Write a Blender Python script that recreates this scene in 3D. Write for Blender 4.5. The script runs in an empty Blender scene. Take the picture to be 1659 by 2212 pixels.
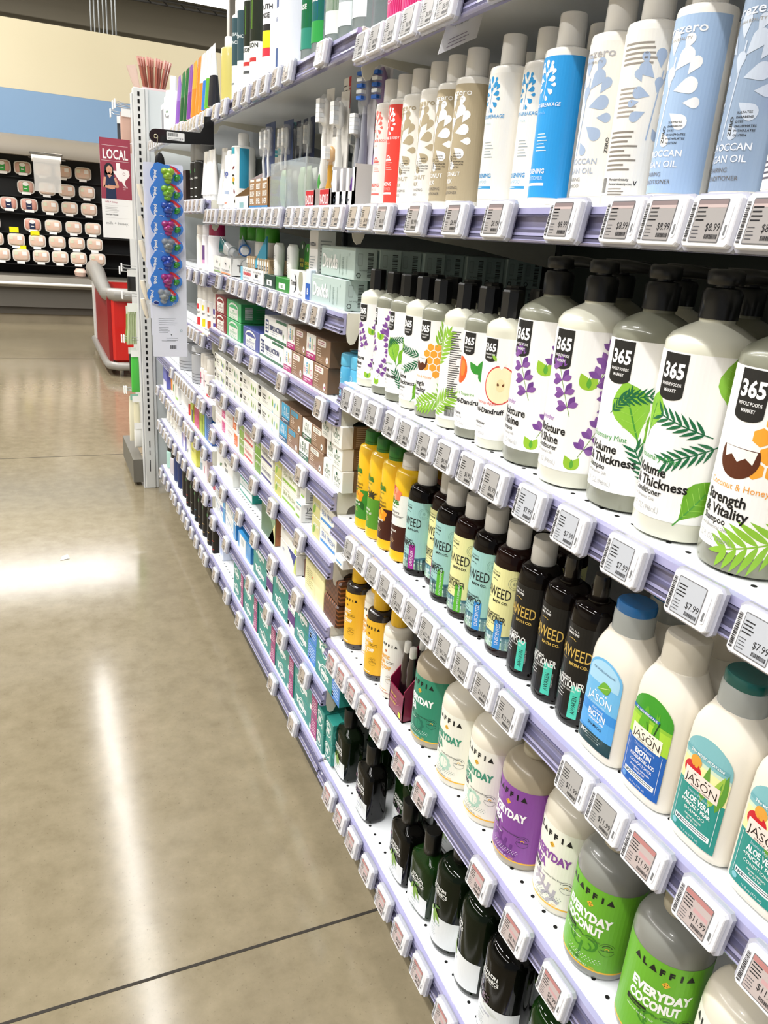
import bpy, bmesh, math, random
from math import sin, cos, pi, radians, atan2, sqrt
random.seed(7)
SC = bpy.context.scene
COL = SC.collection

# ------------------------------------------------------------------ camera
cam = bpy.data.objects.new('camera', bpy.data.cameras.new('camera'))
COL.objects.link(cam)
cam.location = (-0.525, 0.0, 1.27)
cam.rotation_euler = (radians(70.4426), radians(-4.1017), radians(-23.5978))
cam.data.sensor_fit = 'HORIZONTAL'
cam.data.sensor_width = 36.0
cam.data.lens = 35.627
cam.data.clip_start = 0.02
SC.camera = cam

# ------------------------------------------------------------------ world, lights, exposure
w = bpy.data.worlds.new('store_world'); SC.world = w; w.use_nodes = True
w.node_tree.nodes['Background'].inputs[0].default_value = (0.93, 0.96, 1.0, 1)
w.node_tree.nodes['Background'].inputs[1].default_value = 0.22
SC.view_settings.view_transform = 'Standard'
SC.view_settings.look = 'None'
SC.view_settings.exposure = 0.16
SC.view_settings.gamma = 1.0
SC.view_settings.use_curve_mapping = False
LIGHT_Z = 5.47

def strip_light(x0, y0, x1, y1, watts, z=LIGHT_Z, width=0.12, col=(1.0, 0.985, 0.965)):
    L = bpy.data.lights.new('strip_lamp', 'AREA'); L.shape = 'RECTANGLE'
    dx, dy = x1 - x0, y1 - y0
    L.size = sqrt(dx*dx + dy*dy); L.size_y = width; L.energy = watts; L.color = col
    o = bpy.data.objects.new('strip_lamp', L); COL.objects.link(o)
    o.location = ((x0+x1)/2, (y0+y1)/2, z); o.rotation_euler = (0, 0, atan2(dy, dx))
    return o
strip_light(0.0, -3.0, 0.0, 11.2, 125, width=0.055)
strip_light(-2.4, -3.0, -2.4, 11.2, 720)
strip_light(-4.8, -3.0, -4.8, 11.2, 420)
strip_light(2.4, -3.0, 2.4, 11.2, 300)
strip_light(-5.0, 11.3, 4.0, 11.5, 18, z=5.3)
strip_light(-5.0, 15.5, 5.0, 15.5, 420, z=5.6)  # added fill lamp without a fixture, brightens the taupe back wall

# ------------------------------------------------------------------ materials
MATS = {}
def lin(c):
    if isinstance(c, str):
        c = [int(c[i:i+2], 16)/255 for i in (0, 2, 4)]
    return tuple((v/12.92 if v <= .04045 else ((v+.055)/1.055)**2.4) for v in c) + (1,)
def mat(c, rough=.45, metal=0, trans=0, coat=0, emit=0, alpha=1, ior=1.45, key=None):
    k = (c, rough, metal, trans, coat, emit, alpha, ior) if key is None else key
    if k in MATS: return MATS[k]
    m = bpy.data.materials.new('m_'+(c if isinstance(c, str) else 'c')); m.use_nodes = True
    b = m.node_tree.nodes['Principled BSDF']
    b.inputs['Base Color'].default_value = lin(c)
    b.inputs['Roughness'].default_value = rough; b.inputs['Metallic'].default_value = metal
    b.inputs['Transmission Weight'].default_value = trans; b.inputs['Coat Weight'].default_value = coat
    b.inputs['IOR'].default_value = ior; b.inputs['Alpha'].default_value = alpha
    if emit:
        b.inputs['Emission Color'].default_value = lin(c); b.inputs['Emission Strength'].default_value = emit
    MATS[k] = m
    return m
def noisy(c1, c2, scale, rough=.4, detail=6, bump=0, stretch=(1, 1, 1), rough2=None, coat=0, metal=0):
    m = bpy.data.materials.new('m_noise'); m.use_nodes = True
    nt = m.node_tree; b = nt.nodes['Principled BSDF']
    tc = nt.nodes.new('ShaderNodeTexCoord'); mp = nt.nodes.new('ShaderNodeMapping')
    mp.inputs['Scale'].default_value = stretch
    n = nt.nodes.new('ShaderNodeTexNoise'); n.inputs['Scale'].default_value = scale; n.inputs['Detail'].default_value = detail
    r = nt.nodes.new('ShaderNodeValToRGB'); r.color_ramp.elements[0].color = lin(c1); r.color_ramp.elements[1].color = lin(c2)
    r.color_ramp.elements[0].position = .3; r.color_ramp.elements[1].position = .7
    nt.links.new(tc.outputs['Object'], mp.inputs[0]); nt.links.new(mp.outputs[0], n.inputs['Vector'])
    nt.links.new(n.outputs[0], r.inputs[0]); nt.links.new(r.outputs[0], b.inputs['Base Color'])
    b.inputs['Roughness'].default_value = rough; b.inputs['Coat Weight'].default_value = coat; b.inputs['Metallic'].default_value = metal
    if rough2:
        mr = nt.nodes.new('ShaderNodeMapRange'); mr.inputs['To Min'].default_value = rough; mr.inputs['To Max'].default_value = rough2
        nt.links.new(n.outputs[0], mr.inputs[0]); nt.links.new(mr.outputs[0], b.inputs['Roughness'])
    if bump:
        bp = nt.nodes.new('ShaderNodeBump'); bp.inputs['Strength'].default_value = bump
        nt.links.new(n.outputs[0], bp.inputs['Height']); nt.links.new(bp.outputs[0], b.inputs['Normal'])
    return m
def striped(c1, c2, freq, ang=0.0, rough=.4, axis='X'):
    m = bpy.data.materials.new('m_stripes'); m.use_nodes = True
    nt = m.node_tree; b = nt.nodes['Principled BSDF']
    tc = nt.nodes.new('ShaderNodeTexCoord'); mp = nt.nodes.new('ShaderNodeMapping'); mp.inputs['Rotation'].default_value = (ang, 0, 0)
    wv = nt.nodes.new('ShaderNodeTexWave'); wv.bands_direction = axis; wv.inputs['Scale'].default_value = freq
    r = nt.nodes.new('ShaderNodeValToRGB'); r.color_ramp.elements[0].color = lin(c1); r.color_ramp.elements[1].color = lin(c2)
    r.color_ramp.elements[0].position = .25; r.color_ramp.elements[1].position = .4
    nt.links.new(tc.outputs['Object'], mp.inputs[0]); nt.links.new(mp.outputs[0], wv.inputs['Vector'])
    nt.links.new(wv.outputs[0], r.inputs[0]); nt.links.new(r.outputs[0], b.inputs['Base Color']); b.inputs['Roughness'].default_value = rough
    return m

# ------------------------------------------------------------------ object helpers
def thing(name, label, cat, loc=(0, 0, 0), rz=0, group=None):
    o = bpy.data.objects.new(name, None); COL.objects.link(o); o.empty_display_size = .02
    o.location = loc; o.rotation_euler = (0, 0, rz); o['label'] = label; o['category'] = cat
    if group: o['group'] = group
    return o
def tag(o, label, cat, group=None):
    o['label'] = label; o['category'] = cat
    if group: o['group'] = group
    return o
def copy_thing(o, loc=None, rz=None, label=None, parent=None):
    c = o.copy(); COL.objects.link(c); c.parent = parent
    if loc is not None: c.location = loc
    if rz is not None: c.rotation_euler = (o.rotation_euler[0], o.rotation_euler[1], rz)
    if label: c['label'] = label
    for ch in list(o.children): copy_thing(ch, parent=c)
    return c

class MB:
    """mesh builder: collects shapes, one object out"""
    def __init__(s): s.v = []; s.f = []; s.mi = []; s.mats = []
    def m(s, mt):
        if mt not in s.mats: s.mats.append(mt)
        return s.mats.index(mt)
    def add(s, vs, fs, mt):
        n = len(s.v); k = s.m(mt); s.v += [tuple(v) for v in vs]
        for f in fs: s.f.append([i+n for i in f]); s.mi.append(k)
        return s
    def box(s, x0, y0, z0, x1, y1, z1, mt):
        vs = [(x, y, z) for z in (z0, z1) for (x, y) in ((x0, y0), (x1, y0), (x1, y1), (x0, y1))]
        return s.add(vs, [[3, 2, 1, 0], [4, 5, 6, 7], [0, 1, 5, 4], [1, 2, 6, 5], [2, 3, 7, 6], [3, 0, 4, 7]], mt)
    def bbox(s, x0, y0, z0, x1, y1, z1, mt, b=.002):
        """box with bevelled vertical and horizontal edges (chamfer b)"""
        pts = []
        for z, i in ((z0, b), (z0+b, 0), (z1-b, 0), (z1, b)):
            a0, a1, c0, c1 = x0+i, x1-i, y0+i, y1-i
            pts.append([(a0+b, c0, z), (a1-b, c0, z), (a1, c0+b, z), (a1, c1-b, z), (a1-b, c1, z), (a0+b, c1, z), (a0, c1-b, z), (a0, c0+b, z)])
        return s.loft(pts, mt)
    def loft(s, rings, mt, cap=True, closed=True):
        n = len(rings[0]); vs = [p for r in rings for p in r]; fs = []
        for k in range(len(rings)-1):
            for i in range(n if closed else n-1):
                j = (i+1) % n
                fs.append([k*n+i, k*n+j, (k+1)*n+j, (k+1)*n+i])
        if cap: fs.append(list(range(n))[::-1]); fs.append([(len(rings)-1)*n+i for i in range(n)])
        return s.add(vs, fs, mt)
    def lathe(s, prof, mt, n=36, cx=0, cy=0, sx=1, sy=1):
        rings = [[(cx+r*sx*cos(2*pi*i/n), cy+r*sy*sin(2*pi*i/n), z) for i in range(n)] for r, z in prof]
        return s.loft(rings, mt)
    def oval(s, prof, mt, n=40, e=2.6, cx=0, cy=0):
        """prof: (half depth x, half width y, z)"""
        rings = []
        for hx, hy, z in prof:
            rg = []
            for i in range(n):
                a = 2*pi*i/n; c, q = cos(a), sin(a)
                rg.append((cx+hx*math.copysign(abs(c)**(2/e), c), cy+hy*math.copysign(abs(q)**(2/e), q), z))
            rings.append(rg)
        return s.loft(rings, mt)
    def tube(s, pts, r, mt, n=8):
        rings = []
        rr = r if isinstance(r, (list, tuple)) else [r]*len(pts)
        for k, p in enumerate(pts):
            a = pts[max(k-1, 0)]; b = pts[min(k+1, len(pts)-1)]
            t = [b[i]-a[i] for i in range(3)]; L = sqrt(sum(q*q for q in t)) or 1; t = [q/L for q in t]
            up = (0, 0, 1) if abs(t[2]) < .9 else (1, 0, 0)
            u = (t[1]*up[2]-t[2]*up[1], t[2]*up[0]-t[0]*up[2], t[0]*up[1]-t[1]*up[0])
            L = sqrt(sum(q*q for q in u)); u = [q/L for q in u]
            w_ = (t[1]*u[2]-t[2]*u[1], t[2]*u[0]-t[0]*u[2], t[0]*u[1]-t[1]*u[0])
            rings.append([tuple(p[i]+rr[k]*(cos(2*pi*j/n)*u[i]+sin(2*pi*j/n)*w_[i]) for i in range(3)) for j in range(n)])
        return s.loft(rings, mt)
    def prism(s, poly, d0, d1, mt, plane='yz'):
        """polygon in a plane, extruded d0..d1 along the third axis"""
        f = {'yz': lambda a, b, d: (d, a, b), 'xz': lambda a, b, d: (a, d, b), 'xy': lambda a, b, d: (a, b, d)}[plane]
        n = len(poly); vs = [f(a, b, d0) for a, b in poly] + [f(a, b, d1) for a, b in poly]
        fs = [list(range(n)), [n+i for i in range(n)][::-1]] + [[(i+1) % n, i, n+i, n+(i+1) % n] for i in range(n)]
        return s.add(vs, fs, mt)
    def xform(s, fn, start=0):
        s.v[start:] = [fn(*p) for p in s.v[start:]]; return s
    def build(s, name, parent=None, smooth=None, loc=None):
        me = bpy.data.meshes.new(name); me.from_pydata(s.v, [], s.f)
        for m_ in s.mats: me.materials.append(m_)
        me.polygons.foreach_set('material_index', s.mi)
        bm = bmesh.new(); bm.from_mesh(me); bmesh.ops.recalc_face_normals(bm, faces=bm.faces); bm.to_mesh(me); bm.free()
        if smooth:
            me.polygons.foreach_set('use_smooth', [True]*len(me.polygons)); me.set_sharp_from_angle(angle=radians(smooth))
        me.update()
        o = bpy.data.objects.new(name, me); COL.objects.link(o)
        if parent: o.parent = parent
        if loc: o.location = loc
        return o
def struct(name, b, label=None):
    o = b.build(name); o['kind'] = 'structure'
    if label: o['label'] = label
    return o

# ------------------------------------------------------------------ flat art (printing) bent onto surfaces
TX = {}
def text_mesh(s, bold):
    k = (s, bold)
    if k in TX: return TX[k]
    cu = bpy.data.curves.new('t', 'FONT'); cu.body = s; cu.size = 1; cu.offset = bold; cu.resolution_u = 2
    o = bpy.data.objects.new('t', cu)
    me = bpy.data.meshes.new_from_object(o)
    vs = [(v.co.x, v.co.y) for v in me.vertices]; fs = [list(p.vertices) for p in me.polygons]
    wd = max([v[0] for v in vs]) if vs else 0
    bpy.data.meshes.remove(me); bpy.data.objects.remove(o); bpy.data.curves.remove(cu)
    TX[k] = (vs, fs, wd); return TX[k]
class Art:
    def __init__(s): s.it = []
    def poly(s, pts, col, l=1): s.it.append((list(pts), [list(range(len(pts)))], col, l)); return s
    def rect(s, x0, y0, x1, y1, col, l=0): return s.poly([(x0, y0), (x1, y0), (x1, y1), (x0, y1)], col, l)
    def rrect(s, x0, y0, x1, y1, r, col, l=1):
        p = []
        for cx, cy, a0 in ((x1-r, y0+r, -90), (x1-r, y1-r, 0), (x0+r, y1-r, 90), (x0+r, y0+r, 180)):
            p += [(cx+r*cos(radians(a0+k*30)), cy+r*sin(radians(a0+k*30))) for k in range(4)]
        return s.poly(p, col, l)
    def ell(s, cx, cy, rx, ry, col, l=1, n=20): return s.poly([(cx+rx*cos(2*pi*i/n), cy+ry*sin(2*pi*i/n)) for i in range(n)], col, l)
    def ring(s, cx, cy, r, t, col, l=1, n=24, a0=0, a1=360, ry=None):
        ry = ry or r; vs = []; fs = []
        for i in range(n+1):
            a = radians(a0+(a1-a0)*i/n); vs += [(cx+r*cos(a), cy+ry*sin(a)), (cx+(r-t)*cos(a), cy+(ry-t)*sin(a))]
        for i in range(n): fs.append([2*i, 2*i+1, 2*i+3, 2*i+2])
        s.it.append((vs, fs, col, l)); return s
    def leaf(s, x, y, L, W, ang, col, l=1, tip=.5):
        p = []; n = 7; a = radians(ang)
        for sd in (1, -1):
            rg = range(n+1) if sd > 0 else range(n-1, 0, -1)
            for i in rg:
                t = i/n; q = sin(pi*t**(.8 if tip < .6 else 1.3))*W/2*sd
                p.append((x+L*t*cos(a)-q*sin(a), y+L*t*sin(a)+q*cos(a)))
        return s.poly(p, col, l)
    def line(s, x0, y0, x1, y1, t, col, l=1):
        d = sqrt((x1-x0)**2+(y1-y0)**2) or 1; nx, ny = -(y1-y0)/d*t/2, (x1-x0)/d*t/2
        return s.poly([(x0+nx, y0+ny), (x1+nx, y1+ny), (x1-nx, y1-ny), (x0-nx, y0-ny)], col, l)
    def text(s, t, x, y, h, col, bold=0.0, w=None, sx=1, al='l', rot=0, l=3):
        vs, fs, wd = text_mesh(t, bold); k = h/.73
        kx = k*sx if w is None else w/wd
        ox = {'l': 0, 'c': -wd*kx/2, 'r': -wd*kx}[al]; c, q = cos(radians(rot)), sin(radians(rot))
        s.it.append(([(x+(vx*kx+ox)*c-vy*k*q, y+(vx*kx+ox)*q+vy*k*c) for vx, vy in vs], fs, col, l)); return s
    def bars(s, x0, y0, x1, y1, n, col, l=2, rnd=True, vert=True):
        """barcode (vert) or lines of tiny print"""
        r = random.Random(n); x = 0; tot = []
        for i in range(n): tot.append((r.uniform(.4, 1.4), r.uniform(.3, 1.0)))
        T = sum(a+b for a, b in tot); p = 0
        for a, b in tot:
            if vert: s.rect(x0+(x1-x0)*p/T, y0, x0+(x1-x0)*(p+a)/T, y1, col, l)
            else: s.rect(x0, y0+(y1-y0)*p/T, x1, y0+(y1-y0)*(p+a)/T, col, l)
            p += a+b
        return s
    def lines(s, x0, y0, x1, n, dy, t, col, l=2):
        r = random.Random(n)
        for i in range(n): s.rect(x0, y0-i*dy, x0+(x1-x0)*r.uniform(.6, 1), y0-i*dy+t, col, l)
        return s
    def build(s, name, mapf, parent=None, step=None, rough=.4, x0=None, x1=None, lay=.00012, yc=None):
        bm = bmesh.new(); mats = []
        for pts, fs, col, l in s.it:
            mt = mat(col, rough) if isinstance(col, (str, tuple)) else col
            if mt not in mats: mats.append(mt)
            k = mats.index(mt); vs = [bm.verts.new((p[0], p[1], .0003+l*lay)) for p in pts]
            for f in fs:
                try: bm.faces.new([vs[i] for i in f]).material_index = k
                except ValueError: pass
        if x0 is not None:
            for lim, sg in ((x0, -1), (x1, 1)):
                bmesh.ops.bisect_plane(bm, geom=bm.verts[:]+bm.edges[:]+bm.faces[:], plane_co=(lim, 0, 0), plane_no=(sg, 0, 0), clear_outer=True)
        if yc:
            for lim, sg in ((yc[0], -1), (yc[1], 1)):
                bmesh.ops.bisect_plane(bm, geom=bm.verts[:]+bm.edges[:]+bm.faces[:], plane_co=(0, lim, 0), plane_no=(0, sg, 0), clear_outer=True)
        if step:
            xs = [v.co.x for v in bm.verts]; a, b = int(min(xs)/step)-1, int(max(xs)/step)+1
            for i in range(a, b+1):
                bmesh.ops.bisect_plane(bm, geom=bm.verts[:]+bm.edges[:]+bm.faces[:], plane_co=(i*step, 0, 0), plane_no=(1, 0, 0), dist=1e-6)
        for v in bm.verts: v.co = mapf(v.co.x, v.co.y, v.co.z)
        me = bpy.data.meshes.new(name); bm.to_mesh(me); bm.free()
        for m_ in mats: me.materials.append(m_)
        o = bpy.data.objects.new(name, me); COL.objects.link(o)
        if parent: o.parent = parent
        return o
def on_cyl(r, rot=0):
    """label wrapped round a cylinder; u=0 faces the aisle (-x), u grows towards -y"""
    return lambda u, v, d: (-(r+d)*cos(u/r+rot), -(r+d)*sin(u/r+rot), v)
def on_front(x, y=0, z=0): return lambda u, v, d: (x-d, y-u, z+v)      # flat face towards the aisle
def on_side(y, x=0, z=0): return lambda u, v, d: (x+u, y-d, z+v)       # flat face towards -y
def on_top(z, x=0, y=0): return lambda u, v, d: (x+v, y-u, z+d)
# ------------------------------------------------------------------ the room
def floor_material():
    m = bpy.data.materials.new('polished_concrete'); m.use_nodes = True
    nt = m.node_tree; b = nt.nodes['Principled BSDF']; L = nt.links.new
    tc = nt.nodes.new('ShaderNodeTexCoord')
    def noise(sc, det, rough=.6):
        n = nt.nodes.new('ShaderNodeTexNoise'); n.inputs['Scale'].default_value = sc; n.inputs['Detail'].default_value = det
        n.inputs['Roughness'].default_value = rough; L(tc.outputs['Object'], n.inputs['Vector']); return n
    n1, n2, n3 = noise(1.1, 5), noise(16, 8, .7), noise(170, 3)
    def ramp(n, c1, c2, p1=.3, p2=.7):
        r = nt.nodes.new('ShaderNodeValToRGB'); r.color_ramp.elements[0].color = lin(c1); r.color_ramp.elements[1].color = lin(c2)
        r.color_ramp.elements[0].position = p1; r.color_ramp.elements[1].position = p2; L(n.outputs[0], r.inputs[0]); return r
    r1 = ramp(n1, '756b57', '8c8169'); r2 = ramp(n2, '766c55', '998d73'); r3 = ramp(n3, '4a4335', 'ffffff', .27, .36)
    def mix(a, c, f, mode='MIX'):
        x = nt.nodes.new('ShaderNodeMix'); x.data_type = 'RGBA'; x.blend_type = mode; x.inputs[0].default_value = f
        L(a.outputs[0] if len(a.outputs) < 3 else a.outputs[2], x.inputs[6]); L(c.outputs[0], x.inputs[7]); return x
    mx = mix(mix(r1, r2, .5), r3, .45, 'MULTIPLY')
    L(mx.outputs[2], b.inputs['Base Color'])
    mr = nt.nodes.new('ShaderNodeMapRange'); mr.inputs['To Min'].default_value = .08; mr.inputs['To Max'].default_value = .19
    L(n2.outputs[0], mr.inputs[0]); L(mr.outputs[0], b.inputs['Roughness'])
    bp = nt.nodes.new('ShaderNodeBump'); bp.inputs['Strength'].default_value = .06; bp.inputs['Distance'].default_value = .003
    L(noise(5, 3).outputs[0], bp.inputs['Height']); L(bp.outputs[0], b.inputs['Normal'])
    b.inputs['IOR'].default_value = 1.6
    return m
struct('floor', MB().box(-9, -4, -.05, 6, 20, 0, floor_material()))
jm = mat('2b261f', .8)
for i, y in enumerate((-2.38, 1.05, 4.5, 7.93)):
    struct('trim_%d' % (i+1), MB().box(-9, y-.003, 0, 6, y+.003, .0006, jm))
cream = noisy('c8be9f', 'cfc5a7', .6, .8); blue = noisy('7593b2', '7c99b6', .6, .8); taupe = noisy('77705f', '7d7666', .4, .9)
CY = 11.35
struct('wall_far', MB().box(-9, CY, 2.695, 6, CY+.5, 3.44, cream).box(-9, CY+.001, 2.175, 6, CY+.5, 2.695, blue))
struct('wall_back', MB().box(-9, 18.6, 0, 6, 18.8, 6.4, taupe))
struct('ceiling', MB().box(-9, -4, 6.3, 6, 18.8, 6.4, mat('8d8778', .9)))
struct('wall_left', MB().box(-9.1, -4, 0, -9, 18.8, 6.4, mat('cfc9b8', .9)))
struct('column_1', MB().bbox(2.84, 14.9, 0, 3.0, 15.1, 6.3, mat('b8b4ac', .7), .01))
for i, x in enumerate((.40, .445, .50, .555, .60, .665, .71)):
    b = MB().tube([(x, 12.15, 3.44), (x, 12.15, 6.3)], .009, mat('8d9090', .4, .6), 8)
    o = b.build('conduit_pipe', smooth=40)
    tag(o, 'thin grey metal conduit rising behind the cream wall band', 'pipe', 'conduits above the far wall')
# roof truss and the luminous strip fixture near the ceiling far behind
b = MB(); dk = mat('3a3835', .6)
for y in (16.9, 17.2): b.tube([(-2, y, 5.2), (5.5, y, 5.2)], .02, dk, 6)
for i in range(24): b.tube([(-2+i*.31, 16.9, 5.2), (-1.84+i*.31, 17.2, 5.2)], .012, dk, 5)
tag(b.build('roof_truss'), 'dark open steel truss under the ceiling, beyond the shelves', 'truss')
def fixture(x0, y0, x1, y1, z, label, wd=.1):
    root = thing('strip_fixture', label, 'ceiling light', ((x0+x1)/2, (y0+y1)/2, z))
    d = sqrt((x1-x0)**2+(y1-y0)**2)/2; root.rotation_euler = (0, 0, atan2(y1-y0, x1-x0))
    MB().bbox(-d, -wd/2, .012, d, wd/2, .07, mat('f2f2ee', .5), .008).build('housing', root)
    MB().box(-d+.01, -wd/2+.01, .004, d-.01, wd/2-.01, .012, mat('fffdf6', .5, emit=4)).build('diffuser', root)
fixture(.7, 16.6, 5.6, 16.6, 5.22, 'long white lit strip light seen above the truss at the top of the picture', .35)
for x in (0.0, -2.4, -4.8, 2.4):
    fixture(x, -3, x, 11.2, LIGHT_Z+.01, 'long white strip light running along the aisle overhead')

# ------------------------------------------------------------------ refrigerated meat case along the far wall
def meat_case():
    root = thing('meat_case', 'long refrigerated meat display case with black shelves and grey steel bumper', 'display case', (0, CY, 0))
    bl = mat('0b0b0b', .6); ss = noisy('6f6a60', '7d786e', 2, .35, metal=.6); x0, x1 = -5, 2.6
    MB().box(x0, -.25, .5, x1, -.02, 1.98, bl).build('back_panel', root)
    # rounded canopy
    pr_ = [(-.02, 2.17)] + [(-.30-.40*sin(radians(a)), 2.17-.22*(1-cos(radians(a)))) for a in range(0, 91, 10)] + [(-.70, 1.925), (-.66, 1.92), (-.62, 1.97), (-.02, 2.02)]
    MB().prism(pr_, x0, x1, noisy('766e5f', '80776a', .8, .5)).build('canopy', root, smooth=50)
    MB().box(x0, -.60, 1.935, x1, -.57, 1.955, mat('fff1cf', .4, emit=2.2)).build('case_light', root)
    for k, z in enumerate((1.70, 1.485, 1.285, 1.06, .875, .70)):
        MB().box(x0, -.30-.05*k, z-.012, x1, -.25, z, bl).build('case_shelf', root)
    MB().prism([(-.72, .585), (-.02, .585), (-.02, .44), (-.78, .44), (-.80, .50), (-.78, .57)], x0, x1, ss).build('steel_bumper', root)
    MB().tube([(x0, -.80, .485), (x1, -.80, .485)], .018, mat('f4f2ec', .3, emit=0), 10).build('bumper_rail', root, smooth=60)
    MB().box(x0, -.70, .20, x1, -.02, .44, mat('5c5851', .45)).build('lower_panel', root)
    MB().box(x0, -.66, .11, x1, -.02, .20, mat('4a453d', .4)).build('kick_recess', root)
    MB().box(x0, -.64, 0, x1, -.02, .11, noisy('7a705c', '8d826c', 3, .35)).build('kick_plate', root)
meat_case()
def meat_pack(kind):
    root = thing('meat_package', '', 'package', (0, 0, 0))
    c = {'c': ('d9c9b8', 'e9b9a0'), 'r': ('c98f80', 'd9a08f'), 'g': ('c59a88', 'd2a898')}[kind]
    MB().oval([(.060, .080, -.008), (.070, .090, .0), (.075, .097, .045), (.072, .094, .050)], mat('d8d4cc', .3), 20, 4).xform(lambda x, y, z: (y, -z, x)).build('tray', root, smooth=40)
    MB().oval([(.064, .085, .048), (.060, .08, .058), (.045, .06, .064)], noisy(c[0], c[1], 12, .35), 16, 4).xform(lambda x, y, z: (y, -z, x)).build('meat', root, smooth=60)
    a = Art()
    if kind == 'c': a.rect(.012, .0, .062, .045, 'f4f2ee').rect(-.075, .005, -.035, .045, 'd9dcc0').rect(-.05, -.095, .035, -.065, 'f6f4f0')
    else:
        a.rect(-.035, -.05, .03, .05, {'r': '1d2a4a', 'g': '2f9a3a'}[kind]).ell(-.002, .035, .033, .022, 'f4f2ee', 2).rect(-.05, -.085, .05, -.055, 'f6f4f0')
        a.rect(-.02, -.02, .015, -.012, 'f4f2ee', 2)
    a.build('label', lambda u, v, d: (u, -.066-d, v), root)
    return root
MP = {k: meat_pack(k) for k in 'crg'}; used = set()
rows_ = [(1.80, 'g -.74,g -.52,c -.30,c -.075,c .15'), (1.585, 'g -.50,c -.27,c -.05,c .18'), (1.385, 'r -.70,r -.48,c -.25,c -.03,c .19,c -.92'), (1.16, 'r -.46,c -.23,c .0,c .22,c -.9'), (.975, 'c -.65,c -.42,c -.2,c .02,c .23,c -.88'), (.80, 'c -.82,c -.61,c -.39,c -.18,c .03,c .25')]
what = {'c': 'wrapped tray of pale chicken', 'g': 'meat tray with green label', 'r': 'meat tray with blue label'}
rn = ['topmost', 'second', 'third', 'fourth', 'fifth', 'lowest']
for k, (z, s) in enumerate(rows_):
    for e in s.split(','):
        q, x = e.split(); x = float(x); loc = (x*1.02-.02, CY-.31-.05*k, z)
        o = MP[q] if q not in used else copy_thing(MP[q]); used.add(q); o.location = loc
        o['label'] = '%s, %s row of the meat case' % (what[q], rn[k]); o['group'] = 'meat packages in the far case'
for x, z in ((-.70, 1.09), (-.47, 1.06), (-.63, .885)):
    tag(MB().box(x-.05, CY-.56, z-.03, x+.05, CY-.55, z+.03, mat('f4e400', .5)).build('sale_card'), 'bright yellow price card clipped to a meat case shelf', 'price card', 'yellow cards on the far meat case')
r_ = thing('bag_roll', 'white roll of clear produce bags hanging from a chrome bracket at the meat case', 'bag roll', (-.29, CY-.80, 1.90))
MB().tube([(-.16, 0, 0), (.16, 0, 0)], .04, mat('f0eee8', .6), 16).build('roll', r_, smooth=60)
MB().bbox(-.18, -.03, .045, .18, .06, .065, mat('8a857c', .25, .9), .004).tube([(-.19, 0, 0), (.21, 0, 0)], .008, mat('55524c', .3, .9), 8).build('bracket', r_)
MB().box(-.145, -.042, -.36, .145, -.040, .0, mat('dcdad4', .35, alpha=.45)).build('loose_bag', r_)
tag(MB().oval([(.06, .09, -.02), (.075, .11, .03), (.05, .08, .07)], noisy('e6c0ae', 'f0d4c6', 10, .4), 20, 2.4).build('poultry_pack', loc=(.02, CY-.62, .61)), 'round pink wrapped poultry pack lying on the meat case ledge', 'package')

# ------------------------------------------------------------------ red and grey chest freezer beyond the shelves
def freezer():
    root = thing('chest_freezer', 'red chest freezer with grey rounded bumper standing beyond the shelf end', 'freezer', (.03, 6.95, 0))
    red = mat('c41a14', .3, coat=.5); gy = mat('8f8c86', .35, coat=.2); wh = mat('d6d5d2', .4)
    MB().bbox(.03, .05, .12, 1.1, 1.72, .68, red, .02).build('body', root)
    MB().prism([(.0, .06), (.0, .70), (.03, .70), (.03, .06)], .10, 1.62, mat('8c1d20', .4), 'xz').build('side_panel', root)
    arch = lambda y0, y1, h, inr=0: [(y0, .62-inr)] + [(y0+(y1-y0)*t/12, .68+h*sin(pi*t/12)**.7-inr) for t in range(13)] + [(y1, .62-inr)]
    MB().prism([(-.01, .03), (.08, .03), (.08, .74), (-.01, .74)], 1.48, 1.76, wh, 'xz').build('corner_post', root)
    # bumper round the near end and a rising end hood
    MB().tube([(-.01, 1.70, .10), (-.01, .30, .09), (.0, .10, .09), (.06, .02, .09), (1.1, .0, .09)], .035, gy, 10).build('lower_bumper', root, smooth=60)
    MB().tube([(.02, 1.72, .74), (.0, 1.5, .82), (.0, 1.05, .80), (.0, .6, .73), (.01, .2, .68), (.06, .04, .69), (1.1, .02, .69)], [.07, .075, .075, .065, .055, .055, .055], gy, 10).build('top_rim', root, smooth=60)
    MB().prism([(.08, .66), (.25, .70), (.6, .76), (1.05, .78), (1.5, .80), (1.72, .74), (1.72, .66)], .01, .03, mat('8e2422', .2, coat=1)).build('end_hood', root)
    for y in (.15, .9, 1.6):
        MB().tube([(.10, y, 0), (.10, y, .12)], .018, mat('c9c4b8', .3, .8), 10).build('foot', root)
    MB().box(-.004, 1.63, .14, 0, 1.73, .50, mat('e6e4df', .5)).build('vent_grille', root)
freezer()

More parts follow.
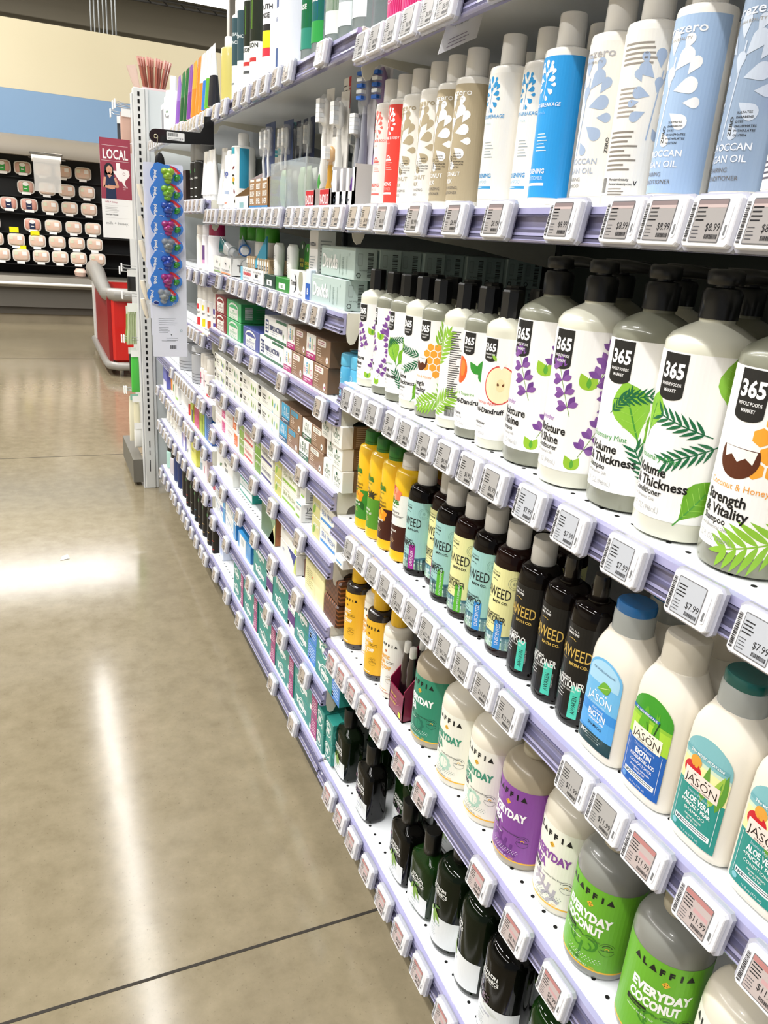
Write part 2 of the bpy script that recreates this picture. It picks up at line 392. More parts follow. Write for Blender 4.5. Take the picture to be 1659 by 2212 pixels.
# ------------------------------------------------------------------ shelving
WHITE = mat('eceff2', .32, coat=.2); LIP = mat('fafafa', .3); BACK = mat('3f4644', .6); CREAMY = mat('d9d6c6', .45)
RAIL = mat('a3a1c6', .18, coat=.6); RAILD = mat('62607a', .2, coat=.5)
Z_N = {'T': 1.580, '2': 1.320, '3': 1.015, '4': .745, '5': .468, '6': .150}
Z_M = {'T': 1.600, '2': 1.323, 'A': 1.142, 'B': .967, 'C': .793, 'D': .642, 'E': .492, 'F': .335, 'G': .157}
Z_F = {'T': 1.608, '2': 1.355, 'b': 1.131, 'c': .932, 'd': .705, 'e': .543, 'f': .377, 'g': .140}
Y0, Y1, Y2, Y3 = .125, 1.345, 2.565, 3.785
def rail_mesh(ya, yb, z):
    p = [(-.002, -.001), (-.009, -.002), (-.0105, -.009), (-.0065, -.0105), (-.0065, -.0265), (-.0125, -.028), (-.0135, -.0315), (-.0105, -.0325),
         (-.0155, -.0365), (-.0145, -.0385), (-.011, -.0395), (-.002, -.0395)]
    b = MB().prism(p, ya, yb, RAIL, 'xz')
    b.box(-.0012, ya+.001, -.0385, -.0008, yb-.001, -.002, mat('f2f2f2', .5))
    for a, c in ((-.0100, -.0114), (-.0250, -.0282), (-.0325, -.0362)): b.box(-.0158+(.003 if a > -.03 else .0015), ya, c, -.0062+(0 if a > -.03 else -.002), yb, a, RAILD)
    return b
def shelf(ya, yb, z, label, deck=.4385, base=False, dark=False):
    root = thing('gondola_shelf', label, 'shelf', (0, ya, z)); L = yb-ya
    b = MB().box(.002, .001, -.02, deck, L-.001, 0, WHITE)
    b.box(.0, .001, -.036, .004, L-.001, .0012, LIP)
    hole = mat('050505', .9)
    k = 0
    while .03+k*.0254 < L-.02:
        y = .03+k*.0254
        for x in (.021, .12): b.prism([(x+.0028*cos(a*pi/5), y+.0028*sin(a*pi/5)) for a in range(10)], .0001, .0004, hole, 'xy')
        k += 1
    b.build('deck', root)
    rail_mesh(.0015, L-.0015, 0).build('price_rail', root)
    if not base:
        pl = [(.0, -.001), (-.001, -.036), (.002, -.052), (.008, -.058), (.016, -.056), (.021, -.046), (.024, -.036), (.034, -.030), (.07, -.034), (.25, -.05), (.42, -.075), (.438, -.075), (.438, -.001)]
        for y in (.0008, L-.0028): MB().prism(pl, y, y+.002, CREAMY, 'xz').build('bracket', root)
    else:
        MB().box(.03, .001, -z, .05, L-.001, -.03, mat('55534c', .6)).build('kick_plate', root)
    return root
names_ = {'T': 'top', '2': 'second'}
for key, (ya, yb, Z, who) in {'N': (Y0, Y1, Z_N, 'nearest shampoo bay'), 'M': (Y1, Y2, Z_M, 'middle toothpaste bay'), 'F': (Y2, Y3, Z_F, 'far bay')}.items():
    zs = sorted(Z.items(), key=lambda t: -t[1])
    for i, (k, z) in enumerate(zs):
        pos = 'top' if i == 0 else 'bottom' if i == len(zs)-1 else ['', 'second', 'third', 'fourth', 'fifth', 'sixth', 'seventh', 'eighth'][i]+' from top'
        shelf(ya, yb, z, 'white metal shelf with lavender price rail, %s in the %s' % (pos, who), base=(i == len(zs)-1))
g = thing('gondola_shelving', 'steel shelving frame with dark back panel behind all the shelves', 'shelving frame', (0, 0, 0))
for i, (ya, yb) in enumerate(((Y0, Y1), (Y1, Y2), (Y2, Y3))):
    MB().box(.455, ya, .1, .462, yb, 1.95, BACK).build('back_panel', g)
for y in (Y0, Y1, Y2, Y3):
    b = MB().box(.4405, y-.015, 0, .456, y+.015, 1.98, mat('4a4f4e', .5))
    for k in range(60): b.box(.4400, y-.004, .15+k*.03, .4404, y+.004, .165+k*.03, mat('050505'))
    b.build('upright', g)
# bay end wall with the slotted upright
g2 = thing('end_panel', 'tall white slotted steel post with grey panel closing the far shelf end', 'end panel', (0, 3.84, 0))
wp = mat('d6d7d4', .4); b = MB().bbox(-.076, 0, 0, -.026, .045, 1.822, wp, .003)
slot = mat('080808', .9)
for k in range(52):
    z = .30+k*.0292
    b.box(-.057, -.0008, z, -.048, .0, z+.017, slot)
b.box(-.055, -.0008, .215, -.05, 0, .25, slot).box(-.055, -.0008, .175, -.051, 0, .20, slot).box(-.055, -.0008, .09, -.051, 0, .15, slot)
b.build('slotted_post', g2)
MB().bbox(-.025, .004, .0, -.012, .04, 1.822, mat('d2d4d4', .4), .002).bbox(-.084, .004, .0, -.077, .04, 1.80, mat('d2d4d4', .4), .002).build('edge_channel', g2)
MB().box(-.012, .012, .04, .46, .03, 1.82, mat('c9cfd0', .5)).build('panel', g2)
MB().box(-.13, .05, .02, -.08, .55, .14, mat('6a675e', .5)).build('base_box', g2)
MB().box(-.045, .046, .2, -.03, .62, 1.72, mat('c6c8c8', .5)).build('side_board', g2)

# ------------------------------------------------------------------ electronic price tags
TW, TH = .0495, .0405
def make_tag(style, price):
    root = thing('price_tag', '', 'price tag', (0, 0, 0)); root['group'] = 'electronic price tags on the shelf rails'
    clear = mat('c6c7d6', .12, trans=.2, coat=.8); wh = mat('e9e9ee', .3, coat=.3)
    b = MB(); y, z = TW/2+.0035, TH/2+.0025
    b.loft([[(x_, s*a, t*c) for s, t, a, c in [(-1, -1, q, r-.004), (-1, -1, q-.004, r), (1, -1, q-.004, r), (1, -1, q, r-.004), (1, 1, q, r-.004), (1, 1, q-.004, r), (-1, 1, q-.004, r), (-1, 1, q, r-.004)]] for x_, q, r in ((.0, y-.002, z-.001), (-.003, y, z), (-.008, y, z))], clear)
    b.build('holder', root)
    b = MB(); y, z = TW/2, TH/2
    b.loft([[(x_, s*a, t*c) for s, t, a, c in [(-1, -1, q, r-.0025), (-1, -1, q-.0025, r), (1, -1, q-.0025, r), (1, -1, q, r-.0025), (1, 1, q, r-.0025), (1, 1, q-.0025, r), (-1, 1, q-.0025, r), (-1, 1, q, r-.0025)]] for x_, q, r in ((-.004, y, z), (-.0125, y, z), (-.0135, y-.0008, z-.0008))], wh)
    a = Art().bars(-.0228, -.016, -.0192, .015, 22, '333336', vert=False)
    a.rrect(.0158, -.0135, .0205, .0135, .002, 'e9e9ec').rect(.017, -.011, .0192, -.003, '77797c', 2)
    b.build('case', root)
    sc = {'g': 'aaa8a6', 'b': 'bcc0c8', 'p': 'bdb0ae', 't': 'b1a598', 'n': 'a39f9e'}[style]
    s = Art().rrect(-.0172, -.0168, .0142, .0168, .0012, '6f6f72').rect(-.0165, -.016, .0135, .016, sc, 2)
    ink = '2a2a2e'
    if style == 'p': s.rect(-.0165, .011, .0135, .016, 'b9807e', 3).rect(-.004, .0, .012, .004, 'c9a0a2', 3)
    if style == 'n': s.rect(-.0165, .010, .0135, .0125, 'c4b2b0', 3).rect(-.0165, .0125, .0135, .016, '8d7f80', 3)
    s.lines(-.0155, .0095, -.002, 4, .0032, .0011, ink, 4)
    s.text(price, .0125, -.0078, .0062, ink, .0, al='r', sx=.8, l=4)
    s.lines(-.0155, -.005, -.006, 4, .0028, .0007, '55555a', 4).bars(-.001, -.014, .0125, -.0105, 20, ink, 4)
    s.build('screen', on_front(-.0135), root, lay=.00008, rough=.18)
    a.build('print', on_front(-.0135), root, lay=.00008)
    return root
TAGS = {
 'N1':(1.557,[1.288, 1.23, 1.171, 1.11, 1.048, 1.001, 0.87]),
 'N2':(1.302,[1.158, 1.043, 0.926, 0.824, 0.692, 0.601, 0.548, 0.493, 0.438]),
 'N3':(0.995,[1.263, 1.207, 1.144, 1.07, 1.013, 0.949, 0.886, 0.821, 0.761, 0.682, 0.605, 0.52, 0.43, 0.358]),
 'N4':(0.725,[1.208, 1.152, 1.096, 1.042, 0.99, 0.938, 0.885, 0.831, 0.778, 0.722, 0.664, 0.53, 0.475, 0.418, 0.347, 0.273]),
 'N5':(0.448,[1.267, 1.211, 1.154, 1.095, 1.029, 0.932, 0.853, 0.674, 0.586, 0.5]),
 'N6':(0.130,[1.248, 1.176, 1.107, 1.03, 0.952, 0.876, 0.799, 0.714]),
 'MT':(1.579,[2.906, 2.852, 2.798, 2.744, 2.69, 2.60, 2.526, 2.401, 2.292, 2.141, 2.049, 1.952, 1.874, 1.781, 1.695, 1.488]),
 'M2':(1.303,[2.529, 2.472, 2.415, 2.322, 2.256, 2.188, 2.103, 2.043, 1.985, 1.923, 1.863, 1.806, 1.75, 1.652, 1.59, 1.533, 1.476, 1.419, 1.362, 1.28, 1.223]),
 'MA':(1.122,[2.364, 2.216, 2.151, 2.071, 1.972, 1.872, 1.777, 1.691, 1.616, 1.524, 1.459]),
 'MB':(0.947,[2.307, 2.114, 1.944, 1.689, 1.416]),
 'MC':(0.773,[2.471, 2.297, 2.098, 1.906, 1.733, 1.525]),
 'MD':(0.622,[2.467, 2.304, 2.152, 1.929, 1.742, 1.519]),
 'ME':(0.472,[2.478, 2.311, 2.089, 1.909, 1.73, 1.523]),
 'MF':(0.315,[2.462, 2.262, 1.953, 1.763, 1.625, 1.443]),
 'MG':(0.137,[2.423, 2.248, 2.073, 1.699, 1.512]),
 'FT':(1.588,[3.752, 3.69, 3.63, 3.554, 3.476, 3.401, 3.317, 3.237, 3.15, 3.068, 2.98]),
 'F2':(1.335,[2.911, 2.856, 2.786, 2.711, 2.624]),
 'Fb':(1.111,[2.857, 2.725, 2.6]),
 'Fc':(0.912,[2.855, 2.79, 2.72, 2.628]),
 'Fd':(0.685,[3.297, 3.19, 3.133, 3.078, 3.024, 2.968, 2.912, 2.856, 2.80, 2.699, 2.631]),
 'Fe':(0.523,[3.738, 3.618, 3.546, 3.437, 3.38, 3.308, 3.234, 3.175, 3.118, 2.998, 2.931, 2.87, 2.753, 2.613]),
 'Ff':(0.357,[3.73, 3.648, 3.553, 3.476, 3.389, 3.268, 3.148, 3.036, 2.909, 2.772, 2.6]),
 'Fg':(0.120,[3.706, 3.6, 3.486, 3.363, 3.286, 3.175, 3.07, 2.982, 2.877, 2.778, 2.675, 2.6]),
}
TCACHE = {}; TAG_OBJS = []
def place_tag(rail, y, z, style, price):
    k = (style, price)
    if k not in TCACHE: o = TCACHE[k] = make_tag(style, price)
    else: o = copy_thing(TCACHE[k])
    o.location = (-.0135, y, z+.0005); o.rotation_euler = (0, radians(9), 0)
    TAG_OBJS.append((rail, y, o, price))
prices = {'N4': ['$13.79']*9+['$13.49', '$12.99']+['$11.99']*5, 'N3': ['$4.99']*7+['$5.99', '$5.99']+['$7.99']*5}
for rail, (z, ys) in TAGS.items():
    for i, y in enumerate(ys):
        near = rail[0] == 'N'
        pr = prices.get(rail, ['$8.99']*30)[i]
        st = 'n' if rail == 'N2' else 'p' if rail in ('N5', 'N6') else ('p' if rail == 'N4' and i >= 13 else 'b' if rail == 'N3' and i >= 9 else 'g' if near else 't')
        place_tag(rail, y, z, st, pr)
# ------------------------------------------------------------------ printed drawings used on the labels
INK = '17171a'
def lavender(a, x, y, s, ang=70, n=3):
    """sprig of purple petals on a thin green stem"""
    c, q = cos(radians(ang)), sin(radians(ang)); L = .046*s
    a.line(x, y, x+L*c, y+L*q, .0007*s, '7da04a', 1)
    for k in range(n):
        t = 1-k*.27; px, py = x+L*t*c, y+L*t*q
        for i, d in enumerate((0, 38, -38, 75, -75) if k == 0 else (50, 85, -50, -85)):
            a.leaf(px, py, (.0120-.0015*(i > 2))*s, .0056*s, ang+d, ('8a5aa3', '7a4a97', '6d3f8c')[i % 3], 2+i % 2, .7)
def leafpair(a, x, y, s, c1='9cc93a', c2='5faa3c'):
    a.leaf(x, y, .020*s, .012*s, 120, c1, 1); a.leaf(x, y, .018*s, .011*s, 65, c1, 1); a.leaf(x, y+.002*s, .012*s, .005*s, 92, c2, 2)
def rosemary(a, x, y, s, ang, col='1f6b43'):
    c, q = cos(radians(ang)), sin(radians(ang)); L = .042*s
    a.line(x, y, x+L*c, y+L*q, .0009*s, col, 2)
    for k in range(7):
        t = .15+k*.13; px, py = x+L*t*c, y+L*t*q
        for d in (38, -38): a.leaf(px, py, .0125*s, .0024*s, ang+d, col, 3, .5)
def mintleaf(a, x, y, s, ang, col='8cc63f'):
    a.leaf(x, y, .045*s, .030*s, ang, col, 1, .6); a.line(x-.006*s*cos(radians(ang)), y-.006*s*sin(radians(ang)), x+.032*s*cos(radians(ang)), y+.032*s*sin(radians(ang)), .0012*s, '4c9a3c', 2)
    for k in range(5):
        t = .15+.16*k
        for d in (55, -55): a.line(x+.04*s*t*cos(radians(ang)), y+.04*s*t*sin(radians(ang)), x+.04*s*t*cos(radians(ang))+.011*s*cos(radians(ang+d)), y+.04*s*t*sin(radians(ang))+.011*s*sin(radians(ang+d)), .0004, 'a5d65c', 2)
def palm(a, x, y, s, ang, col='8fc23c'):
    c, q = cos(radians(ang)), sin(radians(ang)); L = .05*s
    a.line(x, y, x+L*c, y+L*q, .001*s, col, 1)
    for k in range(8):
        t = .08+k*.12; w_ = .024*s*(1-abs(t-.45)*.9)
        for d in (48, -48): a.leaf(x+L*t*c, y+L*t*q, w_, .0042*s, ang+d, col, 1, .5)
    a.leaf(x+L*.9*c, y+L*.9*q, .014*s, .004*s, ang, col, 1)
def honeycomb(a, x, y, s):
    for i, j in ((0, 0), (1, 0), (2, 0), (0, 1), (1, 1), (2, 1), (0, 2), (1, 2), (2, 2), (1, 3), (0, 3), (2, -1), (1, -1)):
        cx, cy = x+(i+.5*(j % 2))*.0128*s, y+j*.0112*s
        a.poly([(cx+.0065*s*cos(radians(60*k+30)), cy+.0065*s*sin(radians(60*k+30))) for k in range(6)], 'f5a93a', 1)
def coconut(a, x, y, s):
    a.poly([(x+.017*s*cos(radians(t)), y+.017*s*sin(radians(t))) for t in range(155, 385, 12)], '5a2c19', 2)
    a.poly([(x-.014*s, y+.007*s), (x-.012*s, y-.002*s), (x-.006*s, y+.001*s), (x, y-.004*s), (x+.006*s, y), (x+.012*s, y-.004*s), (x+.014*s, y+.006*s)], 'fbf6ee', 3)
def shield(a, x, y, s):
    w_, h = .0235*s, .034*s
    a.poly([(x, y), (x+w_, y), (x+w_, y-h+.004)]+[(x+w_/2+w_/2*cos(radians(t)), y-h+.004+.005*s*sin(radians(t))) for t in range(-15, -170, -15)]+[(x, y-h+.004)], '242424', 2)
    a.text('365', x+w_/2, y-.0185*s, .0115*s, 'ffffff', .035, w=.0200*s, al='c', l=4)
    a.text('WHOLE FOODS', x+w_/2, y-.0245*s, .0025*s, 'f0f0f0', .02, w=.0190*s, al='c', l=4); a.text('MARKET', x+w_/2, y-.0292*s, .0025*s, 'f0f0f0', .02, w=.0115*s, al='c', l=4)

# ------------------------------------------------------------------ floral store bottles (row 3)
def floral_bottle(kind, big, milk, label):
    root = thing('pump_bottle' if big else 'shampoo_bottle', label, 'bottle', (0, 0, 0))
    r, s = (.0418, 1.32) if big else (.0288, .95)
    body = mat('e9e8d6' if milk else '8f907f', .28, coat=.5, trans=.06 if milk else .12)
    sh = mat('dcdbc9' if milk else 'a3a291', .3, coat=.4)
    if big:
        MB().lathe([(.036, 0), (.0405, .002), (r, .008), (r, .180), (.0415, .187), (.037, .194), (.026, .201), (.016, .206), (.016, .212)], body, 48).build('body', root, smooth=50)
        blk = mat('121214', .35, coat=.3); b = MB()
        b.lathe([(.0175, .209), (.0178, .232), (.015, .236), (.0085, .237), (.0085, .241)], blk, 28)
        b.build('collar', root, smooth=40)
        b = MB().lathe([(.0155, .239), (.0165, .241), (.0165, .250), (.014, .2525), (.002, .253)], blk, 24)
        b.tube([(.0, 0, .2475), (.02, -.012, .248), (.040, -.022, .2465), (.049, -.026, .241)], [.007, .0068, .0055, .0045], blk, 8)
        b.build('pump_head', root, smooth=50)
        lo, hi = .020, .179
    else:
        MB().lathe([(.025, 0), (.028, .0015), (r, .006), (r, .155), (.0285, .161), (.024, .167), (.0155, .171), (.014, .173)], body, 40).build('body', root, smooth=50)
        MB().lathe([(.0145, .171), (.015, .172), (.0148, .205), (.0135, .2075), (.002, .208)], mat('141416', .3, coat=.4), 8).build('cap', root, smooth=20)
        lo, hi = .014, .148
    a = Art(); u0, u1 = -.035*s, .075*s
    a.rect(u0, lo, u1, hi, 'fbfaf8')
    H = hi-lo; X = -.0145*s
    if kind != 'back': shield(a, -.004*s-(.002 if big else -.003), hi-.0015, s*.92)
    if kind == 'lav':
        lavender(a, .022*s, lo+.40*H, s*.95, 112, 4); leafpair(a, .034*s, lo+.60*H, s*.8)
        lavender(a, .040*s, lo+.62*H, s, 70, 4); lavender(a, .034*s, lo+.12*H, s*.9, 62, 4); lavender(a, .056*s, lo+.40*H, s*.9, 100, 4); leafpair(a, .030*s, lo+.02*H, s*.7)
        t = ('Lavender', '9b5fb5', 'Moisture', '& Shine')
    elif kind == 'mint':
        mintleaf(a, .030*s, lo+.38*H, s*1.05, 112); mintleaf(a, .034*s, lo+.36*H, s*.8, 55, '7ab82e'); rosemary(a, .005*s, lo+.62*H, s*.85, 12); rosemary(a, .004*s, lo+.52*H, s*.6, 50); mintleaf(a, .052*s, lo+.74*H, s*.8, 60); rosemary(a, .05*s, lo+.02*H, s, 120)
        t = ('Rosemary Mint', '3f9c4c', 'Volume', '& Thickness')
    elif kind == 'rose':
        rosemary(a, .042*s, lo+.54*H, s, 165); rosemary(a, .050*s, lo+.50*H, s*1.0, 205); mintleaf(a, .056*s, lo+.66*H, s*.95, 100); mintleaf(a, .030*s, lo+.02*H, s*.85, 55, '6cab2a'); mintleaf(a, -.010*s, lo+.50*H, s*.7, 80)
        t = ('Rosemary Mint', '3f9c4c', 'Volume', '& Thickness')
    elif kind == 'coco':
        honeycomb(a, .018*s, lo+.48*H, s*.95); coconut(a, .006*s, lo+.53*H, s*.85); palm(a, .034*s, lo+.72*H, s, 60); palm(a, .060*s, lo+.16*H, s*1.1, 200); palm(a, .046*s, lo+.02*H, s, 75)
        t = ('Coconut & Honey', 'f0a23c', 'Strength', '& Vitality')
    elif kind == 'tang':
        for an in (20, 75, 130, -40): a.leaf(.030*s, lo+.58*H, .022*s, .011*s, an, '3f9a3a', 2)
        a.ell(-.004*s, lo+.60*H, .016*s, .020*s, 'f2622c', 1); a.ell(.002*s, lo+.62*H, .006*s, .012*s, 'fa8a3c', 2); a.line(.030*s, lo+.58*H, .048*s, lo+.70*H, .001, '3f9a3a'); a.leaf(.042*s, lo+.66*H, .02*s, .01*s, 60, '6ab13a', 2)
        t = ('Mint & Tangerine', '6fb04a', 'Anti-Dandruff', '')
    elif kind == 'apple':
        a.ell(.030*s, lo+.55*H, .023*s, .027*s, 'd9443e', 1); a.ell(.030*s, lo+.55*H, .0212*s, .0252*s, 'f5edc4', 2); a.poly([(.023*s, lo+.77*H), (.037*s, lo+.77*H), (.030*s, lo+.70*H)], 'fbfaf8', 3)
        a.ell(.031*s, lo+.55*H, .006*s, .009*s, 'efe2b0', 3); a.leaf(.028*s, lo+.54*H, .005*s, .003*s, 100, '6b3a1e', 4); a.leaf(.034*s, lo+.54*H, .005*s, .003*s, 70, '6b3a1e', 4); a.leaf(.022*s, lo+.78*H, .012*s, .005*s, 130, '8fc23c', 3); a.leaf(.046*s, lo+.84*H, .022*s, .012*s, 60, '8fc23c', 2)
        t = ('Honeycrisp Apple', 'e0504a', 'Anti-Dandruff', '')
    else:
        palm(a, -.012*s, lo+.55*H, s*1.2, 65); palm(a, -.012*s, lo+.03*H, s*1.1, 40); a.bars(.018*s, lo+.02, .034*s, lo+.005, 18, '333333')
        a.lines(.018*s, hi-.008, .036*s, 30, .0032, .0014, '5a5a5a'); t = None
    if t:
        a.text(t[0], X, lo+.350*H, .0046*s, t[1], .0, sx=.95)
        a.text(t[2], X, lo+.262*H, .0074*s, INK, .024, sx=.95); a.text(t[3], X, lo+.188*H, .0074*s, INK, .024, sx=.95)
        a.text('Conditioner' if milk else 'Shampoo', X, lo+.140*H, .0048*s, INK, .012, sx=.9)
        a.text('with Botanical Oils', X, lo+.105*H, .0025*s, '8c8c8c', 0, sx=.95)
        a.text('32 FL OZ (946mL)' if big else '16 FL OZ (473mL)', X, lo+.035*H, .0046*s, 'a5a5a5', -.01, sx=.62)
    a.build('label', on_cyl(r), root, step=.0045 if big else .0035, x0=u0, x1=u1, rough=.32)
    return root
R3 = [(0, 'lav', 1, .041, 1.309), (0, 'lav', 0, .041, 1.237), (0, 'mint', 0, .041, 1.177), (0, 'rose', 1, .041, 1.1185), (0, 'coco', 0, .041, 1.059), (0, 'back', 1, .041, .986), (0, 'tang', 0, .041, .926), (0, 'apple', 1, .041, .867),
      (1, 'lav', 0, .055, .793), (1, 'lav', 1, .050, .706), (1, 'mint', 0, .058, .621), (1, 'rose', 1, .050, .536), (1, 'coco', 0, .052, .449)]
desc = {'lav': 'purple lavender print', 'mint': 'large green mint leaves', 'rose': 'green rosemary sprigs and leaves', 'coco': 'coconut and honeycomb print', 'tang': 'tangerine and green leaves', 'apple': 'halved red apple print', 'back': 'green fern and small print turned'}
FL = {}
for big, kind, milk, x, y in R3:
    lb = '%s bottle with %s, %s cap, third shelf from top' % ('large cream' if big and milk else 'large grey' if big else 'small cream' if milk else 'small grey', desc[kind], 'black pump' if big else 'black')
    FL[(big, kind, milk)] = o = floral_bottle(kind, big, milk, lb); o.location = (x, y, 1.0162)
    o.rotation_euler = (0, 0, {.926: .05, 1.177: -.25, .621: .04}.get(y, random.uniform(-.04, .04))-.11)
    if y == 1.237: o.rotation_euler = (0, 0, -.65)
# pumps and bottles standing in the rows behind
for k, (y, x) in enumerate(((.80, .155), (.70, .16), (.60, .155), (.505, .16), (.41, .155), (.36, .06))):
    copy_thing(FL[(1, 'lav', 1)] if k % 2 else FL[(1, 'mint', 0)], (x, y, 1.0162), .3*k, 'large floral pump bottle in the row behind the front bottles')
for k in range(7):
    copy_thing(FL[(0, 'lav', 1)] if k % 2 else FL[(0, 'coco', 0)], (.115, 1.29-.063*k, 1.0162), .4*k, 'small black capped floral bottle in the row behind the front bottles')

# ------------------------------------------------------------------ tall bottles on the second shelf
def droplets(a, x, y, s, col, l=2):
    """tree made of drop shapes"""
    a.line(x-.002*s, y-.024*s, x+.002*s, y+.014*s, .0008*s, col, l)
    for dx, dy, an, L in ((-5, -8, 205, 10), (4, -9, -35, 11), (-4, 0, 165, 11), (4, 0, 15, 12), (-3, 9, 140, 12), (3, 8, 50, 12), (0, 14, 95, 11), (-9, 7, 120, 8), (9, 6, 60, 9), (6, 15, 70, 8), (-7, 15, 110, 8), (0, 2, 85, 9), (9, -5, 0, 8), (-9, -3, 190, 7), (1, -16, -60, 8)):
        r = L*.00030*s; c, q = cos(radians(an)), sin(radians(an)); cx, cy = x+dx*.0011*s+L*.0006*s*c, y+dy*.0011*s+L*.0006*s*q
        a.poly([(cx-L*.00065*s*c, cy-L*.00065*s*q)]+[(cx+r*cos(radians(an+t)), cy+r*sin(radians(an+t))) for t in range(-120, 121, 24)], col, l)
def zero_block(a, x, y, s, col):
    a.text('ZERO', x, y-.001*s, .0032*s, col, .02, rot=90, sx=1.3)
    for i, t in enumerate(('SULFATES', 'PARABENS', 'DYES', 'PHOSPHATES', 'PHTHALATES', 'GLUTEN')):
        a.text(t, x+.0022*s, y+.0155*s-.0034*s*i, .0017*s, col, .015, sx=1.25)
def tall_bottle(kind, label):
    root = thing('conditioner_bottle', label, 'bottle', (0, 0, 0)); r = .0265
    bodyc = 'f2efe8'
    MB().lathe([(.023, 0), (.0255, .001), (r, .004), (r, .158), (.0255, .1615), (.021, .1635), (.0145, .164), (.0145, .166)], mat(bodyc, .25, coat=.5), 44).build('body', root, smooth=50)
    b = MB().lathe([(.0152, .1655), (.0156, .166), (.0150, .197), (.0142, .1985), (.002, .199)], mat('f0eeea', .25, coat=.5), 32)
    b.build('cap', root, smooth=40)
    a = Art(); lo, hi = .010, .154; u0, u1 = -.034, .046
    bg = {'coco_t': 'b7a98c', 'anti_b': '2f9fe8', 'red': 'e8463c', 'arg_b': 'a9c4e6', 'arg_g': '8fa3bd'}.get(kind, 'f4f1ea')
    a.rect(u0, lo, u1, hi, bg)
    hd = {'coco_t': 'ffffff', 'arg_b': 'ffffff', 'arg_g': 'dfe6f2', 'coco_w': 'b7a98c', 'arg_w': 'b4b3b6'}.get(kind, 'b4b3b6')
    if kind[:4] in ('coco', 'arg_'):
        a.text('purezero', -.002, hi-.014, .0078, hd, .012, w=.053, al='c'); a.text('CLEAN BEAUTY', -.002, hi-.0195, .0025, '9a958c', 0, w=.030, al='c')
        dc = {'coco_t': 'ffffff', 'coco_w': 'b7a98c', 'arg_b': 'ffffff', 'arg_g': 'c4cfdf', 'arg_w': 'a9bcd8'}[kind]
        droplets(a, -.004, lo+.085, 1.9, dc); zero_block(a, .002 if kind != 'arg_w' else .03, lo+.043, 1.0, '2c2c2c')
        two = ('COCONUT', 'MILK') if kind[0] == 'c' else ('MOROCCAN', 'ARGAN OIL')
        c2 = {'coco_t': 'ffffff', 'arg_b': 'ffffff', 'arg_g': 'e6ebf3', 'coco_w': 'b5aa94', 'arg_w': 'aeb9cc'}[kind]
        a.text(two[0], -.003, lo+.031, .0058, c2, .012, sx=1.05, al='c'); a.text(two[1], -.003, lo+.022, .0058, c2, .012, sx=1.05, al='c')
        a.text('REPAIRING' if kind[0] == 'a' else 'MOISTURIZING', -.020, lo+.0145, .0038, '6e6a66', 0, sx=1.0); a.text('CONDITIONER' if kind[-1] != 'w' else 'SHAMPOO', -.020, lo+.008, .0038, '6e6a66', 0, sx=1.0)
    elif kind == 'back':
        a.lines(-.006, hi-.012, .030, 5, .0042, .0016, '9a938a').lines(-.004, hi-.05, .022, 7, .004, .0014, 'a8a098').lines(-.008, hi-.088, .026, 9, .0042, .0016, '8c857c')
        droplets(a, .034, lo+.088, 1.6, 'a9bcd8'); a.bars(-.016, lo+.002, -.004, lo+.016, 16, '2c2c2c'); a.text('Purezerobeauty', .0, lo+.013, .0024, '3a3a3a', .02); a.text('Purezerobeauty.com', .0, lo+.009, .0022, '3a3a3a', .02); a.lines(.0, lo+.005, .022, 3, .0025, .0009, '8c857c')
        a.line(.026, lo+.013, .0275, lo+.009, .0008, '2c2c2c').line(.029, lo+.013, .0275, lo+.009, .0008, '2c2c2c')
    elif kind == 'purple':
        droplets(a, -.006, lo+.088, 1.9, 'a07ec2'); a.lines(-.02, lo+.02, .01, 4, .004, .0015, '5a5560')
    else:
        ink = {'anti_w': '2f93cf', 'anti_b': 'ffffff', 'red': 'ffffff', 'red_w': 'e8746c'}[kind]
        droplets(a, .002, hi-.024, .82, ink); nm = 'ANTI-BREAKAGE' if kind[0] == 'a' else 'VOLUME & BODY'
        a.text(nm, .004, hi-.050, .0042, ink, .006, w=.040, al='c'); a.text('formula', -.008, hi-.057, .0034, {'anti_w': 'b5cfe0', 'anti_b': '8ed0ff'}.get(kind, 'f2a59e'), 0)
        if kind[0] == 'r': a.ring(.004, hi-.078, .005, .0015, ink, 2, 12, 0, 180).rect(-.004, hi-.082, .012, hi-.079, ink, 2)
        for i in range(6): a.rect(-.001, lo+.066-i*.0034, .010+.002*(i % 3), lo+.067-i*.0034, {'anti_w': 'a9b3b8', 'anti_b': 'd5ecff'}.get(kind, 'f5b5ae'), 2)
        a.text('THICKENING' if kind[0] == 'a' else 'VOLUMIZING', -.003, lo+.0255, .0052, ink, .02, w=.036, al='c'); a.text('SHAMPOO' if kind[-1] == 'w' else 'CONDITIONER', -.003, lo+.0185, .0044, {'anti_w': '9fc6e0', 'anti_b': 'cfeaff'}.get(kind, 'f5a8a2'), 0, w=.024 if kind[-1] == 'w' else .034, al='c')
        a.rect(-.024, lo+.0125, .016, lo+.0155, {'anti_w': '3d9fd6', 'anti_b': 'ffffff'}.get(kind, ink), 1)
        if kind in ('anti_w',): a.lines(-.022, lo+.0136, .014, 1, .001, .0009, 'd5ecff')
    a.build('label', on_cyl(r), root, step=.0035, x0=u0, x1=u1, rough=.35)
    return root
R2 = [('red_w', .039, 1.293), ('red', .039, 1.240), ('coco_w', .039, 1.187), ('coco_w', .039, 1.126), ('coco_t', .039, 1.072), ('coco_t', .039, 1.018), ('anti_w', .039, .929), ('anti_w', .055, .877), ('anti_b', .039, .811), ('anti_b', .09, .825), ('arg_w', .039, .729), ('back', .039, .674), ('arg_b', .039, .608), ('arg_g', .039, .530), ('purple', .039, .474)]
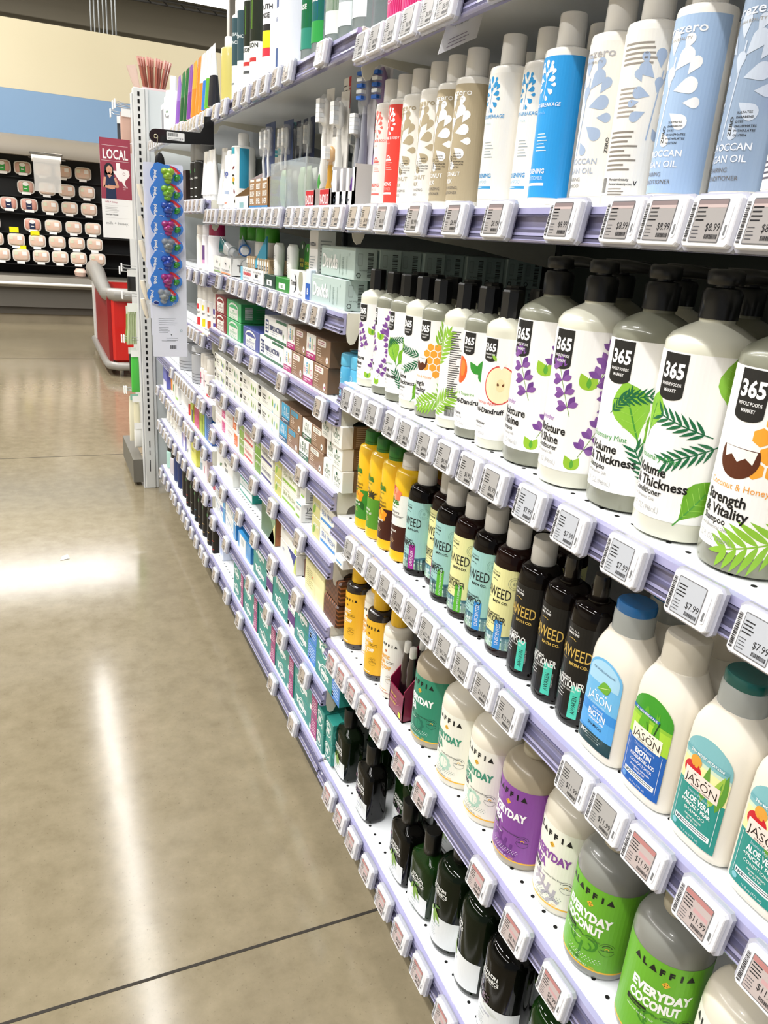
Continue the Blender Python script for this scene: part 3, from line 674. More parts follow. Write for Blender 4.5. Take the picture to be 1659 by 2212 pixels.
dd = {'red_w': 'white bottle with red droplet tree', 'red': 'bright red labelled tall bottle', 'coco_w': 'cream bottle with tan lettering', 'coco_t': 'tan labelled bottle with white drops', 'anti_w': 'white bottle with blue droplet tree', 'anti_b': 'bright blue labelled tall bottle',
      'arg_w': 'off-white bottle with pale blue drops', 'back': 'off-white bottle turned to its back print and barcode', 'arg_b': 'pale blue labelled bottle with white drops', 'arg_g': 'greyish blue bottle beside the pale blue one', 'purple': 'white bottle with purple drops at the picture edge'}
TB = {}
for kind, x, y in R2:
    if kind not in TB: TB[kind] = o = tall_bottle(kind, dd[kind]+' on the second shelf')
    else: o = copy_thing(TB[kind])
    o.location = (x, y, 1.3212); o.rotation_euler = (0, 0, random.uniform(-.03, .03))
for k in (0, 1, 2, 3, 6, 7, 8):
    copy_thing(TB['anti_w'], (.105, 1.262-.09*k-(.03 if k > 4 else 0), 1.3212), 1.5, 'plain white capped bottle in the row behind on the second shelf')
# ------------------------------------------------------------------ row 4: yellow, dark and off-white bottles
def yellow_bottle(kind, label):
    root = thing('shampoo_bottle', label, 'bottle', (0, 0, 0)); r = .0272; ye = mat('f6c416', .22, coat=.7)
    MB().lathe([(.0245, 0), (.0262, .001), (r, .004), (r, .146), (.0262, .155), (.024, .1615), (.018, .165), (.0165, .166)], ye, 40).build('body', root, smooth=60)
    MB().lathe([(.0168, .1655), (.0172, .167), (.0165, .189), (.0155, .1905), (.002, .191)], mat('f1efea' if kind == 'w' else '2f7d2c', .3, coat=.3), 28).lathe([(.0174, .1705), (.0174, .1715)], mat('235f22' if kind != 'w' else 'd9d7d2', .4), 28).build('cap', root, smooth=40)
    a = Art(); lo = .004; u0, u1 = -.036, .05
    low = {'g': '3f8f2f', 'g2': '58992c', 'b': '43190f', 'w': '43190f'}[kind]
    a.rect(u0, lo, u1, lo+.016, 'f4c21a'); a.rect(u0, lo+.016, u1, lo+.074, low)
    if kind == 'w': a.rect(u0, lo+.062, u1, lo+.118, 'f8f6ee', 1); a.ell(-.001, lo+.128, .004, .004, 'd42a55', 2)
    a.text('alba', -.016, lo+.107 if kind != 'w' else lo+.100, .0130, '2f7d2c', .03, sx=1.0); a.text('BOTANICA', -.015, lo+.101 if kind != 'w' else lo+.094, .0024, '3f7d2c', .02, w=.024)
    t = {'g': ('very', 'emollient', 'shampoo'), 'g2': ('hemp', 'conditioner', ''), 'b': ('more', 'moisture', 'shampoo'), 'w': ('moisture', 'conditioner', '')}[kind]
    for i, s_ in enumerate(t): a.text(s_, -.012, lo+.090-i*.0065-(.006 if kind == 'w' else 0), .0056, '3a2f12' if kind != 'w' else '222222', .0 if i < 2 else .02, sx=.95)
    if kind == 'g2':
        for an in range(-20, 201, 27): a.leaf(.008, lo+.078, .014 if 30 < an < 150 else .010, .0028, an, '333322', 3)
    else:
        fx, fy = (.006, lo+.062) if kind != 'w' else (.004, lo+.118)
        fc = ('f39a1e', 'f8b42c') if kind != 'w' else ('f2845c', 'f5a384')
        for k in range(5): a.leaf(fx, fy, .013, .011, 72*k+20, fc[k % 2], 3, .7)
        a.line(fx, fy, fx-.010, fy+.014, .0011, '7a1c10', 4); a.ring(fx-.01, fy+.016, .002, .0006, '7a1c10', 4, 8)
        if kind == 'g': a.leaf(fx+.004, fy-.010, .02, .012, -60, '1f5f22', 2); a.leaf(fx, fy-.008, .02, .011, -120, '2a6f28', 2)
    a.text('coconut' if kind in 'bw' else 'natural', -.010, lo+.050, .0050, 'f8f6ee', .02, sx=.9); a.text('milk' if kind in 'bw' else 'hemp oil', -.010, lo+.043, .0050, 'f8f6ee', .02, sx=.9); a.lines(-.010, lo+.036, .010, 3, .003, .0008, 'd9b98a')
    a.build('label', on_cyl(.0274), root, step=.0035, x0=u0, x1=u1, rough=.3)
    return root
for kind, x, y in (('g', .040, 1.276), ('g2', .040, 1.221), ('b', .040, 1.166), ('w', .041, 1.111)):
    o = yellow_bottle(kind, {'g': 'yellow bottle, green base panel and orange flower, green cap', 'g2': 'yellow and green bottle with dark hemp leaf, green cap', 'b': 'yellow bottle with brown base panel, green cap', 'w': 'yellow and brown bottle with white label and white cap'}[kind])
    o.location = (x, y, .7462)
for k in range(2): copy_thing(o, (.115, 1.23-.07*k, .7462), 1.2, 'yellow bottle in the row behind the green capped ones')

def sea_bottle(kind, word, capw, strip, label):
    root = thing('shampoo_bottle', label, 'bottle', (0, 0, 0)); r = .0285
    dkm = mat('0a0504' if kind != 'y' else '1a0805', .07, ior=1.36)
    MB().lathe([(.0255, 0), (.0275, .0015), (r, .006), (r, .136), (.0272, .144), (.025, .151), (.018, .1555), (.0135, .157), (.0135, .159)], dkm, 44).build('body', root, smooth=60)
    if capw: MB().lathe([(.0155, .1565), (.0162, .158), (.0158, .1885), (.0148, .1905), (.002, .1908)], mat('eceae6', .3, coat=.3), 32).build('cap', root, smooth=40)
    else: MB().lathe([(.0095, .1575), (.0105, .159), (.0098, .180), (.0088, .188), (.002, .189)], mat('17110f', .2, coat=.8), 24).build('cap', root, smooth=40)
    a = Art(); lo, hi = .012, .130; u0, u1 = -.030, .052
    bg = {'t': '9ecdc9', 'y': 'ece9a6', 'k': '101011'}[kind]; ink = {'t': '14181a', 'y': '14181a', 'k': 'd7b55a'}[kind]; ik2 = '14181a' if kind != 'k' else 'f2f2f0'
    a.rect(u0, lo, u1, hi, bg)
    if kind != 'k':
        for i, (h, c) in enumerate(((.022, '3f6f80'), (.0195, '8fc0c0'), (.016, 'dfeeea'), (.0125, '4f8f8a'), (.0095, 'cfe6d6'), (.006, '9cc69a'), (.003, 'd5ead4'))):
            a.poly([(u0, lo)]+[(u1, lo)]+[(u1-(u1-u0)*k/14, lo+h+.0018*sin(k*.9+i)) for k in range(15)], c, 1)
    X = .000
    a.text('FOR ALL' if kind == 'k' else 'FOR NORMAL TO', X, hi-.009, .0022, ik2, 0, al='c', w=.017); a.text('HAIR TYPES' if kind == 'k' else 'DRY HAIR', X, hi-.0135, .0028, ik2, .03, al='c', w=.018)
    a.ring(X, hi-.030, .012, .0007, ink, 2, 10, 60, 120)
    a.text('SEAWEED', X+.001, hi-.043, .0155, ink, 0, al='c', w=.054); a.line(X-.019, hi-.0465, X-.005, hi-.0465, .0006, ink, 2)
    a.text('BATH CO.', X+.013, hi-.0505, .0036, ink, .04, al='c', w=.024)
    if kind != 'k': a.ring(.031, hi-.018, .009, .0005, '8f9a80' if kind == 'y' else '7fa9a6', 2); a.ring(.031, hi-.018, .0065, .0004, '8f9a80' if kind == 'y' else '7fa9a6', 2); a.text('65', .031, hi-.020, .005, '8f9a80' if kind == 'y' else '6f9a97', 0, al='c', sx=.8)
    a.text({'t': 'HYDRATING | VOLUMIZING', 'y': 'HYDRATING | MOISTURIZING', 'k': 'PURIFYING'}[kind] if strip != 'AWAKEN' else ('CLARIFYING' if word == 'SHAMPOO' else 'RESTORING'), X, hi-.069, .0026, ik2, .03, al='c', w=.032 if kind != 'k' else .016)
    a.text(word, X, hi-.0795, .0100, ik2, .02, al='c', w=.040 if word == 'SHAMPOO' else .050)
    a.text('ARGAN OIL & ALOE' if kind != 'k' else 'APPLE CIDER VINEGAR', X, hi-.0835, .0024, ik2, 0, al='c', w=.030); a.lines(-.014, hi-.087, .004, 3, .0042, .0008, ik2)
    sc = {'LAVENDER': 'a3268f', 'EUCALYPTUS & PEPPERMINT': '5cb531', 'UNSCENTED': '3a8fd6', 'AWAKEN': '4fd0b8'}[strip]
    a.rect(.0100, lo, .0215, lo+.043, sc, 3); a.text(strip, .0185, lo+.006 if len(strip) < 12 else lo+.002, .0055 if len(strip) < 12 else .0032, 'f6f3fa' if strip != 'AWAKEN' else '14302c', .0, rot=90, sx=.75, l=4)
    if strip == 'AWAKEN': a.text('ROSEMARY & MINT', .0235, lo+.012, .0018, 'c8c8c4', .0, rot=90, sx=.9)
    a.build('label', on_cyl(r), root, step=.004, x0=u0, x1=u1, rough=.35)
    return root
SEA = [('t', 'SHAMPOO', 1, 'LAVENDER', 1.058), ('y', 'CONDITIONER', 1, 'LAVENDER', .993), ('t', 'SHAMPOO', 1, 'EUCALYPTUS & PEPPERMINT', .930), ('y', 'CONDITIONER', 1, 'EUCALYPTUS & PEPPERMINT', .867), ('t', 'SHAMPOO', 1, 'UNSCENTED', .804), ('y', 'CONDITIONER', 1, 'UNSCENTED', .738), ('k', 'SHAMPOO', 1, 'AWAKEN', .674), ('k', 'CONDITIONER', 0, 'AWAKEN', .6115), ('k', 'CONDITIONER', 0, 'AWAKEN', .5485)]

XY = [(.042, 1.054), (.058, 1.004), (.040, .950), (.041, .8935), (.040, .8365), (.040, .779), (.040, .7215), (.040, .664), (.040, .611)]
sd = {'t': 'teal', 'y': 'pale yellow', 'k': 'black'}; st_ = {'L': 'purple', 'E': 'green', 'U': 'blue', 'A': 'mint'}
for n_, ((k, wd, cp, sp, _), (x, y)) in enumerate(zip(SEA, XY)):
    o = sea_bottle(k, wd, cp, sp, 'dark bottle with %s label and %s strip, %s cap%s' % (sd[k], st_[sp[0]], 'white' if cp else 'black', ', fourth row'))
    o.location = (x, y, .7462); o.rotation_euler = (0, 0, random.uniform(-.04, .04))
    if k != 'k': copy_thing(o, (.116, 1.066-.0595*n_, .7462), .5, 'white capped dark bottle standing behind the front row')

# off-white oval bottles with arched picture labels
def oval_map(x0, hx, hy, e, z0=0):
    return lambda u, v, d: (-(hx+d)*max(1-abs(u/(hy+.0005))**e, 0)**(1/e)+x0, -u*(1+d/hy), v+z0)
def leafy_bottle(kind, label):
    root = thing('conditioner_bottle', label, 'bottle', (0, 0, 0)); bd = mat('ebe5d8', .3, coat=.4); e = 3.2
    b = MB().oval([(.024, .0325, 0), (.0265, .0355, .003), (.027, .036, .008), (.027, .036, .100), (.0265, .0355, .118), (.0255, .0335, .128), (.0235, .029, .138), (.0212, .0232, .148), (.0205, .0215, .153)], bd, 48, e)
    b.build('body', root, smooth=60)
    if kind == 'bc': MB().oval([(.0207, .0218, .1525), (.0205, .0216, .183), (.0195, .0206, .186), (.012, .013, .187)], mat('e6dfd0', .3, coat=.3), 36, 2.3).build('cap', root, smooth=50)
    else:
        MB().oval([(.0207, .0218, .1525), (.0205, .0216, .174), (.0195, .0205, .176)], mat('c5cac8', .25, trans=.25, coat=.4), 36, 2.3).build('cap', root, smooth=50)
        MB().oval([(.0195, .0205, .1755), (.0198, .0208, .184), (.0185, .0195, .1865), (.010, .011, .187)], mat('2372b8' if kind == 'bs' else '11605c', .2, coat=.5), 36, 2.3).build('flip_lid', root, smooth=50)
    a = Art(); W = .0265; lo, hi = .012, .120
    def arch(col, l, y0=lo, m=0, y1=None):
        top = hi-.020
        if y1 is None: a.poly([(-W+m, y0)]+[(W-m, y0)]+[((W-m)*cos(radians(t)), top+(.020-m)*sin(radians(t))) for t in range(0, 181, 15)], col, l)
        else: a.poly([(-W+m, y0), (W-m, y0), (W-m, y1), (-W+m, y1)], col, l)
    if kind == 'bs':
        arch('6fb8e8', 0); arch('a7d5f0', 1, hi-.030, .003); arch('3a8fdc', 1, .014, 0, .062); arch('56a8ea', 2, .030, 0, .050); arch('173f45', 2, lo, 0, .028)
        a.poly([(-W, .028), (W, .028), (W, .034), (0, .030), (-W, .026)], '56a8ea', 3)
        a.leaf(-.006, .083, .022, .014, 25, '6fae3a', 3, .6); a.line(-.006, .083, .012, .091, .0006, 'd7eaa0', 4); a.text('FOR THICKER LOOKING HAIR', 0, hi-.016, .0024, '1f3f66', 0, al='c', w=.034)
        a.text('JASON', 0, .067, .0098, 'ffffff', .0, al='c', w=.036); a.rect(-.009, .0785, -.006, .0795, 'ffffff', 3); a.rect(.004, .0785, .006, .080, 'ffffff', 3).rect(.008, .0785, .010, .080, 'ffffff', 3); a.text('PURE NATURAL', 0, .063, .002, 'cfe8fa', 0, al='c', w=.024)
        a.text('thickening', 0, .057, .0036, 'd8efff', 0, al='c', sx=.9); a.text('BIOTIN', 0, .048, .0075, 'ffffff', .02, al='c', w=.027); a.text('+ HYALURONIC ACID', 0, .0435, .0026, 'ffffff', .02, al='c', w=.026); a.text('SHAMPOO', 0, .036, .0038, '16283a', .01, al='c', w=.022)
        a.text('NO', -.020, .0215, .0045, 'ffffff', .03); a.lines(-.010, .0245, .018, 3, .0028, .0009, 'cfdfe0')
    else:
        gr = kind == 'bc'
        arch('8fc43a' if gr else 'cfe0c8', 0); arch('3f9a2c' if gr else '7fb9c0', 1, hi-.026, 0); arch('a9d63f' if gr else 'f0e9a8', 1, .066, 0, .090)
        if gr:
            for x, t in ((-.014, 80), (-.002, 95), (.006, 84), (.014, 100)): a.leaf(x, .066, .042, .007, t, '5fae2a', 2, .5)
            a.line(.004, .066, .012, .098, .0016, '1f4a18', 3); a.line(.004, .066, -.004, .090, .0012, '1f4a18', 3)
        else:
            a.ell(-.013, .080, .0105, .0095, 'c81e2c', 3); a.ell(-.011, .091, .0065, .0065, 'e0a040', 3)
            for x, t, L in ((.003, 88, .040), (.011, 76, .042), (.019, 84, .044)): a.leaf(x, .056, L, .009, t, '5f9a3a' if x != .011 else '9cc04a', 3, .35)
        lowc = '1e5fb4' if gr else '2a8f86'
        a.rect(-W, lo, W, .066, lowc, 2)
        a.rect(-.0205, .064, .0195, .081, 'faf0dc' if gr else 'f6dfd6', 4)
        a.text('JASON', -.0005, .0675, .0088, '161616', -.005, al='c', w=.036, l=5); a.rect(-.0095, .0775, -.007, .0785, '161616', 5).rect(.003, .0775, .005, .0788, '161616', 5).rect(.007, .0775, .009, .0788, '161616', 5); a.text('SINCE 1959', 0, .0648, .0018, '161616', 0, al='c', w=.022, l=5)
        for s_ in (-1, 1): a.rect(s_*.0225-.0002, .020, s_*.0225+.0002, .064, 'e8f2f6', 4)
        a.text('Thicken & Restore' if gr else 'Intense Moisture', 0, .0585, .0034, 'cfe2f6', -.01, al='c', sx=.8, l=5)
        a.text('BIOTIN' if gr else 'ALOE VERA', 0, .0505, .0062, 'ffffff', .03, al='c', w=.022 if gr else .030, l=5); a.text('+HYALURONIC ACID' if gr else '+PRICKLY PEAR', 0, .0445, .0042, 'ffffff', .02, al='c', w=.034, l=5)
        a.text('CONDITIONER' if kind != 'as' else 'SHAMPOO', 0, .0385, .0034, 'ffffff', .0, al='c', w=.030 if kind != 'as' else .024, l=5); a.text('intense moisture' if not gr else 'strengthens and repairs', 0, .0335, .0026, 'ffffff', 0, al='c', sx=.8, l=5); a.text('for dry hair' if not gr else 'damaged hair', 0, .0300, .0026, 'ffffff', 0, al='c', sx=.8, l=5)
        a.rect(-.0205, .0215, .0205, .0275, 'f6f8f6', 4); a.text('NO', -.0195, .0228, .0036, '12414a', .04, l=5); a.lines(-.012, .0255, .019, 2, .0022, .0008, '12414a', 5)
        a.ell(-.0195, .0175, .0030, .0030, '7fc0c8' if not gr else '5f9ad6', 4); a.text('16 fl oz (473 ml)', 0, .0145, .0024, 'e0f0f0', 0, al='c', l=5)
        if not gr: a.rect(-W, hi-.022, W*.9, hi-.018, '6aa9b2', 3); a.text('24hr MOISTURIZATION!', 0, hi-.0215, .0030, 'ffffff', .01, al='c', w=.038, l=5)
        else: a.rect(-W, hi-.024, .012, hi-.0205, '2a6ab0', 3); a.text('2X LESS BREAKAGE', -.006, hi-.0235, .0026, 'ffffff', .01, al='c', w=.030, l=5)
    a.build('label', oval_map(0, .0272, .0365, e), root, step=.004, x0=-W, x1=W, rough=.25)
    return root
J = {}
for kind, y, lb in (('bs', .546, 'off-white oval bottle, sky blue arched label with green leaf'), ('bc', .472, 'off-white oval bottle, green and royal blue arched label'), ('as', .399, 'off-white oval bottle, teal label with red prickly pear and aloe'), ('ac', .326, 'second teal labelled off-white oval bottle, cut by the picture edge')):
    J[kind] = o = leafy_bottle(kind, lb); o.location = (.0335, y, .7462)
for k, y in enumerate((.55, .472, .40)): copy_thing(J['bs' if k < 1 else 'bc'], (.096, y+.01, .7462), 0, 'off-white oval bottle in the row behind the arched labels')

# ------------------------------------------------------------------ row 5: squat refill bottles and black-soap bottles
def dots(a, x0, y0, nx, col):
    for i in range(nx):
        for j in range(3): a.rect(x0+i*.0038+(j % 2)*.0019, y0+j*.0028+(i-nx/2)**2*.00006, x0+i*.0038+.0014+(j % 2)*.0019, y0+.0008+j*.0028+(i-nx/2)**2*.00006, col, 3)
def logo(a, x, y, h, col, g):
    for i, ch in enumerate('ALAFFIA'):
        px = x+i*g
        if ch == 'A': a.poly([(px-h*.55, y), (px+h*.55, y), (px, y+h*1.05)], col, 3)
        else: a.text(ch, px, y, h, col, .06, al='c', sx=1.0)
def seal(a, x, y, r, col, yc='f0b93a'):
    a.ring(x, y, r, .0004, col, 3, 20, 20, 160); a.ring(x, y, r, .0004, col, 3, 20, 200, 340); a.ring(x, y, r*.72, .0008, col, 3, 14, 30, 150); a.ring(x, y, r*.3, .0012, yc, 3, 10, 0, 180)
    a.text('FAIR TRADE', x, y-.0022, .0017, col, .02, al='c', w=r*1.7)
def refill_bottle(kind, label):
    root = thing('refill_bottle', label, 'bottle', (0, 0, 0)); r = .0425
    bg, ink, bcol, tw, alt = {'sg': ('2f8a6c', 'ffffff', 'a79b86', 'EVERYDAY', 'SHEA'), 'sgw': ('f4f3e6', '3f9478', 'e3dccb', 'EVERYDAY', 'SHEA'), 'sp': ('8a4aa0', 'ffffff', 'a79b86', 'EVERYDAY', 'SHEA'), 'spw': ('f4f3e6', '8a4aa0', 'e3dccb', 'EVERYDAY', 'SHEA'),
        'cg': ('6db52c', 'ffffff', '84857f', 'EVERYDAY', 'COCONUT'), 'cgw': ('f4f3e6', '6f9a3c', 'e3dccb', 'EVERYDAY', 'COCONUT')}[kind]
    bd = mat(bcol, .3, coat=.4)
    MB().lathe([(.037, 0), (.0405, .002), (r, .008), (r, .133), (.0412, .144), (.038, .152), (.031, .159), (.022, .163), (.0165, .165), (.0165, .172)], bd, 48).build('body', root, smooth=60)
    MB().lathe([(.0185, .168), (.019, .170), (.0185, .186), (.017, .188), (.003, .188)], mat('cfc8b6' if 'w' in kind else 'b5ad98', .3), 32).build('cap', root, smooth=40)
    a = Art(); lo, hi = .014, .130; u0, u1 = -.052, .078
    a.rect(u0, lo, u1, hi, bg); a.rect(u0, lo-.0012, u1, lo+.0012, 'f2b92e', 1)
    logo(a, -.026, hi-.016, .0080, '141414', .0095); a.poly([(.004, hi-.026), (.0085, hi-.0215), (.013, hi-.026), (.0085, hi-.0305)], 'f0b93a', 2)
    for dx, dy in ((-.0012, .0012), (.0012, .0012), (-.0012, -.0012), (.0012, -.0012)): a.rect(.0085+dx-.0005, hi-.026+dy-.0005, .0085+dx+.0005, hi-.026+dy+.0005, '141414', 3)
    a.text(tw, -.026, hi-.049, .0120, ink, .05, w=.064); a.text(alt, -.026, hi-.065, .0120, ink, .05, w=.030 if alt == 'SHEA' else .055)
    a.rrect(-.028, hi-.0745, -.004, hi-.0680, .0008, '141414', 2); a.text('Shampoo' if 'w' not in kind else 'Conditioner', -.016, hi-.0728, .0036, bg if kind[0] == 'c' else 'e8e6da', 0, al='c', w=.017)
    a.text('Normal to Dry Hair', -.026, hi-.081, .0028, ink, 0); a.text('Virgin Coconut Oil' if alt == 'COCONUT' else 'Unrefined Shea Butter', .002, hi-.0740, .0029, '3c4a32' if kind[0] == 'c' else '26352f', 0, sx=.85)
    dkc = {'sg': '22705a', 'sgw': 'b9dcc9', 'sp': '6c3283', 'spw': 'b9b3bd', 'cg': '3f8a1e', 'cgw': 'c9cfc0'}[kind]
    if kind[:2] in ('sg',):
        for k in range(9): a.ell(.010+.0105*cos(k*.698), lo+.027+.0105*sin(k*.698), .004, .004, dkc, 1, 10)
        a.ell(.010, lo+.027, .008, .009, bg, 2); a.line(.010, lo+.010, .010, lo+.038, .0012, dkc, 2)
        for k in range(3): a.line(.010, lo+.018+k*.006, .016, lo+.024+k*.006, .001, dkc, 2); a.line(.010, lo+.018+k*.006, .004, lo+.024+k*.006, .001, dkc, 2)
    elif kind[0] == 'c':
        for t, L in ((165, .020), (140, .016), (25, .020), (0, .018), (-40, .014), (-150, .014)): a.ring(.008+L*.5*cos(radians(t)), lo+.034+L*.4*sin(radians(t)), L*.5, .0022, dkc, 2, 12, t-80, t+110)
        a.line(.008, lo+.034, .005, lo+.004, .0030, dkc, 2)
    else:
        a.line(-.012, lo+.035, .030, lo+.008, .0045, dkc, 2)
        for k in range(4): a.line(-.006+k*.009, lo+.031-k*.0058, -.004+k*.009, lo+.044-k*.006, .0042, dkc, 2); a.line(-.004+k*.009, lo+.030-k*.0058, -.014+k*.009, lo+.020-k*.005, .0040, dkc, 2)
    dots(a, -.008, lo+.010, 11, 'ffffff' if 'w' not in kind else '5f7f72'); seal(a, .037, lo+.036, .0095, '222a22' if 'w' in kind or kind[0] == 'c' else '1c2c26')
    a.text('EMPOWERMENT', -.010, lo+.0065, .0022, '2a3a2a' if kind[0] != 's' or 'w' in kind else '1c1c24', 0, w=.018); a.text('32 FL OZ (950 mL)', -.006, lo+.0026, .0026, ink if 'w' not in kind else '6a6a5c', .01, w=.024); a.text('CCC', .021, lo+.0026, .0024, 'f0b93a', .02)
    a.build('label', on_cyl(r), root, step=.0045, x0=u0, x1=u1, rough=.38)
    return root
RB = {}
for kind, x, y, lb in (('sg', .055, .965, 'squat bottle with dark green label'), ('sgw', .050, .860, 'squat cream bottle with green lettering'), ('sgw', .052, .773, 'squat cream bottle with green lettering'), ('sp', .052, .687, 'squat bottle with purple label'), ('spw', .062, .600, 'squat cream bottle with purple lettering'),
                      ('cg', .048, .513, 'squat bottle with bright lime green label'), ('cg', .048, .4165, 'squat bottle with bright lime green label'), ('cgw', .050, .320, 'squat cream bottle with lime green lettering')):
    lb += ' on the fifth shelf down'
    if kind not in RB: RB[kind] = o = refill_bottle(kind, lb)
    else: o = copy_thing(RB[kind], label=lb)
    o.location = (x, y, .4692); o.rotation_euler = (0, 0, random.uniform(-.05, .05))
RB['cg'].rotation_euler = (0, 0, .1); o = [q for q in bpy.data.objects if q.parent is None and q.name.startswith('refill_bottle') and abs(q.location.y-.4165) < .001][0]; o.rotation_euler = (0, 0, .52)
for k, y in enumerate((.94, .83, .72, .61, .50)): copy_thing(RB['sgw'], (.148, y, .4692), .8, 'squat cream bottle in the row behind on the fifth shelf')
def soap_bottle(white, label):
    root = thing('soap_bottle', label, 'bottle', (0, 0, 0)); r = .0275
    MB().lathe([(.024, 0), (.0265, .0015), (r, .006), (r, .130), (.0265, .1385), (.023, .143), (.013, .1455), (.013, .148)], mat('e5dfd0' if white else '1a100c', .18, coat=.8), 40).build('body', root, smooth=60)
    MB().lathe([(.0165, .1465), (.017, .148), (.0168, .182), (.015, .184), (.003, .184)], mat('f6c21c', .35, coat=.3), 32).build('cap', root, smooth=40)
    a = Art(); lo, hi = .012, .127; u0, u1 = -.036, .048; bg = 'f5f3ea' if white else 'f0b92c'; ink = 'f0b04a' if white else 'fbf3df'
    a.rect(u0, lo, u1, hi, bg); a.rect(u0, lo, u1, lo+.0012, 'a8322a' if white else '5a2c10', 1); logo(a, -.016, hi-.018, .0055, '141414', .0070)
    a.poly([(.003, hi-.028), (.006, hi-.025), (.009, hi-.028), (.006, hi-.031)], 'c06a2a' if white else '7a4a18', 2)
    for i, t in enumerate(('AUTHENTIC', 'AFRICAN', 'BLACK SOAP')): a.text(t, -.020, hi-.044-i*.0105, .0074, ink, .05, w=(.036, .026, .040)[i])
    a.lines(.009, hi-.049, .026, 2, .003, .0009, '4a3418'); a.rect(-.020, hi-.0695, .004, hi-.068, ink, 2); seal(a, .018, lo+.030, .0085, '6a5020' if not white else '8a7f6a', 'a3741c'); a.lines(-.012, lo+.012, .006, 1, .003, .0008, '6a5020'); a.rect(-.010, lo+.005, .014, lo+.0065, ink, 2)
    a.build('label', on_cyl(r), root, step=.0035, x0=u0, x1=u1, rough=.38)
    return root
s1 = soap_bottle(False, 'yellow labelled dark bottle with yellow cap by the bay edge'); s1.location = (.041, 1.300, .4692)
s2 = soap_bottle(True, 'white labelled bottle with yellow cap between two yellow labelled ones'); s2.location = (.060, 1.244, .4692)
copy_thing(s1, (.037, 1.177, .4692), .04, 'yellow labelled dark bottle, nearer of the two'); copy_thing(s2, (.042, 1.108, .4692), .03, 'white labelled bottle with yellow cap beside the maroon carton')
def display_carton():
    root = thing('display_carton', 'maroon open-front display carton of sample tubes beside the dark green bottle', 'carton', (.015, 1.0145, .4692)); m_ = mat('7d1338', .35, coat=.2); ins = mat('a79aa2', .6)
    t = .002; H = .128
    b = MB().box(0, 0, 0, .11, .058, t, m_).box(.108, 0, 0, .11, .058, H+.02, ins).box(0, 0, 0, t, .058, .052, m_)
    sidep = [(0, 0), (.11, 0), (.11, H+.02), (.085, H), (.05, H-.012), (.015, .08), (0, .062)]
    b.prism(sidep, 0, t, m_, 'xz').prism(sidep, .056, .058, m_, 'xz'); b.build('carton', root)
    a = Art(); a.text('hair mask', -.022, .034, .0055, 'd8b83a', .02, sx=.8); a.text('HYDRATING', -.024, .026, .0045, 'd97a9a', .02, sx=.8); a.text('HAIR MASK', -.024, .019, .0045, 'd8b83a', .02, sx=.8); a.rrect(.012, .004, .022, .014, .001, 'c8d62a', 2); a.ring(-.002, .040, .020, .0006, 'd97a9a', 2, 16, 190, 330)
    a.build('print', on_front(0, .029, 0), root)
    for k, (x, y) in enumerate(((.020, .018), (.020, .040), (.05, .018), (.05, .040), (.078, .028))):
        s_ = thing('sachet', 'black spouted hair mask sachet with white cap inside the maroon carton', 'sachet', (root.location.x+x, root.location.y+y, .4692+.002))
        MB().oval([(.008, .012, 0), (.009, .013, .04), (.007, .012, .095), (.003, .008, .118)], mat('16090e', .25, coat=.5), 16).build('pouch', s_, smooth=60)
        MB().lathe([(.0065, .117), (.007, .119), (.0063, .136), (.005, .137)], mat('f0eee8', .4), 16).build('spout_cap', s_, smooth=50)
display_carton()

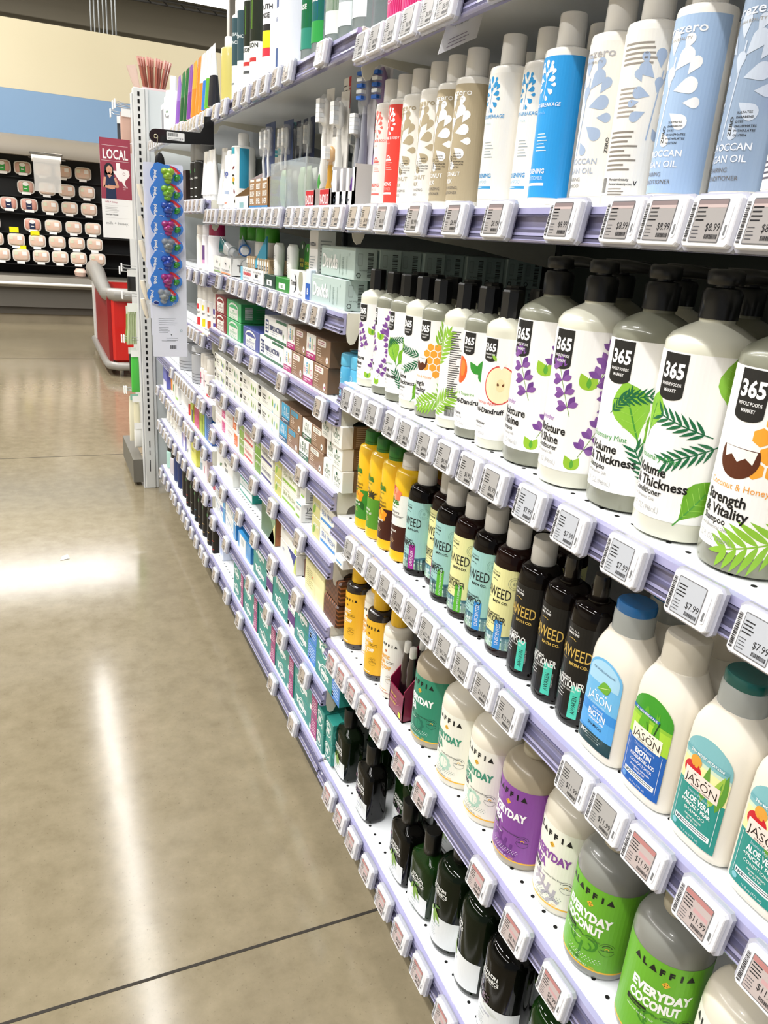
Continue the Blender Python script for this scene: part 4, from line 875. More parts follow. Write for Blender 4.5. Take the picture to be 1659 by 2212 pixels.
# ------------------------------------------------------------------ row 6: dark green glass-look bottles
def dark_bottle(kind, rnd, label):
    root = thing('lotion_bottle', label, 'bottle', (0, 0, 0)); col = '0a1408' if kind[0] == 'd' else ('10290a' if kind[0] == 'g' else '060605')
    bd = mat(col, .06, ior=1.36); e = 2 if rnd else 3.4; hx, hy = (.038, .038) if rnd else (.0255, .037)
    if rnd: MB().lathe([(.033, 0), (.0365, .002), (hx, .008), (hx, .150), (.0365, .158), (.031, .166), (.022, .171), (.015, .173), (.0145, .177)], bd, 44).build('body', root, smooth=60)
    else: MB().oval([(.022, .033, 0), (.025, .0362, .003), (hx, hy, .010), (hx, hy, .098), (.0245, .0355, .108), (.021, .027, .116), (.0145, .0150, .1215), (.0135, .0135, .125)], bd, 44, e).build('body', root, smooth=45)
    zt = .176 if rnd else .124
    MB().lathe([(.0150, zt), (.0155, zt+.002), (.0150, zt+.042), (.0135, zt+.044), (.002, zt+.044)], mat('0a0a0a', .3, coat=.5), 28).build('cap', root, smooth=40)
    a = Art(); H = .150 if rnd else .098; W0, W1 = (-.045, .060) if rnd else (-.030, .030); wy = .072 if rnd else .046; lo = .014 if rnd else .008
    a.rect(W0, lo, W1, wy, 'eef2f4')
    a.text('AVALON', .002, H-.024, .0072, 'f2f2f0', .03, al='c', w=.033); a.text('ORGANICS', .002, H-.0335, .0072, 'f2f2f0', .03, al='c', w=.038); a.line(-.012, H-.036, .018, H-.036, .0006, 'f2f2f0', 3)
    pr_ = kind[1]
    if pr_ == 'l':
        for k in range(34):
            x = -.024+random.random()*.034; y = wy-.004+.020*random.random()-x*.35; a.leaf(x, y, .005, .003, random.uniform(0, 180), ('5a4458', '7a6478', '3a3040', 'a08f98')[k % 4], 2+k % 2)
        for k in range(6): a.line(-.006+k*.004, wy-.004, .018+k*.002, wy-.014, .0005, 'c8ccc0', 2)
    else:
        for dx, dy, t, L in ((-.006, .004, -75, .026), (-.004, .010, -55, .028), (-.008, .012, -110, .018), (-.004, .014, 20, .016)): a.leaf(dx, wy+dy, L, L*.32, t, '7fa83a' if t < 0 else '4f7f2a', 3)
    a.text('treatment' if pr_ == 'p' else 'nourishing', -.010, wy-.018, .0050, '5f8f8f' if pr_ == 'p' else '5a5a8a', -.01, sx=.85); a.text('shampoo', -.010, wy-.025, .0034, '7a8a8a', 0, sx=.85); a.lines(-.012, wy-.032, .012, 4, .004, .0007, '8a9494')
    if kind[0] == 'b' and not rnd: a.ell(-.021, H-.013, .0028, .0040, 'e78fb0', 3)
    f = on_cyl(.0382) if rnd else oval_map(0, .0257, .0375, e)
    a.build('label', f, root, step=.0045, x0=W0, x1=W1, rough=.35)
    return root
DB = {}
for kind, rnd, x, y, lb in (('dp', 0, .036, 1.288, 'dark oval bottle with white label at the bay edge'), ('gp', 0, .092, 1.240, 'dark green oval bottle with leaf print label'), ('bl', 0, .035, 1.158, 'black oval bottle with lavender print label'), ('gl', 0, .092, 1.095, 'dark green oval bottle with lavender print label'),
     ('bp', 0, .035, .985, 'black oval bottle with olive leaf print label'), ('gp', 0, .042, .876, 'dark green oval bottle with leaf print label'), ('dp', 1, .050, .826, 'round dark bottle with white label and olive leaf'), ('dk', 1, .052, .745, 'round olive green bottle with plain white label'), ('bl', 1, .047, .662, 'round black bottle with lavender print'), ('gp', 1, .050, .552, 'round dark green bottle at the bottom edge')):
    lb += ', lowest shelf'
    if y == .876: x, y = .040, .905
    if (kind, rnd) not in DB: DB[(kind, rnd)] = o = dark_bottle(kind, rnd, lb)
    else: o = copy_thing(DB[(kind, rnd)], label=lb)
    o.location = (x, y, .1512); o.rotation_euler = (0, 0, {.745: -.55, .905: .1}.get(y, 0))
for k in range(9): copy_thing(DB[('bp', 0)] if k < 5 else DB[('dp', 1)], (.155 if k < 5 else .14, 1.27-.085*k, .1512), .1, 'dark bottle with black cap in the row behind on the lowest shelf')

# ------------------------------------------------------------------ top shelf of the near bay
def pink_bottle():
    root = thing('toner_bottle', 'magenta striped bottle with orange lettering on the top shelf', 'bottle', (0, 0, 0)); r = .024
    MB().lathe([(.02, 0), (r, .003), (r, .150), (.019, .158), (.012, .160)], mat('f0d8e0', .2, coat=.6), 36).build('body', root, smooth=60); MB().lathe([(.013, .159), (.0135, .185), (.003, .186)], mat('f5f0f0', .4), 24).build('cap', root, smooth=40)
    a = Art().rect(-.035, .004, .04, .14, 'd01a6c')
    for k in range(22): a.rect(-.035+k*.0034, .004, -.0342+k*.0034, .14, 'f07fb0', 1)
    a.ring(0, .045, .010, .0008, 'f8c8dc', 2).ring(0, .045, .006, .0006, 'f8c8dc', 2); a.text('R', 0, .0425, .005, 'f8c8dc', 0, al='c'); a.text('TONER', .0, .075, .006, 'f49a3a', .02, al='c', w=.03); a.text('FACIAL', .0, .085, .006, 'f49a3a', .02, al='c', w=.03)
    a.build('label', on_cyl(r+.0002), root, step=.0035, x0=-.035, x1=.04)
    return root
o = pink_bottle()
for k in range(8):
    q = o if k == 0 else copy_thing(o)
    q.location = (.032, 1.262-.0545*k, 1.5812)
sg = thing('paper_sign', 'white paper sign with blue print hanging from the top shelf rail', 'sign', (.0, 0, 0))
P0, P1, P2, P3 = (-.021, 1.02, 1.505), (.034, 1.02, 1.533), (.046, 1.02, 1.583), (.0, 1.02, 1.583)
bb = MB().add([P0, P1, P2, P3]+[(p[0], p[1]+.0006, p[2]) for p in (P0, P1, P2, P3)], [[0, 1, 2, 3], [7, 6, 5, 4], [0, 4, 5, 1], [1, 5, 6, 2], [2, 6, 7, 3], [3, 7, 4, 0]], mat('f2f1f4', .6))
bb.build('paper', sg)
a = Art()
for i, (t, h, c, bo) in enumerate((("Not Your", .0052, '3a4a8a', .02), ("Mother's Naturals", .0052, '3a4a8a', .02), ('Shampoo, Conditioner', .0042, '6a6a80', 0), ('and Scalp Scrub', .0042, '6a6a80', 0))): a.text(t, 0, -i*.0105, h, c, bo, sx=.62)
a.lines(0, -.048, .042, 3, .005, .0012, '9a8fa0'); a.build('print', lambda u, v, d: (.012+u*.86-v*-.42*.9-.0, 1.02-d-.0002, 1.571+u*.45+v*.98), sg)
# ------------------------------------------------------------------ cartons, tubes and cans of the two farther bays
def carton(name, label, x, y0, y1, z, h, d, col, front=None, side=None, top=None, group=None, sidecol=None):
    """carton whose printed front faces the aisle; y0 is its near end"""
    L = y1-y0; root = thing(name, label, 'box', (x, y0, z), 0, group)
    MB().bbox(0, 0, 0, d, L, h, mat(col, .35, coat=.15), .0012).build('carton', root)
    if front:
        a = Art(); front(a, L, h); a.build('front_print', lambda u, v, q: (-q*.9, L-u, v), root, x0=.0008, x1=L-.0008, yc=(.0006, h-.0006), rough=.35)
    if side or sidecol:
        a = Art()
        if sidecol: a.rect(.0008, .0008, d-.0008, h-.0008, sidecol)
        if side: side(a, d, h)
        a.build('side_print', lambda u, v, q: (u, -q*.9, v), root, x0=.0005, x1=d-.0005, rough=.4)
    return root
def swoosh(t, col='1d2a3a'):
    return lambda a, L, h: a.text(t, L/2, h*.4, h*.25, col, .02, al='c')
# Davids-style pale mint cartons
def f_mint(a, L, h):
    a.text('Davids', L*.05, h*.28, h*.46, 'fbfdfb', .035, w=L*.48); a.text('natural toothpaste', L*.07, h*.84, h*.07, 'f2f8f4', 0, w=L*.3)
    a.lines(L*.58, h*.15, L*.60, 1, 1, h*.6, '9aaea8'); a.bars(L*.66, h*.12, L*.70, h*.7, 9, '9aaea8', vert=False); a.text('peppermint', L*.80, h*.15, h*.09, '93a8a2', 0, rot=90); a.ell(L*.86, h*.78, h*.03, h*.05, 'a9bcb6')
def s_mint(a, d, h):
    a.rrect(d*.14, h*.45, d*.36, h*.85, .002, 'a3b5af', 1); a.rrect(d*.16, h*.48, d*.34, h*.82, .0015, 'b9cac5', 2); a.ring(d*.2, h*.16, h*.09, h*.03, '44514c', 2, 6); a.bars(d*.58, h*.12, d*.82, h*.9, 16, '4c5552', vert=False); a.text('net weight', d*.2, h*.3, h*.06, '6a7a74', 0)
for k, (x, y0, y1, z, d) in enumerate(((.004, 1.376, 1.572, 1.1425, .045), (.010, 1.352, 1.535, 1.2000, .045))):
    carton('toothpaste_carton', 'pale mint toothpaste carton with white lettering, %s one of the front pair' % ('lower' if k == 0 else 'upper'), x, y0, y1, z, .056, d, 'bfd2cc', f_mint, s_mint)
m0 = None
for k in range(8):
    for j in range(2):
        x = .060+.046*k; y0 = 1.365+.01*(k % 2)-(.012 if j else 0); z = 1.1425+.0575*j
        if m0 is None: o = m0 = carton('toothpaste_carton', 'pale mint toothpaste carton stacked deep in the shade behind the front pair', x, y0, y0+.18, z, .056, .0445, 'bfd2cc', None, s_mint)
        else: o = copy_thing(m0, (x, y0, z))
        if j and k > 5: o.location.x = x
# shelf A
G4 = None
def can(name, label, x, y, z, r, h, body, cap, art=None, caph=.03, capr=None, n=28):
    root = thing(name, label, 'bottle', (x, y, z)); hb = h-caph
    MB().lathe([(r*.92, 0), (r, .002), (r, hb-.008), (r*.93, hb-.003), ((capr or r*.9)*.8, hb)], mat(body, .3, coat=.4), n).build('body', root, smooth=45)
    cr = capr or r*.93
    MB().lathe([(cr*.95, hb-.002), (cr, hb), (cr*.97, h-.003), (cr*.85, h), (.001, h)], mat(cap, .3, coat=.3), n).build('cap', root, smooth=45)
    if art:
        a = Art(); art(a, r, hb); a.build('label', on_cyl(r), root, step=r*.14, x0=-1.5*r, x1=1.7*r, rough=.35)
    return root
def band(bg, *parts):
    """parts: (v0, v1, colour) fractions of the body height"""
    def f(a, r, h):
        if bg: a.rect(-1.5*r, h*.02, 1.7*r, h*.92, bg)
        for p in parts:
            if isinstance(p[0], str): a.text(p[0], p[2]*r, p[1]*h, p[3], p[4], .02, al='c', l=4, **(p[5] if len(p) > 5 else {}))
            else: a.rect((p[3] if len(p) > 3 else -1.5)*r, p[0]*h, (p[4] if len(p) > 4 else 1.7)*r, p[1]*h, p[2], 2)
    return f
for k, y in enumerate((2.50, 2.40, 2.30, 2.20)):
    can('spray_bottle', 'white bottle with bright green cap standing behind the tube cartons', .095, y, 1.1425, .023, .14, 'f0efec', '3f9a1f', band('f4f3ef', ('mouth', .55, .3, .008, 'e0a080')), .035)
def trough(label, x, y0, y1, col, h, d, front, side=None, back=None, flap=None, inner='4a3524'):
    root = thing('display_tray', label, 'tray', (x, y0, 1.1425)); L = y1-y0; m_ = mat(col, .4); t = .002
    MB().box(0, 0, 0, d, L, t, m_).box(0, 0, 0, t, L, h, m_).box(d-t, 0, 0, d, L, back or h*1.4, mat(inner, .6)).prism([(0, 0), (d, 0), (d, back or h*1.4), (d*.45, back or h*1.4), (d*.1, h)], 0, t, m_, 'xz').prism([(0, 0), (d, 0), (d, back or h*1.4), (d*.45, back or h*1.4), (d*.1, h)], L-t, L, m_, 'xz').build('carton', root)
    a = Art(); front(a, L, h); a.build('front_print', lambda u, v, q: (-q, L-u, v), root, x0=0, x1=L)
    if side: a = Art(); side(a, d, h); a.build('side_print', lambda u, v, q: (u, -q, v), root)
    return root
def f_toms(c):
    def f(a, L, h):
        a.rect(L*.04, h*.05, L*.96, h*.14, c, 1); a.text('TOOTHPASTE', L/2, h*.19, h*.13, '555a5a', 0, w=L*.8, al='c'); a.poly([(L*.5, h*.92), (L*.66, h*.72), (L*.5, h*.42), (L*.34, h*.72)], 'e9e7e2', 1); a.text('Toms', L/2, h*.60, h*.14, '1d2a3a', .03, al='c', sx=.8)
        a.leaf(L*.88, h*.4, h*.25, h*.08, 70, '6a9a3a', 2)
    return f
for k, (y0, y1, c) in enumerate(((2.452, 2.555, '8fae74'), (2.318, 2.446, 'e59a6a'))):
    trough('white tube tray with %s stripe, %s' % (('green', 'farther') if k == 0 else ('orange', 'nearer')), .004, y0, y1, 'f1f0eb', .05, .10, f_toms(c), (lambda a, d, h: (a.ring(d*.5, h*.62, h*.42, h*.05, 'b9bdbd', 2, 20, 0, 180), a.text('Toms', d*.2, h*.25, h*.42, '15191c', .02, sx=.9))) if k else None, back=.052)
def tube(label, x, y, z, L, r, col, cap, rot, band2=None, cat='tube', stand=False, capcol=None):
    root = thing('toothpaste_tube', label, cat, (x, y, z)); root.rotation_euler = rot
    m_ = mat(col, .25, coat=.5); rings = []
    for t in range(9):
        q = t/8; hx = r*(1-q)**.8*.96+.0012; hy = r*(1+.45*q); rings.append([(hx*cos(a*pi/8), hy*sin(a*pi/8), .012+L*q) for a in range(16)])
    b = MB(); k = 4 if band2 else 9
    if band2: b.loft(rings[:5], mat(band2, .25, coat=.5)).loft(rings[4:], m_)
    else: b.loft(rings, m_)
    b.build('tube_body', root, smooth=60)
    MB().lathe([(r*.55, -.006), (r*.62, -.004), (r*.75, .008), (r*.75, .012), (.001, .013)], mat(cap, .35), 20).build('cap', root, smooth=40)
    return root
tube('blue and teal toothpaste tube lying with its white cap towards the near side', .05, 2.33, 1.215, .12, .018, '15757c', 'e9ecee', (radians(-82), 0, radians(-10)), '2a74c8')
tube('blue and teal toothpaste tube lying on the farther white tray', .045, 2.44, 1.205, .09, .017, '15757c', 'e9ecee', (radians(-78), 0, radians(15)), 'e9ecee')
tube('teal toothpaste tube with white cap lying deeper in the shelf', .10, 2.20, 1.205, .12, .016, '1a6a74', 'd9dcde', (radians(-85), 0, 0), '2a64b8')
pk = trough('low white tray lettered CINNAMON and MINT in front of the blue card', .006, 1.96, 2.20, 'f3f2ee', .036, .085, lambda a, L, h: (a.rect(0, 0, L*.10, h, '7fc8e0', 1), a.text('Tea Tree Therapy', L*.13, h*.74, h*.16, '3a3a3a', 0, w=L*.35), a.text('CINNAMON', L*.13, h*.44, h*.24, 'd83a3a', .04, w=L*.34), a.text('TOOTHPICKS', L*.13, h*.18, h*.14, '4a6a8a', 0, w=L*.3), a.text('Tea Tree Therapy', L*.56, h*.74, h*.16, '3a3a3a', 0, w=L*.35), a.text('MINT', L*.66, h*.44, h*.24, '2a2a2a', .04), a.text('TOOTHPICKS', L*.58, h*.18, h*.14, '4a6a8a', 0, w=L*.3)), back=.045, inner='d8d4cc')
p0 = None
for k in range(9):
    y = 2.185-.024*k-(.02 if k > 3 else 0)
    if p0 is None:
        p0 = thing('toothpick_pack', 'clear pack of wooden toothpicks standing in the CINNAMON tray', 'pack', (0, 0, 0), 0, 'toothpick packs')
        MB().bbox(0, 0, 0, .055, .016, .062, mat('cbb089', .5), .002).build('pack', p0); Art().rect(.004, .006, .018, .056, 'f2f0ea').text('Z', .011, .034, .010, '151515', .05, al='c').text('Z', .011, .014, .010, '151515', .05, al='c').build('label', lambda u, v, q: (-q, .016-u*.75, v), p0)
    o = p0 if k == 0 else copy_thing(p0); o.location = (.018, y-.016, 1.1452)
for nm, c, y0, y1, lb in (('floss_tray', '20402c', 1.856, 1.950, 'dark green low tray holding a white dispenser'), ('floss_tray', '2f8a2a', 1.735, 1.849, 'bright green low tray holding a white dispenser')):
    carton(nm, lb, .006, y0, y1, 1.1425, .032, .06, c, lambda a, L, h: (a.rrect(L*.25, h*.2, L*.72, h*.62, .002, 'eef0ea', 1), a.text('SILK', L*.48, h*.3, h*.2, c, .03, al='c')))
    q = thing('floss_dispenser', 'white floss dispenser standing in the %s tray' % ('dark green' if c == '20402c' else 'bright green'), 'dispenser', (.025, (y0+y1)/2-.016, 1.175))
    MB().oval([(.010, .015, 0), (.012, .018, .03), (.012, .018, .065), (.008, .013, .075)], mat('eceeec', .35), 20, 3).build('case', q, smooth=50); Art().lines(-.008, .05, .008, 8, .006, .001, '9a9a9a').build('label', lambda u, v, d: (-.012-d, -u, v), q)
tag(MB().add([(.02, 1.99, 1.18), (.02, 2.13, 1.18), (.02, 1.99, 1.262), (.024, 1.99, 1.18), (.024, 2.13, 1.18), (.024, 1.99, 1.262)], [[0, 1, 2], [3, 5, 4], [0, 3, 4, 1], [1, 4, 5, 2], [2, 5, 3, 0]], mat('3f9fc0', .5)).build('divider_card'), 'blue triangular cardboard flap above the toothpick packs', 'card')
for k, (y, c, z, x) in enumerate(((1.815, '264a26', 1.188, .06), (1.745, '3f9a34', 1.183, .05))):
    q = thing('hang_card', '%s rounded hang card behind the floss dispensers' % ('dark green' if k == 0 else 'bright green'), 'card', (x, y, z)); b = MB()
    b.prism([(-.026, 0), (.026, 0)]+[(.026*cos(radians(t)), .045+.026*sin(radians(t))) for t in range(0, 181, 15)], 0, .0015, mat(c, .5)); b.build('card', q)
    Art().text('DENTAL', 0, .024, .008, 'e2d24a', .02, al='c', sx=.8).text('FLOSS', 0, .013, .008, 'e2d24a', .02, al='c', sx=.8).ell(0, .058, .004, .005, 'f2f2f2').build('print', lambda u, v, d: (-d, -u, v), q)
carton('floss_tray', 'white tray with oval cut-out beside the pale blue carton', .004, 1.615, 1.728, 1.1425, .055, .07, 'f3f2ee', lambda a, L, h: (a.ell(L*.30, h*.5, L*.17, h*.36, '15191c', 1), a.ell(L*.24, h*.5, L*.17, h*.38, 'f3f2ee', 2), a.text('Toms', L*.26, h*.42, h*.2, '15191c', .03, al='c', l=4), a.ell(L*.72, h*.65, L*.13, h*.42, 'a8a890', 1), a.text('of Maine', L*.62, h*.08, h*.1, '15191c', 0)))
for k in range(3): tag(MB().oval([(.008, .010, 0), (.009, .011, .05), (.007, .008, .062)], mat('f0efeb', .4), 16, 3).build('floss_pick_pack', loc=(.105, 1.70-.028*k, 1.1425)), 'small white floss pack behind the oval cut-out tray', 'pack')
carton('carton_tall', 'tall white toothpaste carton with fine grey print left of the mint cartons', .016, 1.5785, 1.632, 1.1425, .14, .04, 'f2f1ee', lambda a, L, h: (a.text('VEEDA', L*.12, h*.78, h*.055, '44484a', .02, w=L*.7), a.lines(L*.15, h*.62, L*.8, 6, h*.04, h*.012, '9aa0a2'), a.ell(L*.5, h*.30, L*.12, h*.05, '7fa84a'), a.lines(L*.15, h*.18, L*.8, 3, h*.04, h*.012, '7f9ac0')), lambda a, d, h: a.lines(d*.15, h*.85, d*.9, 10, h*.05, h*.015, 'a0a4a4'))
carton('carton_small', 'small white and blue carton at the foot of the tall white one', .002, 1.5755, 1.606, 1.1425, .062, .012, 'dfeaf6', lambda a, L, h: (a.rect(0, 0, L, h*.55, '2f62b8', 1), a.text('B', L*.5, h*.2, h*.2, 'ffffff', .02, al='c')))

# shelf B: red, green, blue and white stacks
def f_euth(c):
    def f(a, L, h):
        a.rect(L*.18, h*.06, L*.80, h*.62, 'f0efe8', 1); a.ring(L*.49, h*.58, L*.34, h*.10, 'f0efe8', 1, 16, 0, 180, ry=h*.34); a.text('WHITEN', L*.5, h*.44, h*.09, c, 0, al='c'); a.text('ELEMENT', L*.5, h*.28, h*.13, c, .0, w=L*.5, al='c'); a.lines(L*.24, h*.18, L*.74, 2, h*.08, h*.02, c)
    return f
def f_triple(a, L, h):
    a.rect(0, 0, L, h*.12, '2f6a4a', 1); a.rect(L*.55, h*.86, L, h*.98, '2f6a4a', 1); a.rrect(L*.05, h*.22, L*.20, h*.82, .002, '24326a', 1)
    for i in range(3):
        for j in range(2): a.rect(L*(.065+.065*j), h*(.30+.16*i), L*(.115+.065*j), h*(.40+.16*i), 'f4f4f2', 3)
    a.text('TRIPLE ACTION', L*.24, h*.42, h*.22, '24326a', .04, w=L*.58); a.leaf(L*.86, h*.20, h*.3, h*.12, 70, '3f8a3a', 2); a.leaf(L*.88, h*.20, h*.25, h*.1, 115, '5fa04a', 2); a.lines(L*.3, h*.32, L*.6, 2, h*.09, h*.02, '8a94a8')
def s_bar(a, d, h): a.bars(d*.12, h*.2, d*.34, h*.85, 14, 'f0f0ec', vert=False); a.lines(d*.45, h*.7, d*.85, 5, h*.12, h*.03, '6f8a76')
for j in range(2):
    w_ = ('upper', 'lower')[1-j]
    carton('toothpaste_carton', 'dark red toothpaste carton with white panel, %s of its stack' % w_, .006, 2.385, 2.54, .9675+j*.0545, .053, .10, '8d3235', f_euth('8d3235'))
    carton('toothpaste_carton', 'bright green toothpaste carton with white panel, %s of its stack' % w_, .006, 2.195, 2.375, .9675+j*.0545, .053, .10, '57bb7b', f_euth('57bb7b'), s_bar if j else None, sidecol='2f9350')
    carton('toothpaste_carton', 'white carton lettered TRIPLE ACTION, %s of the two' % w_, .006, 1.765+(-.018 if j else 0), 1.985-(.045 if j else 0), .9675+j*.0545, .053, .10, 'f4f4f1', f_triple)
carton('toothpaste_carton', 'violet blue toothpaste carton with white panel beside the green stack', .006, 1.995, 2.165, .9675, .053, .10, '4a569c', f_euth('4a569c'))
carton('toothpaste_carton', 'navy carton standing deeper between green and white stacks', .05, 1.96, 2.10, 1.022, .053, .09, '1e2c66', None)
def hello(mode):
    bgc, bot, tcol = {'rainbow': ('f7f6f0', 'b02a72', None), 'blue': ('3fa5cf', '1f4f72', 'f5f8f8'), 'green': ('f7f6f0', '1f5f44', '1f5f44')}[mode]
    def f(a, L, h):
        a.rect(0, 0, L*.42, h, bgc, 1); a.rect(0, 0, L*.42, h*.26, bot, 2)
        cs = ['e0508a', '3fa5cf', 'f2b93a', '7fc24a', 'e0508a'] if tcol is None else [tcol]*5
        H = h*.34; y = h*.40
        a.text('h', L*.06, y, H*.95, cs[0], .0, sx=.62, l=4); a.ring(L*.165, y+H*.28, H*.30, H*.09, cs[1], 4, 16, ry=H*.33); a.rect(L*.13, y+H*.22, L*.20, y+H*.32, cs[1], 4)
        for q in (0, 1): a.rect(L*(.235+.03*q), y, L*(.248+.03*q), y+H*1.25, cs[2+q], 4)
        a.ring(L*.345, y+H*.28, H*.33, H*.08, cs[4], 4, 18, ry=H*.38)
        a.ell(L*.165, y+H*1.02, H*.24, H*.30, cs[1], 4); a.rect(L*.135, y+H*.98, L*.195, y+H*1.06, bgc, 5)
        a.text('antiplaque' if mode != 'rainbow' else 'whitening', L*.04, h*.15, h*.08, 'ffffff', .02, w=L*.3, l=5); a.lines(L*.04, h*.08, L*.26, 1, h*.1, h*.03, 'e9c9dc', 5)
        a.rrect(L*.50, h*.68, L*.84, h*.92, h*.08, 'f2ece2' if mode != 'blue' else '3fa5cf', 2); a.lines(L*.53, h*.83, L*.78, 2, h*.08, h*.03, 'b05a7a' if mode == 'rainbow' else '8a8a80', 4)
        a.lines(L*.49, h*.56, L*.72, 4, h*.09, h*.035, 'e2d2c0', 3); a.lines(L*.49, h*.18, L*.72, 2, h*.07, h*.02, 'c8b09a', 3); a.ell(L*.90, h*.24, L*.045, h*.14, 'f7f3ee', 3); a.ell(L*.90, h*.22, L*.018, h*.05, {'rainbow': 'b02a72', 'blue': '4a9ac0', 'green': '153f2c'}[mode], 4)
    return f
HB = '93735a'
for mode, y0, y1, z, lb in (('rainbow', 1.600, 1.738, 1.0225, 'upper farther'), ('rainbow', 1.447, 1.597, 1.0225, 'upper nearer'), ('rainbow', 1.616, 1.762, .9675, 'lower farther'), ('rainbow', 1.455, 1.613, .9675, 'lower nearer')):
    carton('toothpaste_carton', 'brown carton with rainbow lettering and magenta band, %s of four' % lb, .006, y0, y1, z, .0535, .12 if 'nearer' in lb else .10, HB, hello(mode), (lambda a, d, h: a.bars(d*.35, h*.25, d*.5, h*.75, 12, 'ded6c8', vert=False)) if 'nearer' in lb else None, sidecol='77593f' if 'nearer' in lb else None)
for k, (x, y) in enumerate(((.030, 1.395), (.034, 1.352), (.060, 1.425), (.075, 1.375), (.105, 1.40), (.10, 1.36))):
    can('toothpaste_tub', 'sky blue round toothpaste tub with white lettering beside the brown cartons' if k < 2 else 'sky blue round tub in the row behind', x, y, .9675, .0185, .094, '57b4dc', '63c0e4', (lambda a, r, h: (a.text('hello', 0, h*.35, .014, 'e9f6fb', -.01, al='c', w=.034), a.lines(-r*.6, h*.22, r*.9, 3, h*.07, h*.02, 'bfe3f2'), a.ring(0, h*.72, .006, .001, 'bfe3f2', 3))) if k < 3 else None, .022, .0187, 24)

# shelf C
def f_365(acc, t1, t2, leafc):
    def f(a, L, h):
        a.rrect(L*.04, h*.38, L*.17, h, .002, '1d1d1d', 1); a.text('365', L*.105, h*.62, h*.20, 'ffffff', .04, w=L*.11, al='c', l=4)
        a.text(t1, L*.24, h*.60, h*.13, '2b2b2b', .02, sx=.8); a.text(t2, L*.24, h*.44, h*.13, '2b2b2b', .02, sx=.8); a.lines(L*.24, h*.33, L*.5, 2, h*.08, h*.025, '9a9a94')
        a.leaf(L*.72, h*.35, h*.45, h*.20, 100, leafc, 2); a.leaf(L*.78, h*.32, h*.40, h*.18, 60, acc, 2); a.leaf(L*.68, h*.15, h*.32, h*.14, -30, acc, 2); a.leaf(L*.92, h*.3, h*.4, h*.16, 95, '8fc24a', 2); a.leaf(L*.55, h*.6, h*.22, h*.1, 70, '8fc24a', 2); a.leaf(L*.08, h*.05, h*.26, h*.1, 80, '8fc24a', 2)
    return f
for y0, y1, cfg, nm in ((2.40, 2.555, ('5a62b8', 'Total Care', 'Toothpaste', '6a9a3a'), 'lavender accented'), (2.21, 2.388, ('2f8a80', 'Anticavity', 'Toothpaste', '3f7a4a'), 'dark teal accented'), (2.002, 2.204, ('5f9a3a', 'Toothpaste', 'with Mint', '8fb83a'), 'green leaf'), (1.790, 1.998, ('7fc4e0', 'Fluoride-Free', 'Toothpaste', '8fc24a'), 'light blue leaf')):
    for j in range(2):
        carton('toothpaste_carton', 'white toothpaste carton, %s print, %s of its stack' % (nm, ('lower', 'upper')[j]), .006, y0, y1, .7935+j*.0475, .0465, .10, 'f3f2ea', f_365(*cfg))
MB_ = MB().box(.03, 2.3885, .7935, .10, 2.399, .885, mat('4a56a8', .4)); tag(MB_.build('carton_blue'), 'narrow blue carton edge between white leaf printed stacks', 'box')
for mode, y0, y1, z, lb in (('blue', 1.612, 1.768, .8415, 'brown carton with sky blue panel, upper of two'), ('blue', 1.628, 1.785, .7935, 'brown carton with sky blue panel, lower of two'), ('green', 1.455, 1.602, .8415, 'brown carton with dark green lettering, upper of two'), ('green', 1.460, 1.622, .7935, 'brown carton with dark green lettering, lower of two')):
    carton('toothpaste_carton', lb, .006, y0, y1, z, .047, .10, HB, hello(mode))
eb = None
for x, y, z, sp in ((-.002, 1.393, .8855, 0), (.012, 1.395, .840, 0), (.006, 1.395, .7935, 0), (.0, 1.336, .884, 0), (.004, 1.338, .839, 0), (.006, 1.336, .7935, 0)):
    if eb is None:
        eb = thing('toothpaste_carton', 'brown carton lying end-on with white end flap and green lettering', 'box', (0, 0, 0), 0, 'end-on brown cartons')
        MB().bbox(.001, 0, 0, .17, .052, .0445, mat('7d6043', .5), .001).build('carton', eb); MB().bbox(-.003, -.0008, -.0003, .022, .0528, .0447, mat('f5f4ee', .4), .0012).build('end_flap', eb)
        a = Art().text('h', .009, .017, .012, '1f5f44', .0, sx=.7).ring(.0215, .022, .0055, .0012, '1f5f44', 2, 16).ell(.0215, .033, .0035, .004, '1f5f44').rect(.0275, .017, .0283, .032, '8fae9a').rect(.0298, .017, .0306, .032, '8fae9a').ring(.038, .0215, .0055, .0012, '1f5f44', 2, 16).lines(.012, .0115, .040, 2, .0035, .0008, '8a9a90')
        a.build('flap_print', lambda u, v, q: (-.0031-q, .052-u, v), eb); Art().lines(.028, .040, .16, 10, .0038, .0012, 'c9ae8c').build('side_print', lambda u, v, q: (u, -q*.9, v), eb); MB().box(.025, .002, .0446, .168, .05, .0449, mat('15261f', .5)).build('top_panel', eb)
    o = eb if z == .8855 else copy_thing(eb); o.location = (x, y, z); o.rotation_euler = (0, 0, 0)

